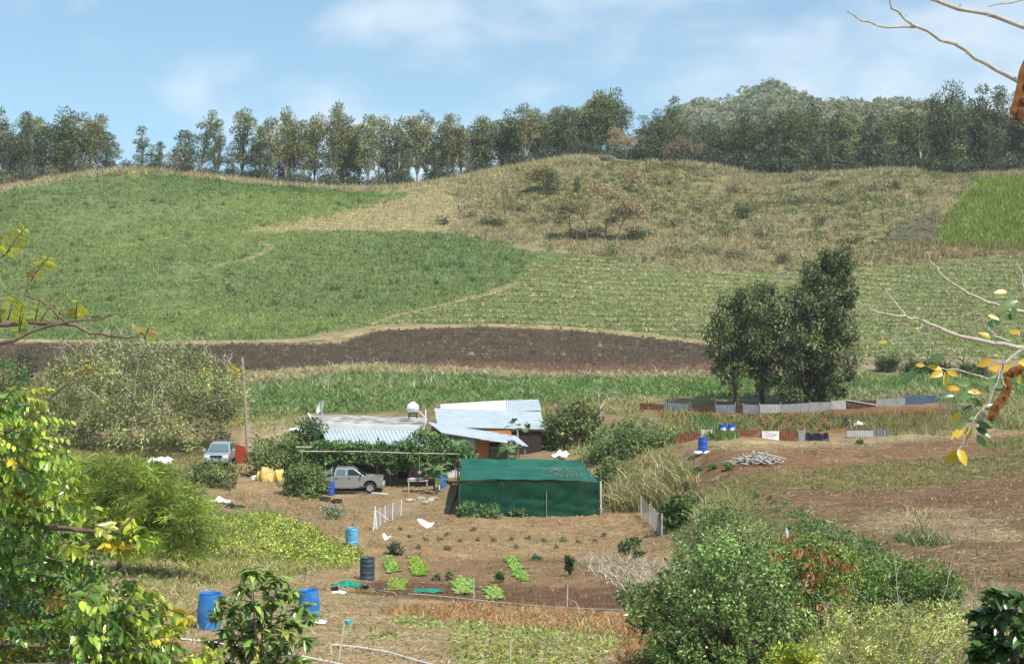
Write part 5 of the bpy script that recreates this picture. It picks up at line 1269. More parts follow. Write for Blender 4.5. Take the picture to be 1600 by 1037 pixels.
# trees in the scrub
OR = dict(n=20, L=.28, W=.15, cols=[(.38, .30, .17), (.33, .25, .14), (.42, .35, .21)], r=.9, cv=.15)
RD = dict(n=12, L=.28, W=.16, cols=[(.27, .19, .11), (.22, .16, .10)], r=.8)
for px, py, h, sp, seed, lean, lv, lab_ in ((958, 252, 8.5, 1.1, 3, .1, OR, 'orange leaved tree at the ridge foot below the notch'), (1070, 262, 8.5, 1.3, 5, .0, RD, 'sparse reddish tree at the ridge foot right of the orange tree'), (945, 372, 13.5, 1.15, 8, .1, OR, 'orange and bare tree standing in the middle of the scrub'), (985, 300, 6.0, 1.5, 9, 0, OR, 'broad low orange tree near the top of the scrub'),
                               (920, 378, 12, 1.3, 17, -.1, None, 'grey bare tree beside the orange tree in the middle scrub'), (788, 358, 11, 1.3, 6, .05, None, 'grey bare tree at the left edge of the scrub'), (1338, 328, 7.5, 1.0, 12, .45, None, 'leaning bare tree in the dry grass near the bright cane'), (760, 345, 7, 1.4, 21, -.2, None, 'low bare tree left of the scrub edge tree'), (895, 372, 9, 1.4, 27, -.2, dict(RD, cols=[(.22, .22, .10), (.28, .25, .12)], n=30), 'thin olive leaved tree at the left of the middle scrub trees'), (965, 378, 9, 1.35, 29, .15, dict(OR, n=40), 'orange leaved tree right of the middle scrub trees'), (850, 300, 7, 1.4, 33, 0, dict(RD, cols=[(.34, .27, .12), (.28, .24, .11)], n=30), 'tan leaved tree beside the dark upright shrub')):
    bare_tree('scrub_tree', lab_, at(px, py), h, sp, .15, 'bark', seed, lean, 5, lv, first=.24)
for px, py, s, sz, lab_ in ((860, 304, .8, 2.0, 'dark upright shrub left of the low orange tree'), (1165, 342, 1.0, 1.4, 'dark bushy shrub in the middle of the dry grass'), (1400, 296, .7, .9, 'small dark shrub left of the bright cane'), (902, 300, .5, 1.3, 'slender dark shrub just right of the upright dark shrub'), (690, 352, .6, .8, 'small dark shrub at the corner of the stubble rows'), (1300, 290, .9, .5, 'low spreading dark shrub under the right ridge trees'),
                        (1000, 372, 1.5, .8, 'wide low shrub at the right foot of the middle scrub trees'), (905, 374, 1.6, 1.0, 'wide low shrub at the left foot of the middle scrub trees'), (765, 352, 1.5, .7, 'wide low shrub under the grey bare scrub edge tree'), (1225, 412, .7, 1.0, 'small shrub at the lower edge of the dry grass')):
    p = at(px, py); put_shrub(SH[i % 3], 'scrub_shrub', lab_, p.x, p.y, s, None, sz=sz); i += 1

SHO = [shrub_mesh(s, [(.12, .125, .06), (.16, .15, .08), (.085, .10, .045)], 8, 1.5, 1.3, .7, .24, 40) for s in (7, 8)]
for k, (px, py) in enumerate(((870, 330), (930, 300), (1060, 352), (1090, 330), (1130, 370), (1150, 300), (1200, 370), (1245, 320), (1290, 350), (1330, 380), (1370, 300), (1190, 390), (1060, 395), (1020, 330), (1110, 398), (840, 350), (810, 330), (1440, 305), (1030, 290), (1260, 285), (1150, 405), (960, 398), (725, 340), (1310, 320))):
    p = at(px + rng.uniform(-6, 6), py); put_shrub(SHO[k % 2], 'twiggy_shrub', 'low olive brown shrub scattered in the dry scrub', p.x, p.y, rng.uniform(.9, 1.8), 'low shrubs scattered in the dry scrub', sz=rng.uniform(.8, 1.4))
# ---- distant hill with its woods
hp = np.array([(880, 300), (960, 265), (1010, 205), (1050, 172), (1090, 150), (1130, 153), (1165, 136), (1200, 121), (1240, 130), (1275, 147), (1330, 152), (1420, 150), (1500, 168), (1640, 185), (1800, 260)], float)
xs = np.linspace(30, 380, 150); ys = np.linspace(640, 1120, 90)
Xh, Yh = np.meshgrid(xs, ys, indexing='ij')
prof = np.interp(Xh / 900 * F + CX, hp[:, 0], -(hp[:, 1] - CY) / F * 900)
s_ = np.clip((Yh - 640) / 260, 0, 1); back = np.clip((1120 - Yh) / 220, 0, 1)
Zh = (prof + 10) * (s_ ** .85) * np.where(Yh > 900, back ** .6, 1) - 12 + 3.0 * wob(Xh, Yh, .05, 61) * s_
n1, n2 = Xh.shape; i0 = (np.arange(n1 - 1)[:, None] * n2 + np.arange(n2 - 1)[None]).ravel()
M['hill'] = mat('far_hillside', (.13, .15, .07), .95, .05, nscale=.05, namp=.4, n2=((.26, .22, .13), .03, .52, .66))
me = np_mesh('distant_hill', np.stack([Xh, Yh, Zh], -1).reshape(-1, 3), [np.stack([i0, i0 + n2, i0 + n2 + 1, i0 + 1], 1)], smooth=True)
tag(link('distant_hill', me, M['hill']), 'hazy wooded hill rising behind the ridge trees', 'hill', kind='structure')
n = 6500; a = rng.integers(0, n1, n); b = rng.integers(0, 49, n)
c = np.stack([Xh[a, b] + rng.uniform(-2, 2, n), Yh[a, b] + rng.uniform(-3, 3, n), Zh[a, b] + .3], 1)
L = Leaves(); clump_leaves(L, c, np.minimum(2.8 * np.exp(rng.normal(size=n) * .35), 4.2), dict(n=60, L=1.5, W=1.1, r0=.75, out=.2, cols=[(.23, .27, .14), (.25, .285, .15), (.21, .25, .13), (.29, .29, .18)], cv=.14, var=.06, sq=.6))
tag(L.build('hill_woodland', M['leaf']), 'woods covering the far hazy hill', 'woodland', kind='stuff')

# ---- the dark group by the fence
DK = dict(n=210, L=.42, W=.15, cols=[(.09, .12, .042), (.12, .15, .05), (.16, .18, .065), (.068, .092, .035)], lift=-.55, out=.3, cv=.22, sq=.95, r0=.2)
for (bx, by, d, poly, n, lab_, ln) in ((1153, 624, 135, [(1112, 510), (1128, 468), (1160, 450), (1190, 456), (1192, 520), (1186, 575), (1160, 596), (1122, 588), (1114, 550)], 26, 'leftmost dark tree of the clump by the sheet fence, thin trunk leaning', -.4),
                               (1190, 622, 137, [(1168, 480), (1188, 446), (1206, 450), (1211, 520), (1210, 585), (1192, 603), (1172, 580)], 19, 'second dark tree from the left in the clump by the fence', 0),
                               (1238, 626, 135, [(1230, 520), (1236, 462), (1254, 456), (1284, 480), (1296, 540), (1290, 612), (1262, 622), (1232, 618), (1228, 592)], 38, 'third dark tree from the left in the clump, dense down to its foot', 0),
                               (1282, 628, 136, [(1262, 420), (1288, 394), (1320, 392), (1331, 430), (1324, 500), (1334, 560), (1318, 612), (1280, 620), (1258, 606), (1262, 520), (1256, 460)], 46, 'tallest dark tree at the right end of the clump by the fence', .2)):
    b_ = gnd(P(bx, 0, d).x, d)
    plant('dark_tree', lab_, 'tree', b_, poly, d, 2.0, n, .85, DK, 'bark_dark', .20, .22, 14, group='dark trees by the sheet fence', lean=ln)
for px, py, h, lab_ in ((1386, 580, 2.4, 'left of the dark cane clumps right of the tall trees'), (1434, 585, 2.3, 'middle of the dark cane clumps right of the tall trees'), (1462, 584, 2.2, 'dark cane clump behind the twigs, third from the tall trees'), (1520, 588, 2.2, 'dark cane clump at the right end behind the hanging leaves')):
    p = at(px, py); L = Leaves(); tufts(L, rng.normal(size=(24, 3)) * [.55, .4, 0], 16, h * .62, .08, [(.085, .125, .045), (.11, .15, .055), (.07, .10, .04)], .25, .4, kind='blade')
    ob = L.build('cane_clump', M['leaf']); ob.location = p; tag(ob, lab_, 'plant', 'dark cane clumps')

# ---- around the farm
GRN = dict(n=130, L=.21, W=.12, cols=[(.11, .20, .045), (.16, .26, .06), (.08, .155, .035), (.22, .31, .08)], cv=.2)
p = gnd(P(200, 0, 112).x, 112)
plant('acacia_tree', 'wide grey green half bare tree with pale twigs at left behind the feathery tree', 'tree', p, [(62, 605), (105, 552), (160, 535), (230, 530), (300, 550), (368, 585), (378, 620), (350, 690), (300, 702), (240, 695), (130, 700), (70, 685), (48, 640)], 112, 3.8, 105, .95,
      dict(n=190, L=.25, W=.12, cols=[(.24, .29, .10), (.31, .35, .13), (.18, .23, .08), (.38, .38, .17)], r0=.1, cv=.2, sq=.9), 'bark_white', .20, .22, 26, twig=(80, 2.2, .035))
yl = Leaves(); q = np.array([P(px + rng.normal() * 7, py + rng.normal() * 5, 109 + rng.normal() * .6) for px, py in ((140, 578), (105, 577), (318, 582), (362, 580), (372, 578), (366, 660), (136, 582)) for _ in range(4)])
M['yellow'] = M['leaf']
clump_leaves(yl, q, np.full(len(q), .35), dict(n=22, L=.15, W=.08, cols=[(.50, .42, .04), (.42, .34, .05)]))
ac = [o for o in bpy.data.objects if o.name.startswith('acacia_tree')][0]
ob = yl.build('yellow_blossom', M['leaf']); ob.parent = ac; ob.location = -ac.location; ob['kind'] = 'stuff'
plant('left_green_tree', 'bright green bushy tree at the left edge beyond the yellow leaves', 'tree', gnd(P(10, 0, 125).x, 125), [(-60, 560), (0, 560), (30, 575), (35, 600), (20, 640), (-60, 650)], 125, 2, 26, .9, dict(GRN, cols=[(.10, .20, .05), (.13, .24, .06), (.07, .14, .04)]), 'bark', .2)
plant('left_dark_shrub', 'dark shrub between the ploughed field and the wide grey green tree', 'shrub', gnd(P(36, 0, 138).x, 138), [(22, 556), (50, 556), (52, 600), (24, 600)], 138, 1, 8, .8, dict(GRN, cols=[(.04, .06, .03), (.05, .07, .035)]), 'bark_dark', .08)
FE = dict(kind='blade', n=330, L=.26, W=.02, cols=[(.19, .28, .04), (.26, .34, .05), (.12, .20, .035), (.34, .40, .07)], lift=.0, out=.9, droop=.75, cv=.3, sq=.42, r0=.05)
plant('feathery_tree', 'yellow green feathery needled tree at left between the barrel and the grey tree', 'tree', gnd(P(185, 0, 50).x, 50), [(82, 745), (110, 724), (200, 722), (268, 738), (312, 790), (340, 845), (300, 866), (240, 862), (200, 870), (130, 850), (80, 820)], 50, 1.9, 92, .52, FE, 'bark_dark', .085, .34, 26)
SHRUB = dict(GRN, n=110, L=.20, W=.10)
plant('clipped_shrub', 'rounded dense green shrub behind the yellow sacks', 'shrub', at(430, 742), [(386, 715), (398, 695), (440, 688), (472, 685), (484, 712), (474, 738), (430, 741), (396, 736)], 104, 1.3, 40, .55, SHRUB, 'bark_dark', .05, stems=10)
plant('garden_tree', 'dark green small tree at the left corner of the flat roofed house', 'tree', gnd(P(482, 0, 104.5).x, 104.5), [(464, 690), (468, 664), (484, 656), (500, 664), (505, 685), (496, 712), (474, 714)], 104.5, .9, 22, .55, dict(SHRUB, cols=[(.075, .13, .045), (.10, .17, .06)]), 'bark_dark', .06)
plant('round_shrub', 'round yellow green shrub left of the deep blue barrel', 'shrub', at(472, 776), [(445, 752), (456, 736), (478, 730), (498, 740), (504, 758), (494, 773), (452, 774)], 97.5, 1.1, 30, .5, dict(SHRUB, cols=[(.16, .24, .065), (.21, .29, .085), (.11, .18, .05)]), 'bark_dark', .04, stems=10)
vb = [o for o in bpy.data.objects if o.name.startswith('vine_arbour')][0]
L = Leaves(); pts = []
for poly, d, dep, n in (([(478, 703), (500, 693), (560, 694), (640, 697), (700, 703), (712, 710), (640, 712), (560, 709), (480, 709)], 102.3, 1.2, 140), ([(470, 705), (540, 706), (600, 707), (612, 722), (560, 718), (520, 726), (480, 735), (466, 725)], 101.7, .6, 44), ([(628, 697), (645, 678), (660, 668), (684, 680), (700, 694), (690, 702), (640, 702)], 102.4, .8, 26), ([(640, 706), (690, 690), (735, 698), (742, 714), (700, 722), (650, 722)], 101.6, .5, 26), ([(604, 710), (714, 712), (712, 728), (690, 734), (650, 726), (610, 734)], 101.9, .4, 22), ([(596, 708), (640, 706), (712, 708), (700, 722), (668, 726), (640, 718), (612, 728)], 102.0, .5, 26), ([(530, 706), (600, 706), (600, 716), (540, 718)], 101.4, .3, 16)):
    q = spread_outline(poly, n); dd = d + rng.uniform(-dep, dep, n); pts.append(np.stack([(q[:, 0] - CX) / F * dd, dd, -(q[:, 1] - CY) / F * dd], 1))
pts = np.concatenate(pts) - np.array(vb.location)
clump_leaves(L, pts, .36 * np.exp(rng.normal(size=len(pts)) * .2), dict(GRN, n=60, L=.19, W=.13, cols=[(.12, .22, .06), (.17, .28, .08), (.085, .16, .045)], lift=-.2))
ob = L.build('arbour_vine', M['leaf']); ob.location = vb.location
tag(ob, 'leafy green vine spread over the timber arbour above the pickup', 'vine')
# papayas
def papaya(label, path, d, r0, crown, n=24, leaf=.40, cols=((.10, .20, .05), (.14, .26, .07))):
    pts = [P(px, py, d) for px, py in path]; b = pts[0].copy(); b.z = float(hz(b.x, b.y)); pts[0] = b
    o = thing('papaya_tree', label, 'tree', b); c = [p - b for p in pts]
    fine = [Vector(np.array([np.interp(t, np.linspace(0, 1, len(c)), [p[k] for p in c]) for k in range(3)])) for t in np.linspace(0, 1, 9)]
    MB().tube(fine, [r0 * (1.2 - .5 * i / 8) for i in range(9)], 8).build('trunk', M['bark_pale'], o, smooth=True)
    L = Leaves(); top = fine[-1]; mb = MB()
    for k in range(n):
        a = rng.uniform(0, 6.28); e = rng.uniform(-.5, 1.0); ln = rng.uniform(.6, 1.0) * crown
        tip = top + v3(math.cos(a) * math.cos(e), math.sin(a) * math.cos(e), math.sin(e) * .8) * ln
        mb.tube(curve(top, tip, .15, 3), [.02, .017, .014, .01], 4)
        m = 11; t = np.linspace(-2.0, 2.0, m); nn = unit(np.array([math.cos(a) * .9, math.sin(a) * .9, 1.0]) + rng.normal(size=3) * .35); e1 = unit(np.cross(nn, [-math.sin(a), math.cos(a), .01])); e1 = -e1; e2 = np.cross(nn, e1); dirs = np.cos(t)[:, None] * e1 + np.sin(t)[:, None] * e2 - np.array([0, 0, .15])
        L.rhomb(np.tile(tip, (m, 1)), unit(dirs), np.tile(nn, (m, 1)), leaf * (1 - .12 * np.abs(t)) * rng.uniform(.8, 1.1), np.full(m, leaf * .24), pal(1, list(cols)).repeat(m, 0) * rng.uniform(.9, 1.1, (m, 1)), .2)
    mb.build('leaf_stalk', M['pale_timber'], o); L.build('foliage', M['leaf'], o)
papaya('papaya tree with a curved pale trunk right of the work table', [(699, 783), (689, 775), (682, 764), (681, 750), (682, 737)], 99, .09, 1.15, 30)
papaya('papaya tree in front of the slatted screen under the zinc lean-to', [(795, 725), (794, 710), (795, 702)], 101.8, .06, 1.0, 18)
papaya('sparse papaya standing before the broad zinc shed roof', [(808, 700), (809, 682), (808, 668)], 107, .06, 1.0, 13, .38, ((.05, .10, .035), (.07, .13, .04)))
papaya('papaya before the pale grey wall of the lean-to', [(716, 735), (715, 715), (714, 700)], 102.5, .06, .9, 14, .45)
RT = dict(n=130, L=.26, W=.14, cols=[(.12, .16, .05), (.16, .19, .06), (.085, .12, .04), (.21, .23, .08)], cv=.22)
plant('round_tree', 'round olive green tree right of the zinc sheds', 'tree', gnd(P(888, 0, 112).x, 112), [(842, 695), (852, 664), (880, 645), (905, 638), (930, 652), (936, 690), (922, 712), (862, 712)], 112, 2.2, 62, .72, RT, 'bark', .14)
plant('bamboo_shrub', 'light green spreading shrub thicket right of the shade house', 'shrub', gnd(P(995, 0, 102).x, 102), [(922, 708), (950, 675), (985, 656), (1020, 668), (1055, 692), (1058, 722), (1010, 738), (960, 752), (930, 735)], 102, 2.4, 85, .62, dict(n=120, kind='rhomb', L=.27, W=.09, cols=[(.17, .26, .08), (.22, .31, .10), (.13, .20, .06), (.27, .33, .13)], lift=.1, cv=.2), 'bark', .05, stems=24)
plant('edge_shrub', 'leafy shrub against the right wall of the shade house', 'shrub', gnd(P(950, 0, 93).x, 93), [(942, 730), (955, 722), (972, 750), (960, 800), (942, 800)], 93, .8, 18, .5, dict(GRN, cols=[(.14, .20, .06), (.18, .24, .08)]), 'bark', .04, stems=8)
bare_tree('pale_bare_tree', 'leafless pale tree behind the round olive green tree', gnd(P(938, 0, 124).x, 124), 4.6, 1.2, .09, 'bark_pale', 31, 0, 5, None, first=.24)
L = Leaves(); b = gnd(P(1025, 0, 92).x, 92)
tufts(L, scatter([(958, 770), (1000, 760), (1080, 745), (1088, 765), (1062, 792), (962, 804)], 6, 2), 40, 1.1, .035, [(.42, .37, .18), (.34, .31, .14), (.26, .28, .10), (.48, .42, .24)], .22, .35, kind='blade')
tag(L.build('tall_dry_grass', M['straw']), 'tall arching dry grass between the thicket and the barrel on bags', 'grass', kind='stuff')
plant('corner_shrub', 'bright green shrub at the lower end of the tall dry grass', 'shrub', gnd(P(1072, 0, 80).x, 80), [(1036, 800), (1058, 782), (1086, 790), (1098, 825), (1086, 852), (1062, 840)], 80, 1.2, 32, .5, dict(GRN, cols=[(.10, .19, .04), (.14, .24, .05), (.06, .11, .03)]), 'bark_dark', .05, stems=10)
L = Leaves(); tufts(L, scatter([(1095, 840), (1100, 795), (1130, 780), (1160, 800), (1160, 855), (1120, 870)], 7, 2), 26, .8, .03, [(.44, .38, .22), (.30, .28, .11), (.24, .26, .09)], .2, .35, kind='blade')
tag(L.build('dry_verge_grass', M['straw']), 'dry straw grass on the bank right of the bright green shrub', 'grass', kind='stuff')

# ---- garden
CAB = [(.22, .36, .07), (.28, .42, .09), (.33, .45, .12)]
def bed(name, label, poly, gap, leaf, cols, hgt=.25, n=14, step=None):
    pts = rows(poly, gap, step or gap, R(8), jx=.12, jy=.1, jit=0); c = pts.mean(0); c[2] = float(hz(c[0], c[1])); L = Leaves(); m = len(pts) * n
    a = rng.uniform(0, 6.28, m); e = rng.uniform(.0, .5, m); d = np.stack([np.cos(a) * np.cos(e), np.sin(a) * np.cos(e), np.sin(e)], 1)
    L.rhomb(np.repeat(pts - c, n, 0) + [0, 0, .02], d, unit(np.stack([-np.cos(a) * .6, -np.sin(a) * .6, np.ones(m)], 1)), np.full(m, leaf) * rng.uniform(.7, 1.2, m), np.full(m, leaf * .65), np.repeat(pal(len(pts), cols, .12), n, 0) * rng.uniform(.9, 1.1, (m, 1)), .2)
    ob = L.build(name, M['leaf']); ob.location = c; tag(ob, label, 'vegetable bed', 'vegetable beds on the dark terrace')
bed('lettuce_bed', 'pale green lettuce bed nearest the dark drum', [(593, 872), (613, 868), (627, 893), (604, 896)], .20, .17, CAB)
bed('lettuce_bed', 'bright even green lettuce bed right of the first two upper beds', [(638, 871), (657, 871), (669, 899), (645, 900)], .14, .13, [(.23, .39, .045), (.28, .43, .06)])
bed('lettuce_bed', 'dull green seedling bed in the lower row beside the flat net', [(610, 905), (636, 904), (632, 923), (602, 923)], .14, .12, [(.24, .36, .06), (.29, .41, .08)])
bed('lettuce_bed', 'long diagonal bright lettuce bed in the middle of the terrace', [(788, 871), (805, 871), (830, 908), (811, 911)], .21, .18, [(.22, .38, .07), (.28, .44, .10)])
bed('lettuce_bed', 'round loose lettuce clump left of the pale stake', [(707, 915), (720, 902), (738, 908), (737, 928), (713, 930)], .24, .2, CAB)
bed('lettuce_bed', 'small loose lettuce clump right of the pale stake', [(757, 925), (766, 915), (784, 920), (782, 936), (762, 938)], .25, .19, CAB)
def herb(name, label, px, py, w, h, cols, n=7, ln=.16, cat='plant', group=None, kind='rhomb', wd=.5, d=None, m=46):
    p = at(px, py) if d is None else gnd(P(px, 0, d).x, d); s = p.y / F; global rng
    o = thing(name, label, cat, p, 0, group); W_, H_ = w * s / 2, h * s
    c = np.stack([rng.uniform(-W_, W_, n), rng.uniform(-W_ * .6, W_ * .6, n), rng.uniform(.25 * H_, .85 * H_, n)], 1)
    L = Leaves(); clump_leaves(L, c, np.full(n, max(.08, min(W_, H_) * .42)), dict(n=m, L=ln, W=ln * wd, cols=cols, kind=kind)); L.build('foliage', M['leaf'], o); mb = MB()
    for q in c: mb.tube(curve((q[0] * .15, q[1] * .15, -.05), q, .1, 3), [.02, .016, .012, .008], 4)
    mb.build('stem', M['bark'], o)
TOM = [(.16, .27, .09), (.21, .33, .11), (.12, .21, .07)]
herb('tomato_plant', 'leafy plant at the left foot of the shade house', 733, 808, 26, 22, TOM, 10, .2)
herb('tomato_plant', 'second leafy plant from the left along the shade house', 768, 809, 26, 18, TOM, 9, .2)
herb('tomato_plant', 'third leafy plant from the left along the shade house', 811, 806, 20, 14, TOM, 7, .18)
herb('silver_plant', 'pale silvery green bushy plant in the yard below the tyres', 521, 812, 30, 22, [(.28, .34, .20), (.33, .38, .24), (.18, .24, .12)], 10, .16)
herb('garden_plant', 'grey green plant just below the small white plastic scrap', 617, 866, 24, 22, [(.16, .21, .11), (.11, .16, .07)], 8, .15)
herb('garden_plant', 'tall leafy plant at the right side of the furrows', 982, 868, 26, 26, [(.12, .19, .08), (.09, .15, .06)], 9, .17)
herb('garden_plant', 'low plant right of the tall leafy plant', 1000, 872, 16, 12, [(.12, .19, .08), (.09, .15, .06)], 5, .14)
herb('young_conifer', 'narrow dark upright young conifer on the terrace', 891, 899, 8, 34, [(.05, .09, .03), (.08, .14, .04), (.04, .05, .03)], 16, .12, wd=.4)
herb('pot_plant', 'small dark green plant near the top of the long lettuce bed', 838, 876, 9, 9, [(.04, .12, .07), (.05, .14, .08)], 4, .1)
herb('garden_plant', 'leggy pale plant left of the long lettuce bed', 781, 910, 12, 22, [(.16, .22, .09), (.22, .28, .1)], 7, .12)
herb('garden_plant', 'low spreading plants between upper beds and pale stake', 694, 906, 30, 9, [(.15, .21, .08), (.2, .24, .1)], 8, .12)
herb('field_weed', 'dark weed left of the pair on the brown field below the blue barrel', 1092, 740, 11, 11, TOM, 5, .14); herb('field_weed', 'middle dark weed on the brown field below the blue barrel', 1114, 733, 10, 10, TOM, 5, .14); herb('field_weed', 'dark weed nearest the left foot of the branch heap', 1140, 734, 9, 9, TOM, 5, .14)
herb('field_weed', 'dark weed on the track under the low fence', 1343, 694, 9, 8, TOM, 5, .14)
for k, (px, py) in enumerate(((640, 842), (665, 845), (688, 846), (700, 838), (720, 848), (745, 846), (770, 848), (800, 846), (825, 844), (850, 848), (880, 846), (905, 850), (930, 848), (740, 830), (700, 860), (805, 858), (870, 858), (655, 858), (625, 830), (945, 838))):
    herb('furrow_plant', 'small dark plant in the rows of the bare furrowed plot', px, py, 6, 6.5, [(.12, .16, .07), (.16, .20, .09), (.22, .19, .10)], 4, .09, group='young plants in the furrowed plot', m=26)
L = Leaves(); weeds(L, scatter(PUMPK, 4.2, 3), 40, .24, .11, .09, [(.30, .37, .07), (.38, .44, .09), (.23, .31, .06), (.50, .50, .11)], .6)
tag(L.build('pumpkin_vines', M['leaf']), 'sunlit yellow green creeping crop left of the pale blue barrel', 'crop', kind='stuff')
L = Leaves(); tufts(L, scatter(GRASS_L, 13, 3), 10, .26, .022, [(.38, .34, .14), (.27, .29, .09), (.44, .40, .2), (.2, .25, .07)], .14, .5, kind='blade')
tufts(L, scatter([(230, 790), (340, 775), (340, 812), (440, 800), (340, 872), (220, 870)], 9, 3), 9, .28, .03, [(.24, .30, .08), (.33, .33, .12), (.17, .24, .06)], .15, .6, kind='blade')
tufts(L, scatter([(200, 870), (300, 910), (330, 925), (300, 1010), (200, 960), (120, 940)], 11, 3), 9, .26, .02, [(.40, .34, .17), (.30, .28, .11), (.46, .41, .23)], .16, .6, kind='blade')
tag(L.build('meadow_grass', M['straw']), 'dry yellow green grass between the feathery tree and the barrels', 'grass', kind='stuff')
L = Leaves(); tufts(L, scatter(AMBER, 26, 2), 9, .20, .018, [(.42, .24, .10), (.36, .20, .09), (.48, .33, .16), (.40, .32, .18)], .1, .4, kind='blade')
tufts(L, scatter([(990, 985), (1040, 970), (1060, 1010), (1040, 1060), (960, 1060)], 14, 2), 7, .3, .022, [(.36, .19, .07), (.28, .17, .08)], .1, .4, kind='blade')
tag(L.build('amber_crop', M['straw']), 'rust orange dried crop in a strip below the garden terrace', 'crop', kind='stuff')
L = Leaves(); tufts(L, scatter(NEAR_G, 16, 3), 9, .14, .035, [(.28, .36, .07), (.36, .40, .11), (.20, .30, .06), (.42, .38, .16)], .13, .8, kind='blade')
for poly in ([(605, 968), (660, 962), (700, 975), (690, 985), (640, 982)], [(700, 975), (760, 972), (765, 985), (720, 990)], [(570, 990), (610, 985), (615, 998), (580, 1000)]): tufts(L, scatter(poly, 14, 2), 9, .14, .05, [(.26, .34, .08), (.33, .38, .11)], .14, .8, kind='blade')
tag(L.build('low_weeds', M['leaf']), 'bright low weeds below the rust orange crop', 'weeds', kind='stuff')
# straw mulch and stubble on the bare ground
L = Leaves()
def litter(poly, dens, cols=((.48, .40, .25), (.40, .32, .19), (.55, .47, .31)), ln=.24, w=.03):
    p = scatter(poly, dens, 3); n = len(p); k = wob(p[:, 0] * .35, p[:, 1] * 2.2, 1.0, 71) > -.25; p = p[k]; n = len(p)
    a = rng.normal(size=n) * .7; L.rhomb(p + [0, 0, .05], unit(np.stack([np.cos(a), np.sin(a), rng.normal(size=n) * .15], 1)), np.tile([0, 0, 1.], (n, 1)), ln * np.exp(rng.normal(size=n) * .35), np.full(n, w), pal(n, list(cols)))
litter([(560, 800), (700, 800), (1010, 806), (1040, 868), (600, 866)], 26); litter([(320, 900), (560, 890), (600, 950), (1000, 960), (1000, 1060), (330, 1060)], 26); litter(EARTH_L, 14); litter(FIELD_R, 7, ln=.3, w=.045); litter([(1350, 800), (1500, 795), (1610, 830), (1610, 850), (1440, 850), (1330, 825)], 26, ln=.3); litter(TRACK_R, 18, ln=.3, w=.045); litter(YARD, 6)
tag(L.build('straw_litter', M['straw']), 'scattered dry straw lying over the bare earth of the farm', 'straw', kind='stuff')
L = Leaves()
tufts(L, scatter([(905, 880), (1000, 880), (1050, 890), (1040, 940), (960, 915)], 14, 3), 9, .5, .022, [(.50, .43, .32), (.42, .36, .27), (.36, .28, .18)], .2, .9, kind='blade')
tag(L.build('dead_stalks', M['straw']), 'grey tangle of dead stalks right of the dark terrace bed', 'stalks', kind='stuff')
L = Leaves(); q_ = rows(GARDEN, 1.0, .28, R(-2), jit=2, jy=.05); px_, py_ = project(*q_.T); tufts(L, q_[(py_ < 866) & (wob(q_[:, 0] * .4, q_[:, 1] * 2, 1.0, 91) > -.3)], 5, .16, .03, [(.19, .22, .09), (.26, .25, .12), (.15, .19, .07)], .1, .7)
tufts(L, rows(GARDEN, .95, .5, R(4), jit=2), 4, .16, .04, [(.2, .2, .1), (.3, .25, .14), (.14, .17, .07)], .12, .8)
tufts(L, scatter(YARD, 2.0, 3), 5, .2, .04, [(.25, .26, .1), (.35, .3, .16)], .15, .7); tufts(L, scatter(EARTH_L, 2.5, 3), 6, .25, .05, [(.2, .24, .1), (.3, .28, .14)], .15, .7); tufts(L, scatter([(320, 900), (560, 890), (600, 950), (1000, 990), (1000, 1060), (330, 1060)], 3, 3), 5, .17, .04, [(.25, .26, .1), (.34, .28, .15), (.2, .24, .08)], .14, .8)
tag(L.build('small_weeds', M['straw']), 'thin weeds over the bare plots and yard', 'weeds', kind='stuff')
# right side
L = Leaves(); tufts(L, scatter(GRASS_R, 9, 4), 8, .16, .04, [(.17, .21, .06), (.23, .25, .08), (.32, .28, .13), (.13, .17, .05)], .17, .8)
tufts(L, scatter(FIELD_R, 1.0, 4), 5, .22, .05, [(.20, .21, .08), (.30, .26, .13), (.36, .29, .16)], .17, .8); tufts(L, scatter([(1395, 838), (1440, 832), (1490, 845), (1480, 855), (1410, 850)], 16, 3), 8, .3, .05, [(.13, .18, .07), (.18, .22, .09)], .17, .7)
tufts(L, scatter([(1530, 690), (1700, 680), (1700, 700), (1540, 705)], 7, 3), 7, .26, .05, [(.15, .22, .06), (.2, .26, .08)], .17, .7)
tag(L.build('field_grass', M['straw']), 'patchy grass and weeds over the brown field at right', 'grass', kind='stuff')
L = Leaves()
tufts(L, scatter([(1400, 810), (1450, 790), (1470, 830), (1440, 850), (1380, 840)], 2, 3), 9, .4, .02, [(.50, .42, .24), (.42, .34, .18)], .2, .4, kind='blade')
tag(L.build('straw_tufts', M['straw']), 'thin tall straw tufts on the pale patch of the right field', 'grass', kind='stuff')
L = Leaves()
tufts(L, rows([(1060, 648), (1300, 646), (1330, 668), (1240, 682), (1060, 686)], 1.5, .45, R(-48), jit=2), 8, .3, .1, [(.13, .17, .05), (.13, .22, .06), (.07, .13, .04)], .17, .7)
tufts(L, scatter([(1085, 655), (1115, 650), (1130, 668), (1150, 688), (1112, 692), (1090, 676)], 4, 3), 10, .4, .1, [(.14, .20, .05), (.13, .24, .06)], .25, .6)
tufts(L, scatter([(1290, 650), (1400, 644), (1470, 646), (1500, 665), (1480, 682), (1390, 680), (1320, 668)], 3.2, 3), 9, .4, .06, [(.22, .21, .07), (.26, .26, .10), (.14, .17, .05)], .25, .5)
tufts(L, scatter([(1030, 640), (1090, 645), (1085, 680), (1040, 685)], 2.5, 3), 8, .5, .1, [(.22, .24, .08), (.3, .27, .11)], .25, .6)
tag(L.build('red_garden_crop', M['leaf']), 'green crop rows in the red soil between the two sheet fences', 'crop', kind='stuff')
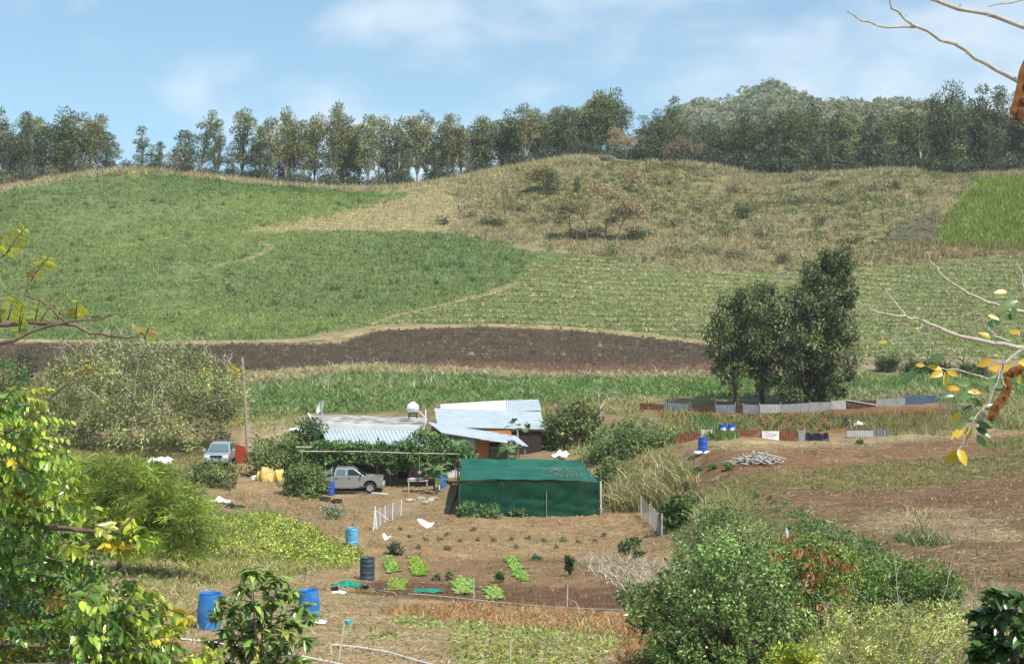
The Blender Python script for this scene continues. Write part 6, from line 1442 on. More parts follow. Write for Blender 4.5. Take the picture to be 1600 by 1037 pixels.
L = Leaves(); tufts(L, scatter([(1480, 640), (1700, 630), (1700, 668), (1570, 672), (1520, 660)], 4, 3), 14, .8, .045, [(.42, .37, .20), (.30, .30, .11), (.24, .28, .09)], .3, .35, kind='blade')
tag(L.build('pale_grass', M['straw']), 'tall pale grass behind the dull wire fence at right', 'grass', kind='stuff')
L = Leaves(); q_ = scatter(VERGE, 2.6, 5); q_ = q_[wob(q_[:, 0], q_[:, 1], .9, 85) > -.5]; weeds(L, q_, 34, .26, .11, .06, [(.13, .20, .06), (.18, .26, .08), (.24, .29, .11), (.10, .16, .05)])
tufts(L, scatter(VERGE, 6, 5), 9, .20, .03, [(.16, .22, .08), (.20, .26, .095), (.28, .29, .13), (.38, .34, .19)], .2, .9)
q_ = scatter([(1160, 772), (1220, 775), (1290, 815), (1400, 870), (1480, 920), (1440, 930), (1330, 860), (1240, 830)], 9, 7); q_ = q_[wob(q_[:, 0], q_[:, 1] * .6, 1.0, 83) + .3 * rng.normal(size=len(q_)) > .0]
weeds(L, q_[::3], 44, .34, .12, .075, [(.09, .165, .045), (.13, .21, .06), (.18, .26, .08)])
_x = 0
tag(L.build('verge_creeper', M['leaf']), 'creeping green weeds on the bank along the right field', 'weeds', kind='stuff')
L = Leaves(); tufts(L, scatter([(380, 645), (480, 640), (480, 680), (385, 700)], 2.2, 3), 11, .45, .04, [(.34, .32, .13), (.26, .28, .09), (.2, .26, .07)], .25, .5, kind='blade')
tufts(L, scatter([(640, 640), (690, 632), (880, 628), (1000, 622), (1030, 640), (940, 650), (850, 655), (680, 648)], 2.2, 3), 11, .5, .04, [(.30, .29, .11), (.22, .25, .08), (.38, .33, .16)], .25, .5, kind='blade')
tufts(L, scatter([(60, 690), (320, 690), (330, 760), (250, 800), (60, 780)], 2.6, 3), 11, .45, .035, [(.36, .33, .14), (.26, .28, .09), (.2, .24, .07)], .25, .5, kind='blade')
tufts(L, scatter([(-60, 585), (380, 590), (380, 660), (-60, 660)], 1.3, 3), 11, .6, .055, [(.16, .19, .06), (.2, .22, .08), (.3, .27, .12)], .3, .5, kind='blade')
tufts(L, scatter([(830, 690), (1060, 690), (1060, 740), (960, 790), (940, 740)], 2.2, 3), 11, .45, .035, [(.26, .28, .09), (.2, .24, .07), (.36, .33, .14)], .25, .5, kind='blade')
tufts(L, scatter([(-420, 590), (-60, 590), (60, 690), (60, 1000), (-420, 1000)], 2.2, 3), 9, .35, .035, [(.36, .33, .14), (.26, .28, .09), (.2, .24, .07)], .25, .6, kind='blade')
weeds(L, scatter([(936, 715), (1000, 740), (1012, 800), (944, 806)], 2.2, 3), 46, .42, .17, .08, [(.17, .25, .07), (.22, .29, .09), (.13, .19, .06), (.32, .32, .14)], .9)
tag(L.build('rough_grass', M['straw']), 'rough grass and weeds around the farm buildings', 'grass', kind='stuff')
# ------------------------------------------------------------------ bushes on the near bank
BUSH = dict(n=120, kind='rhomb', L=.085, W=.048, cols=[(.14, .235, .06), (.19, .30, .08), (.095, .17, .042), (.30, .39, .13)], r0=.55, cv=.25, var=.22, lift=.1)
plant('green_bush', 'big leafy green bush on the bank at the lower right centre', 'bush', gnd(P(1140, 0, 31.5).x, 31.5), [(1005, 985), (975, 940), (985, 915), (1018, 922), (1040, 885), (1092, 868), (1120, 845), (1150, 855), (1205, 870), (1240, 920), (1262, 985), (1275, 1090), (1045, 1090), (1022, 1030)], 31.5, 1.4, 230, .235, BUSH, 'bark', .05, stems=40, leafmat='semi', rv=.38)
b_ = plant('red_tinged_bush', 'yellow green bush hung with reddish brown pods right of the big green bush', 'bush', gnd(P(1270, 0, 38).x, 38), [(1205, 885), (1225, 850), (1265, 842), (1310, 855), (1338, 880), (1335, 920), (1300, 955), (1250, 965), (1215, 930)], 38, 1.1, 85, .26, dict(BUSH, cols=[(.20, .27, .05), (.15, .22, .05), (.27, .32, .07)], n=110), 'bark', .04, stems=16)
def pods(parent, spots, d, cols, ln=.17, n=13):
    L = Leaves()
    for px, py in spots:
        c = np.array(P(px, py, d - 1.55)); m = n; pos = c + rng.normal(size=(m, 3)) * [.12, .12, .05]
        L.rhomb(pos, unit(np.stack([rng.normal(size=m) * .3, rng.normal(size=m) * .3, -np.ones(m)], 1)), rand_dirs(m), np.full(m, ln) * rng.uniform(.7, 1.2, m), np.full(m, .042), pal(m, cols))
    ob = L.build('hanging_pods', M['straw'], parent); ob.location = -parent.location; ob['kind'] = 'stuff'
pods(b_, [(1210, 862), (1218, 868), (1205, 866), (1247, 858), (1262, 858), (1290, 866), (1294, 872), (1228, 834), (1233, 838), (1264, 880), (1270, 892), (1208, 888), (1256, 905), (1262, 912), (1224, 918), (1226, 940), (1245, 942), (1235, 938), (1279, 945), (1318, 918), (1322, 880), (1326, 884), (1270, 898), (1215, 905)], 38, [(.36, .12, .05), (.42, .17, .08), (.30, .09, .04), (.45, .30, .18)])
plant('vine_bush', 'low dark green bush against the edge of the brown right field', 'bush', gnd(P(1420, 0, 40).x, 40), [(1330, 892), (1370, 872), (1420, 885), (1460, 890), (1498, 905), (1498, 938), (1430, 958), (1345, 965)], 40, 1.0, 85, .25, dict(BUSH, cols=[(.10, .19, .045), (.15, .25, .06), (.21, .31, .08)], n=120), 'bark', .03, stems=14)
plant('tangled_thicket', 'yellow green tangled thicket with dry pale stems along the bottom right', 'thicket', gnd(P(1390, 0, 29).x, 29), [(1262, 1000), (1300, 958), (1400, 950), (1480, 945), (1560, 950), (1560, 1100), (1265, 1100)], 29, 1.3, 190, .20, dict(BUSH, kind='rhomb', L=.062, W=.026, n=100, r0=.05, cols=[(.36, .42, .08), (.28, .36, .07), (.44, .46, .13), (.52, .49, .23)]), 'bark_pale', .022, stems=40, twig=(50, .7, .007))
plant('small_yellow_bush', 'small bright yellow green bush in front of the big green bush', 'bush', gnd(P(1235, 0, 27).x, 27), [(1210, 1030), (1235, 1012), (1265, 1018), (1275, 1070), (1205, 1090)], 27, .5, 30, .15, dict(BUSH, L=.07, W=.05, cols=[(.36, .42, .05), (.42, .46, .07), (.26, .34, .05)]), 'bark', .02, stems=8)
for px, py, hh, lab_ in ((1462, 900, 62, 'tall dry stem leaning right above the tangled thicket'), (1400, 905, 60, 'thin dry stem standing left in the tangled thicket'), (1525, 925, 60, 'pale dry stalk beside the dark glossy bush')):
    b0 = P(px + 4, py + 70, 38); t0 = P(px + (30 if px == 1462 else -4), py - 45, 38); o_ = MB().tube([v3(0, 0, 0)] + [p - b0 for p in curve(b0, t0, .02, 4)[1:]], [.02, .017, .013, .01, .006], 5).tube(curve((t0 - b0) * .6, (t0 - b0) * .95 + v3(.25, 0, .02), .05, 3), [.012, .01, .007, .004], 4).build('dead_stalk', M['bark_white']); o_.location = b0; tag(o_, lab_, 'dry stem')
plant('hedge_shrub', 'yellow green scrubby bush on the bank behind the big green bush', 'bush', gnd(P(1160, 0, 50).x, 50), [(1105, 855), (1140, 822), (1190, 826), (1212, 850), (1190, 885), (1120, 882)], 50, 1.3, 55, .32, dict(BUSH, n=100, cols=[(.19, .25, .07), (.25, .30, .10), (.14, .19, .055), (.34, .34, .15)]), 'bark', .03, stems=14)
plant('hedge_shrub', 'dark green scrubby bush on the bank right of the bright corner shrub', 'bush', gnd(P(1128, 0, 64).x, 64), [(1090, 815), (1120, 792), (1160, 800), (1165, 828), (1130, 842), (1095, 840)], 64, 1.4, 36, .38, dict(BUSH, n=100, L=.11, W=.06, cols=[(.13, .20, .06), (.18, .25, .08), (.10, .15, .05)]), 'bark', .03, stems=12)
plant('pole_weeds', 'scrubby plants in front of the offroad car', 'shrub', at(340, 752), [(300, 728), (330, 722), (372, 730), (360, 748), (350, 775), (305, 775), (295, 750)], 98, 1.5, 26, .45, dict(GRN, L=.18, W=.09, cols=[(.16, .21, .07), (.22, .26, .10), (.11, .16, .05)]), 'bark', .03, stems=10)

# ------------------------------------------------------------------ near plants: sapling and glossy bush
def whorls(o, base, spots, d, dep, n, ln, w, cols, droop, wt=None, m='gloss', stem='bark', r0=.035):
    L = Leaves(); mb = MB(); base = Vector(base); mid = None
    C_ = [P(px, py, d + random.uniform(-dep, dep)) - base for px, py in spots]
    cx = sum(c.x for c in C_) / len(C_); cy = sum(c.y for c in C_) / len(C_); lo = min(c.z for c in C_); f = v3(cx * .6, cy * .6, lo * .75)
    mb.tube(curve((0, 0, -.1), f, 0, 4, .02), [r0 * (1.2 - .12 * k) for k in range(5)], 8)
    for c in C_:
        mb.tube(curve(f, c, -.05, 5, .05), [r0 * (.45 - .075 * k) for k in range(5)] + [r0 * .07], 6)
        k = n + random.randint(-3, 3); a = rng.uniform(0, 6.28, k); e = rng.uniform(-.75, .75, k) - droop
        d_ = np.stack([np.cos(a) * np.cos(e), np.sin(a) * np.cos(e), np.sin(e)], 1)
        L.leaf(np.array(c) + rng.normal(size=(k, 3)) * ln * .12, d_, unit(np.stack([-np.cos(a) * np.sin(e), -np.sin(a) * np.sin(e), np.cos(e)], 1) + rng.normal(size=(k, 3)) * .25), ln * rng.uniform(.6, 1.15, k), w * rng.uniform(.8, 1.2, k), pal(k, cols, .18, wt), .18, .22)
    mb.build('trunk', M[stem], o, smooth=True); L.build('crown', M[m], o)
SPT = [(393, 893), (434, 905), (380, 917), (412, 918), (455, 925), (356, 938), (395, 945), (430, 940), (470, 950), (340, 958), (372, 965), (410, 968), (448, 968), (352, 985), (390, 990), (425, 995), (330, 1003), (365, 1012), (404, 1020), (440, 1012), (484, 962), (478, 1000), (355, 1035), (395, 1042), (430, 1040), (470, 1038), (345, 940), (415, 895), (368, 948), (408, 952), (442, 930), (462, 975), (385, 972), (425, 978), (358, 1000), (395, 1005), (450, 990), (378, 1022), (418, 1030), (455, 1030)]
b0 = gnd(P(410, 0, 20).x, 20); o = thing('leafy_sapling', 'leafy young tree with drooping leaf whorls between the two open blue barrels', 'tree', b0)
whorls(o, b0, SPT, 20, .6, 24, .21, .075, [(.15, .25, .05), (.20, .31, .06), (.10, .19, .04), (.34, .40, .09), (.36, .26, .08)], .2, [4, 4, 3, 2, .4])
b0 = gnd(P(1580, 0, 14).x, 14); o = thing('glossy_bush', 'dark glossy bush with large leaves in the bottom right corner', 'bush', b0)
whorls(o, b0, [(1545, 940), (1562, 930), (1580, 932), (1600, 935), (1615, 940), (1530, 960), (1580, 960), (1605, 968), (1535, 985), (1560, 995), (1590, 1005), (1528, 1015), (1555, 1030), (1590, 1035), (1615, 1000), (1560, 975), (1595, 985), (1535, 1005), (1570, 1015), (1610, 1020), (1540, 1045), (1580, 1050), (1620, 1055), (1650, 970), (1650, 1020), (1552, 960), (1525, 1030)], 14, .45, 26, .17, .085, [(.045, .10, .025), (.065, .135, .035), (.095, .18, .045)], .1, None, 'gloss', 'bark', .03)

# ------------------------------------------------------------------ overhanging trees at both edges
def sprig(L, mb, a, b, pairs, ln, w, cols, wt=None, hang=.35, rs=.004, sway=.25, flat=None):
    """a compound leaf: a thin stalk from a to b with pairs of oval leaflets"""
    c = curve(a, b, .08, 4, .03); mb.tube(c, [rs, rs, rs * .8, rs * .6, rs * .4], 4)
    ax = (Vector(b) - Vector(a)).normalized(); q0 = random.uniform(0, 1) if flat is None else flat; sd = ax.cross(v3(0, 0, 1)) * (1 - q0) + ax.cross(v3(0, 1, 0)) * q0; sd = sd.normalized() if sd.length > .1 else v3(1, 0, 0); sd = (sd + v3(random.gauss(0, sway), random.gauss(0, sway), random.gauss(0, sway))).normalized()
    pos = []; d_ = []; S = []
    for i in range(pairs):
        t = .12 + .86 * i / max(1, pairs - 1); k = min(3, int(t * 4)); p = c[k].lerp(c[k + 1], t * 4 - k)
        for s in (-1, 1):
            dv = (sd * s + ax * .45 + v3(random.gauss(0, .12), random.gauss(0, .12), -hang + random.gauss(0, .12))).normalized(); pos.append(p); d_.append(dv); S.append(random.uniform(.6, 1.25) * (.8 + .4 * math.sin(math.pi * min(1, t + .15))))
    pos = np.array(pos); d_ = np.array(d_); S = np.array(S); n = len(pos)
    nr = unit(np.cross(d_, np.array(ax)[None]) * np.where(np.arange(n) % 2, 1, -1)[:, None] + rng.normal(size=(n, 3)) * .2)
    base = pal(n if flat else 1, cols, .15, wt)
    L.leaf(pos, d_, nr, ln * S, w * S, np.clip(base * np.exp(rng.normal(size=(n, 1)) * .24), .005, .9), .14, rng.uniform(0, .35, n))
def limb(mb, pix, d, r0, r1):
    out = pix[0][0] < -250 or pix[0][0] > 1900; d0 = 9.0 if pix[0][0] < 0 else 8.0     # those that leave the trunk start at its distance
    pts = [P(px, py, d + ((d0 - d) * max(0, 1 - i / 2) if out else 0)) for i, (px, py) in enumerate(pix)]; fine = []
    for i in range(len(pts) - 1):
        for t in (0, .33, .66): fine.append(pts[i].lerp(pts[i + 1], t) + v3(random.gauss(0, 1), random.gauss(0, 1), random.gauss(0, 1)) * .004)
    fine.append(pts[-1]); n = len(fine)
    for _ in range(5):
        k = random.randrange(2, n - 1); a = random.uniform(0, 6.28); rr = r0 + (r1 - r0) * k / (n - 1); dv = v3(math.cos(a), -.4, math.sin(a)).normalized(); mb.tube([fine[k], fine[k] + dv * (rr + .008), fine[k] + dv * (rr + .016)], [rr * .5, rr * .4, rr * .25], 5)
    mb.tube(fine, [(r0 + (r1 - r0) * i / (n - 1)) * (1 + .12 * (i % 3 == 0) + random.uniform(-.07, .07)) for i in range(n)], 8); return pts
YG = [(.38, .46, .05), (.26, .38, .05), (.15, .27, .04), (.10, .20, .035), (.52, .44, .04), (.58, .34, .03)]
def left_tree():
    tx, ty = -4.4, 9.0; b = gnd(tx, ty); o = thing('overhanging_tree', 'near tree leaning in from the left edge with glossy yellow green leaves', 'tree', b)
    mb = MB(); mb.tube([(tx, ty, b.z - .2), (tx + .1, ty, b.z + 1.4), (tx + .3, ty - .1, -1.2), (tx + .2, ty, .1), (tx + .15, ty, 1.2), (tx - .1, ty + .1, 2.4), (tx - .5, ty, 3.6)], [.20, .17, .15, .12, .09, .06, .015], 10)
    tw = MB(); L = Leaves(); Ly = Leaves()
    for pix, d, r0, r1 in (([(-420, 640), (-200, 590), (-30, 547), (20, 531), (60, 513), (110, 503), (175, 493)], 8.5, .020, .003), ([(-420, 600), (-200, 530), (-30, 507), (10, 506), (60, 503), (108, 506), (140, 518), (190, 528), (216, 526), (226, 508)], 8.8, .018, .004), ([(-400, 900), (-150, 800), (-20, 700), (50, 645), (100, 602), (130, 580)], 7.8, .022, .003),
                           ([(-420, 820), (-150, 812), (0, 816), (60, 820), (130, 828), (180, 833), (215, 800)], 8.0, .026, .004), ([(-380, 1000), (-100, 990), (0, 1005), (70, 1008), (140, 985), (200, 975)], 8.2, .028, .004), ([(-380, 950), (-100, 930), (20, 920), (90, 905), (140, 890)], 9.0, .022, .004), ([(-300, 560), (-120, 470), (-20, 420), (20, 385), (42, 352)], 9, .014, .002),
                           ([(108, 506), (62, 470), (40, 460), (45, 435), (62, 412)], 8.6, .008, .003), ([(-380, 1060), (-100, 1050), (60, 1040), (180, 1020), (260, 1005)], 7.6, .028, .005), ([(-380, 780), (-100, 720), (0, 680), (40, 690), (70, 720)], 8.4, .020, .003)):
        limb(mb, pix, d, r0, r1)
    mb.build('trunk', M['bark'], o, smooth=True).location = -b
    def cloud(poly, n, d0, d1, ln, wt, hang, cols=YG, size=(.10, .22)):
        for px, py in in_outline(poly, n):
            d = random.uniform(d0, d1); a = P(px, py, d); an = random.gauss(-.2, .8); e = a + v3(math.cos(an), random.gauss(0, .5), math.sin(an) - .15).normalized() * random.uniform(*size)
            sprig(L, tw, a, e, random.randint(4, 7), ln * random.uniform(.8, 1.15), ln * .46, cols, wt, hang)
    cloud([(-60, 800), (0, 800), (60, 815), (120, 850), (140, 880), (130, 930), (160, 950), (180, 985), (200, 1060), (-60, 1060)], 800, 8.0, 10.5, .053, [.6, 2, 5, 7, .2, .05], .55)
    cloud([(100, 930), (160, 920), (215, 950), (238, 1000), (300, 1030), (310, 1060), (100, 1060)], 260, 7.2, 8.4, .06, [2, 4, 5, 3, .3, .18], .9)
    cloud([(-60, 610), (30, 605), (65, 640), (70, 700), (40, 740), (-60, 760)], 120, 7.4, 8.4, .056, [4, 5, 3, .5, .3, .08], .9)
    cloud([(-60, 740), (50, 730), (110, 760), (125, 790), (60, 810), (-60, 810)], 140, 7.6, 9, .06, [4, 5, 3, 1, .3, .08], .7)
    cloud([(135, 815), (200, 800), (220, 815), (215, 840), (150, 835)], 16, 7.9, 8.2, .07, [4, 4, 1, 0, .6, .3], .7, size=(.08, .14))
    cloud([(190, 905), (225, 900), (235, 940), (200, 950)], 5, 7.9, 8.2, .07, [4, 4, 1, 0, .4, .3], .5, size=(.08, .14))
    cloud([(240, 955), (265, 945), (265, 985), (245, 985)], 3, 7.7, 7.9, .06, [3, 2, 0, 0, 2, 1.2], .5, size=(.08, .14))
    cloud([(80, 845), (105, 840), (108, 865), (85, 865)], 3, 7.6, 7.8, .06, [3, 1, 0, 0, 1, 0], .5, size=(.07, .12))
    YW = [(.72, .66, .07), (.58, .60, .07), (.76, .62, .2), (.66, .40, .2)]
    for (x0, y0), (x1, y1), n, ln in (((8, 400), (38, 358), 6, .045), ((48, 440), (78, 398), 7, .05), ((-8, 405), (4, 372), 4, .045), ((2, 505), (-6, 478), 3, .05), ((12, 500), (20, 470), 4, .05), ((30, 505), (36, 474), 4, .05), ((55, 500), (62, 472), 3, .045), ((64, 502), (76, 482), 2, .04), ((30, 520), (36, 494), 2, .05), ((118, 502), (120, 472), 6, .045), ((226, 530), (234, 508), 4, .05), ((90, 500), (96, 484), 2, .035), ((160, 497), (182, 490), 2, .025), ((-6, 440), (2, 422), 2, .05)):
        a, e = P(x0, y0, 8.7), P(x1, y1, 8.6); sprig(L, tw, a, e, n, ln * 1.3, ln * .65, YW, [4, 3, 1.2, .6], .1, flat=.85)
    tq = tw.build('twig', M['bark'], o); tq.location = -b; tq['kind'] = 'stuff'; L.build('crown', M['gloss'], o).location = -b
left_tree()
def right_tree():
    tx, ty = 4.15, 8.0; b = gnd(tx, ty); o = thing('pod_tree', 'near tree reaching in from the right edge with pale bare branches, yellow leaves and brown pods', 'tree', b)
    o['label'] = 'near pale branched tree reaching in from the right edge with yellow leaves and brown pods'
    mb = MB(); mb.tube([(tx, ty, b.z - .2), (tx - .1, ty, -1.5), (tx - .2, ty, .2), (tx - .1, ty, 1.9), (tx + .1, ty, 3), (tx + .5, ty, 4.2)], [.19, .16, .13, .10, .07, .012], 10)
    for pix, d, r0, r1 in (([(2000, 260), (1800, 130), (1640, 58), (1560, 28), (1500, 12), (1440, -6), (1380, -30)], 8, .015, .008), ([(2000, 420), (1800, 260), (1640, 150), (1590, 125), (1540, 100), (1490, 70), (1430, 41), (1405, 20), (1380, -8)], 7.6, .016, .0045), ([(1430, 42), (1385, 43), (1345, 33), (1322, 17)], 7.6, .006, .003),
                           ([(2000, 560), (1800, 560), (1640, 546), (1590, 541), (1530, 532), (1480, 517), (1440, 500), (1415, 495), (1400, 475), (1383, 453)], 7.8, .016, .0032), ([(1416, 495), (1370, 487), (1356, 478), (1343, 474)], 7.8, .0055, .003), ([(2000, 540), (1800, 530), (1640, 497), (1590, 487), (1555, 478), (1510, 457), (1475, 433), (1455, 410), (1448, 393)], 8.3, .012, .003),
                           ([(1640, 500), (1600, 462), (1597, 430), (1590, 407)], 8, .008, .004), ([(1640, 528), (1595, 548), (1568, 568), (1564, 588), (1580, 618)], 7.5, .010, .003), ([(1568, 568), (1552, 590), (1530, 588), (1500, 578), (1470, 575)], 7.5, .005, .003), ([(1564, 575), (1545, 630), (1522, 655), (1508, 684), (1498, 702)], 7.4, .005, .003), ([(1578, 535), (1556, 525), (1545, 515), (1541, 498)], 7.7, .006, .003), ([(1640, 58), (1622, 62), (1613, 74), (1611, 88)], 7.5, .004, .003), ([(1545, 10), (1580, 5), (1640, -10)], 9, .003, .006)):
        limb(mb, pix, d, r0, r1)
    mb.build('trunk', M['bark_white'], o, smooth=True).location = -b
    tw = MB(); L = Leaves()
    for pix in ([(1455, 520), (1420, 527), (1385, 534), (1335, 536)], [(1530, 537), (1500, 545), (1460, 548)], [(1545, 490), (1520, 505), (1512, 527)], [(1480, 515), (1492, 490), (1490, 465)], [(1445, 508), (1435, 485), (1433, 470)], [(1590, 470), (1560, 480), (1520, 490), (1470, 497)], [(1532, 535), (1537, 510), (1535, 495)]): limb(tw, pix, 7.8, .003, .0015)
    yl_, gr = [(.62, .42, .03), (.55, .46, .05), (.66, .36, .03)], [(.10, .18, .05), (.07, .13, .04), (.14, .22, .07)]
    spots = [(1574, 456, 180, .07, 0), (1562, 480, 10, .07, 0), (1543, 492, -20, .06, 0), (1576, 518, 0, .06, 0), (1548, 528, 150, .07, 0), (1485, 536, 60, .065, 0), (1387, 534, 180, .05, 0), (1474, 580, 200, .08, 0), (1472, 578, 160, .08, 0), (1476, 580, 280, .09, 0), (1478, 577, 330, .07, 0), (1430, 570, 0, .05, 0), (1500, 608, 170, .07, 0), (1512, 612, 0, .07, 0), (1500, 640, 250, .10, 0), (1590, 566, 0, .10, 0), (1580, 572, 200, .09, 0), (1570, 575, 180, .08, 0), (1550, 562, 200, .09, 0), (1500, 702, 230, .11, 0), (1497, 700, 290, .10, 0), (1505, 668, 220, .09, 0), (1519, 665, 250, .09, 0), (1592, 600, 90, .05, 0),
             (1428, 578, 230, .09, 1), (1440, 572, 210, .08, 1), (1452, 565, 30, .09, 1), (1518, 600, 170, .09, 1), (1525, 612, 200, .10, 1), (1490, 618, 185, .08, 1), (1515, 622, 330, .08, 1), (1545, 605, 0, .10, 1), (1560, 610, 0, .08, 1), (1520, 635, 200, .07, 1), (1535, 632, 340, .07, 1), (1530, 652, 180, .07, 1), (1520, 655, 30, .08, 1), (1522, 662, -10, .09, 1), (1524, 668, -30, .09, 1), (1526, 678, -60, .09, 1), (1512, 655, 210, .09, 1), (1590, 470, 200, .12, 1), (1585, 478, 260, .07, 1), (1540, 508, 10, .09, 1), (1570, 500, 30, .07, 1), (1595, 590, 30, .08, 1), (1540, 640, 20, .09, 1), (1538, 578, 180, .07, 1), (1545, 648, 300, .08, 1)]
    for px, py, an, ln, k in spots:
        a = math.radians(an); dv = np.array([[math.cos(a), rng.normal() * .4, math.sin(a)]]); L.leaf(np.array([P(px, py, 7.6)]), unit(dv), unit(np.array([[rng.normal() * .5, -1, .5 + rng.normal() * .4]])), np.array([ln]), np.array([ln * .5]), pal(1, gr if k else yl_, .12), .12, .15)
    L.build('crown', M['gloss'], o).location = -b; tq = tw.build('twig', M['timber'], o); tq.location = -b; tq['kind'] = 'stuff'
    M['pod'] = mat('pod_skin', (.30, .12, .03), .45, .4, nscale=14, namp=.3, trans=.45, n2=((.46, .27, .07), 9, .55, .7)); M['seed'] = mat('pod_seed', (.14, .05, .02), .5, .3, trans=.2)
    def pod(pix, wpx, d):
        pts = [P(px, py, d) for px, py in pix]; n = 22; vs = []; base = pts[0]
        X = np.linspace(0, len(pts) - 1, n); C_ = [Vector(np.array([np.interp(x, range(len(pts)), [p[k] for p in pts]) for k in range(3)])) for x in X]
        for i, c in enumerate(C_):
            t = (C_[min(i + 1, n - 1)] - C_[max(i - 1, 0)]).normalized(); s = t.cross(v3(0, 1, 0)).normalized(); w = wpx / F * d / 2 * min(1, 1.35 * math.sin(math.pi * (i + .5) / n) ** .55) * (1 + .025 * math.sin(i * 1.3))
            bul = .004 * (1.2 + math.sin(i * 1.6))
            for q in (-1, -.5, 0, .5, 1): vs.append(c + s * w * q + v3(0, -(1 - q * q) * bul - .002, 0))
            for q in (1, .5, 0, -.5, -1): vs.append(c + s * w * q + v3(0, (1 - q * q) * bul + .002, 0))
        fs = [(i * 10 + k, i * 10 + (k + 1) % 10, (i + 1) * 10 + (k + 1) % 10, (i + 1) * 10 + k) for i in range(n - 1) for k in range(10)] + [tuple(range(10)), tuple((n - 1) * 10 + k for k in range(10))]
        ob = MB().add(vs, fs).build('seed_pod', M['pod'], o, smooth=True); ob.location = -b
        sm = MB()
        for i in (4, 8, 12, 16, 19):
            if i < n: sm.blob(C_[i] + v3(0, -.012, 0), wpx / F * d * .22, i, .1, 1, (1, .3, 1.2))
        sb = sm.build('seed', M['seed'], ob); sb['kind'] = 'stuff'
    pod([(1573, 588), (1575, 605), (1568, 622), (1556, 636), (1550, 652), (1551, 657)], 15, 7.5)
    pod([(1612, 85), (1606, 120), (1600, 150), (1594, 175), (1591, 188)], 30, 7.4)
    pod([(1640, 566), (1610, 572), (1588, 580), (1570, 586)], 16, 7.7)
right_tree()
# ------------------------------------------------------------------ light, sky, air, camera
SUN_EL, SUN_AZ = R(55), math.atan2(.52, -.58)     # azimuth measured from +y towards +x
sd = Vector((math.sin(SUN_AZ) * math.cos(SUN_EL), math.cos(SUN_AZ) * math.cos(SUN_EL), math.sin(SUN_EL)))
sun = bpy.data.lights.new('sun', 'SUN'); sun.energy = 4.75; sun.angle = R(.55); sun.color = (1, .95, .87)
so = bpy.data.objects.new('sun', sun); COL.objects.link(so); so.rotation_euler = sd.to_track_quat('Z', 'Y').to_euler(); so.location = (0, 0, 200)
W = bpy.data.worlds.new('World'); SC.world = W; W.use_nodes = True
nt = W.node_tree; L_ = nt.links.new; bg = nt.nodes['Background']
sky = nt.nodes.new('ShaderNodeTexSky'); sky.sky_type = 'NISHITA'; sky.sun_disc = False; sky.sun_elevation = SUN_EL; sky.sun_rotation = SUN_AZ
sky.air_density = 1.0; sky.dust_density = .3; sky.ozone_density = 1.6; sky.altitude = 100
tc = nt.nodes.new('ShaderNodeTexCoord'); mp = nt.nodes.new('ShaderNodeMapping'); mp.inputs['Location'].default_value = (0, 0, .07)
L_(tc.outputs['Generated'], mp.inputs['Vector']); L_(mp.outputs['Vector'], sky.inputs['Vector'])
m2 = nt.nodes.new('ShaderNodeMapping'); m2.inputs['Scale'].default_value = (1, 1, 1.7); m2.inputs['Location'].default_value = (.35, .2, .1)
L_(tc.outputs['Generated'], m2.inputs['Vector'])
nz = nt.nodes.new('ShaderNodeTexNoise'); nz.inputs['Scale'].default_value = 8.5; nz.inputs['Detail'].default_value = 7; nz.inputs['Roughness'].default_value = .5; nz.inputs['Distortion'].default_value = .2
L_(m2.outputs['Vector'], nz.inputs['Vector'])
rp = nt.nodes.new('ShaderNodeMapRange'); rp.inputs['From Min'].default_value = .42; rp.inputs['From Max'].default_value = .74; rp.inputs['To Max'].default_value = .62; rp.interpolation_type = 'SMOOTHSTEP'
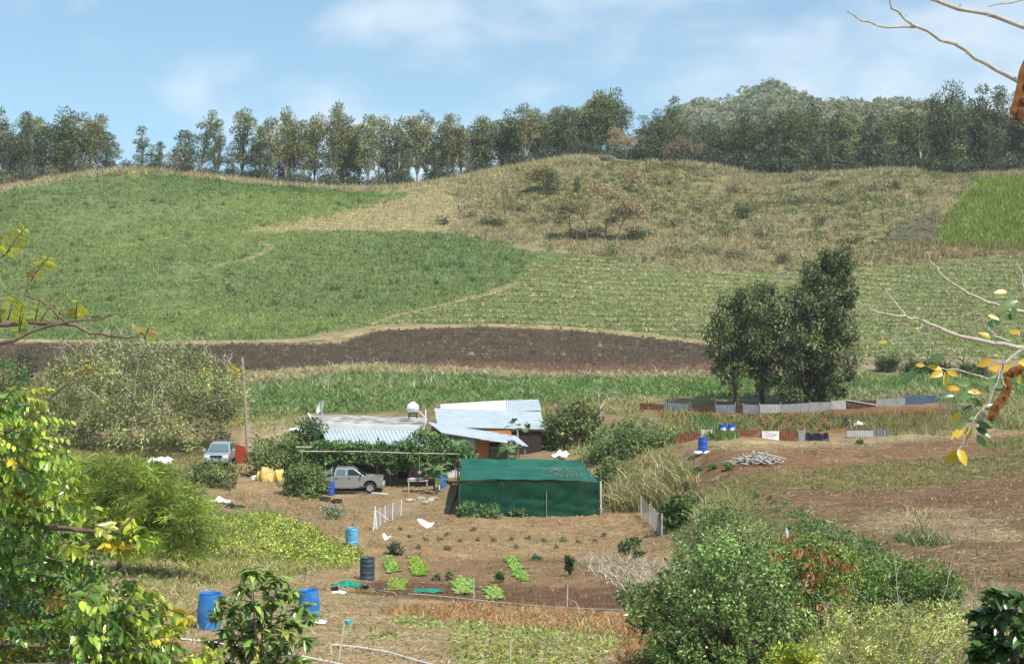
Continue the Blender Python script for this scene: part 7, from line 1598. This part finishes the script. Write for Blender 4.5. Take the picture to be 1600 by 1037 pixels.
sx = nt.nodes.new('ShaderNodeSeparateXYZ'); L_(tc.outputs['Generated'], sx.inputs[0]); ma = nt.nodes.new('ShaderNodeMath'); ma.operation = 'MULTIPLY_ADD'; ma.inputs[1].default_value = .22; L_(sx.outputs['X'], ma.inputs[0]); L_(nz.outputs['Fac'], ma.inputs[2]); L_(ma.outputs[0], rp.inputs['Value'])
tint = nt.nodes.new('ShaderNodeMix'); tint.data_type = 'RGBA'; tint.blend_type = 'MULTIPLY'; tint.inputs[0].default_value = 1; L_(sky.outputs['Color'], tint.inputs[6]); tint.inputs[7].default_value = (1.04, 1.17, 1.08, 1)
mx = nt.nodes.new('ShaderNodeMix'); mx.data_type = 'RGBA'; L_(rp.outputs['Result'], mx.inputs[0]); L_(tint.outputs[2], mx.inputs[6]); mx.inputs[7].default_value = (6.4, 6.8, 7.1, 1)
L_(mx.outputs[2], bg.inputs['Color']); bg.inputs['Strength'].default_value = .128
cam = bpy.data.cameras.new('camera'); co = bpy.data.objects.new('camera', cam); COL.objects.link(co)
cam.sensor_width = 36; cam.lens = F / 1600 * 36; cam.clip_end = 6000; cam.clip_start = .1
co.location = (0, 0, 0); co.rotation_euler = (R(90), 0, 0); SC.camera = co
SC.view_settings.view_transform = 'Standard'; SC.view_settings.look = 'None'; SC.view_settings.exposure = .34; SC.view_settings.gamma = 1
SC.cycles.max_bounces = 6; SC.cycles.transparent_max_bounces = 16; SC.cycles.volume_bounces = 0
SC.cycles.use_denoising = True

hz_ = MB().box((40, 560, 85), (1500, 1180, 250)).build('haze', None)
m = bpy.data.materials.new('haze_air'); m.use_nodes = True; nt = m.node_tree; nt.nodes.remove(nt.nodes['Principled BSDF'])
pv = nt.nodes.new('ShaderNodeVolumePrincipled'); pv.inputs['Color'].default_value = (.86, .92, .97, 1); pv.inputs['Density'].default_value = .00016; pv.inputs['Anisotropy'].default_value = .0
nt.links.new(pv.outputs[0], nt.nodes['Material Output'].inputs['Volume']); hz_.data.materials.clear(); hz_.data.materials.append(m)
tag(hz_, 'thin pale haze over the valley', 'haze', kind='stuff')
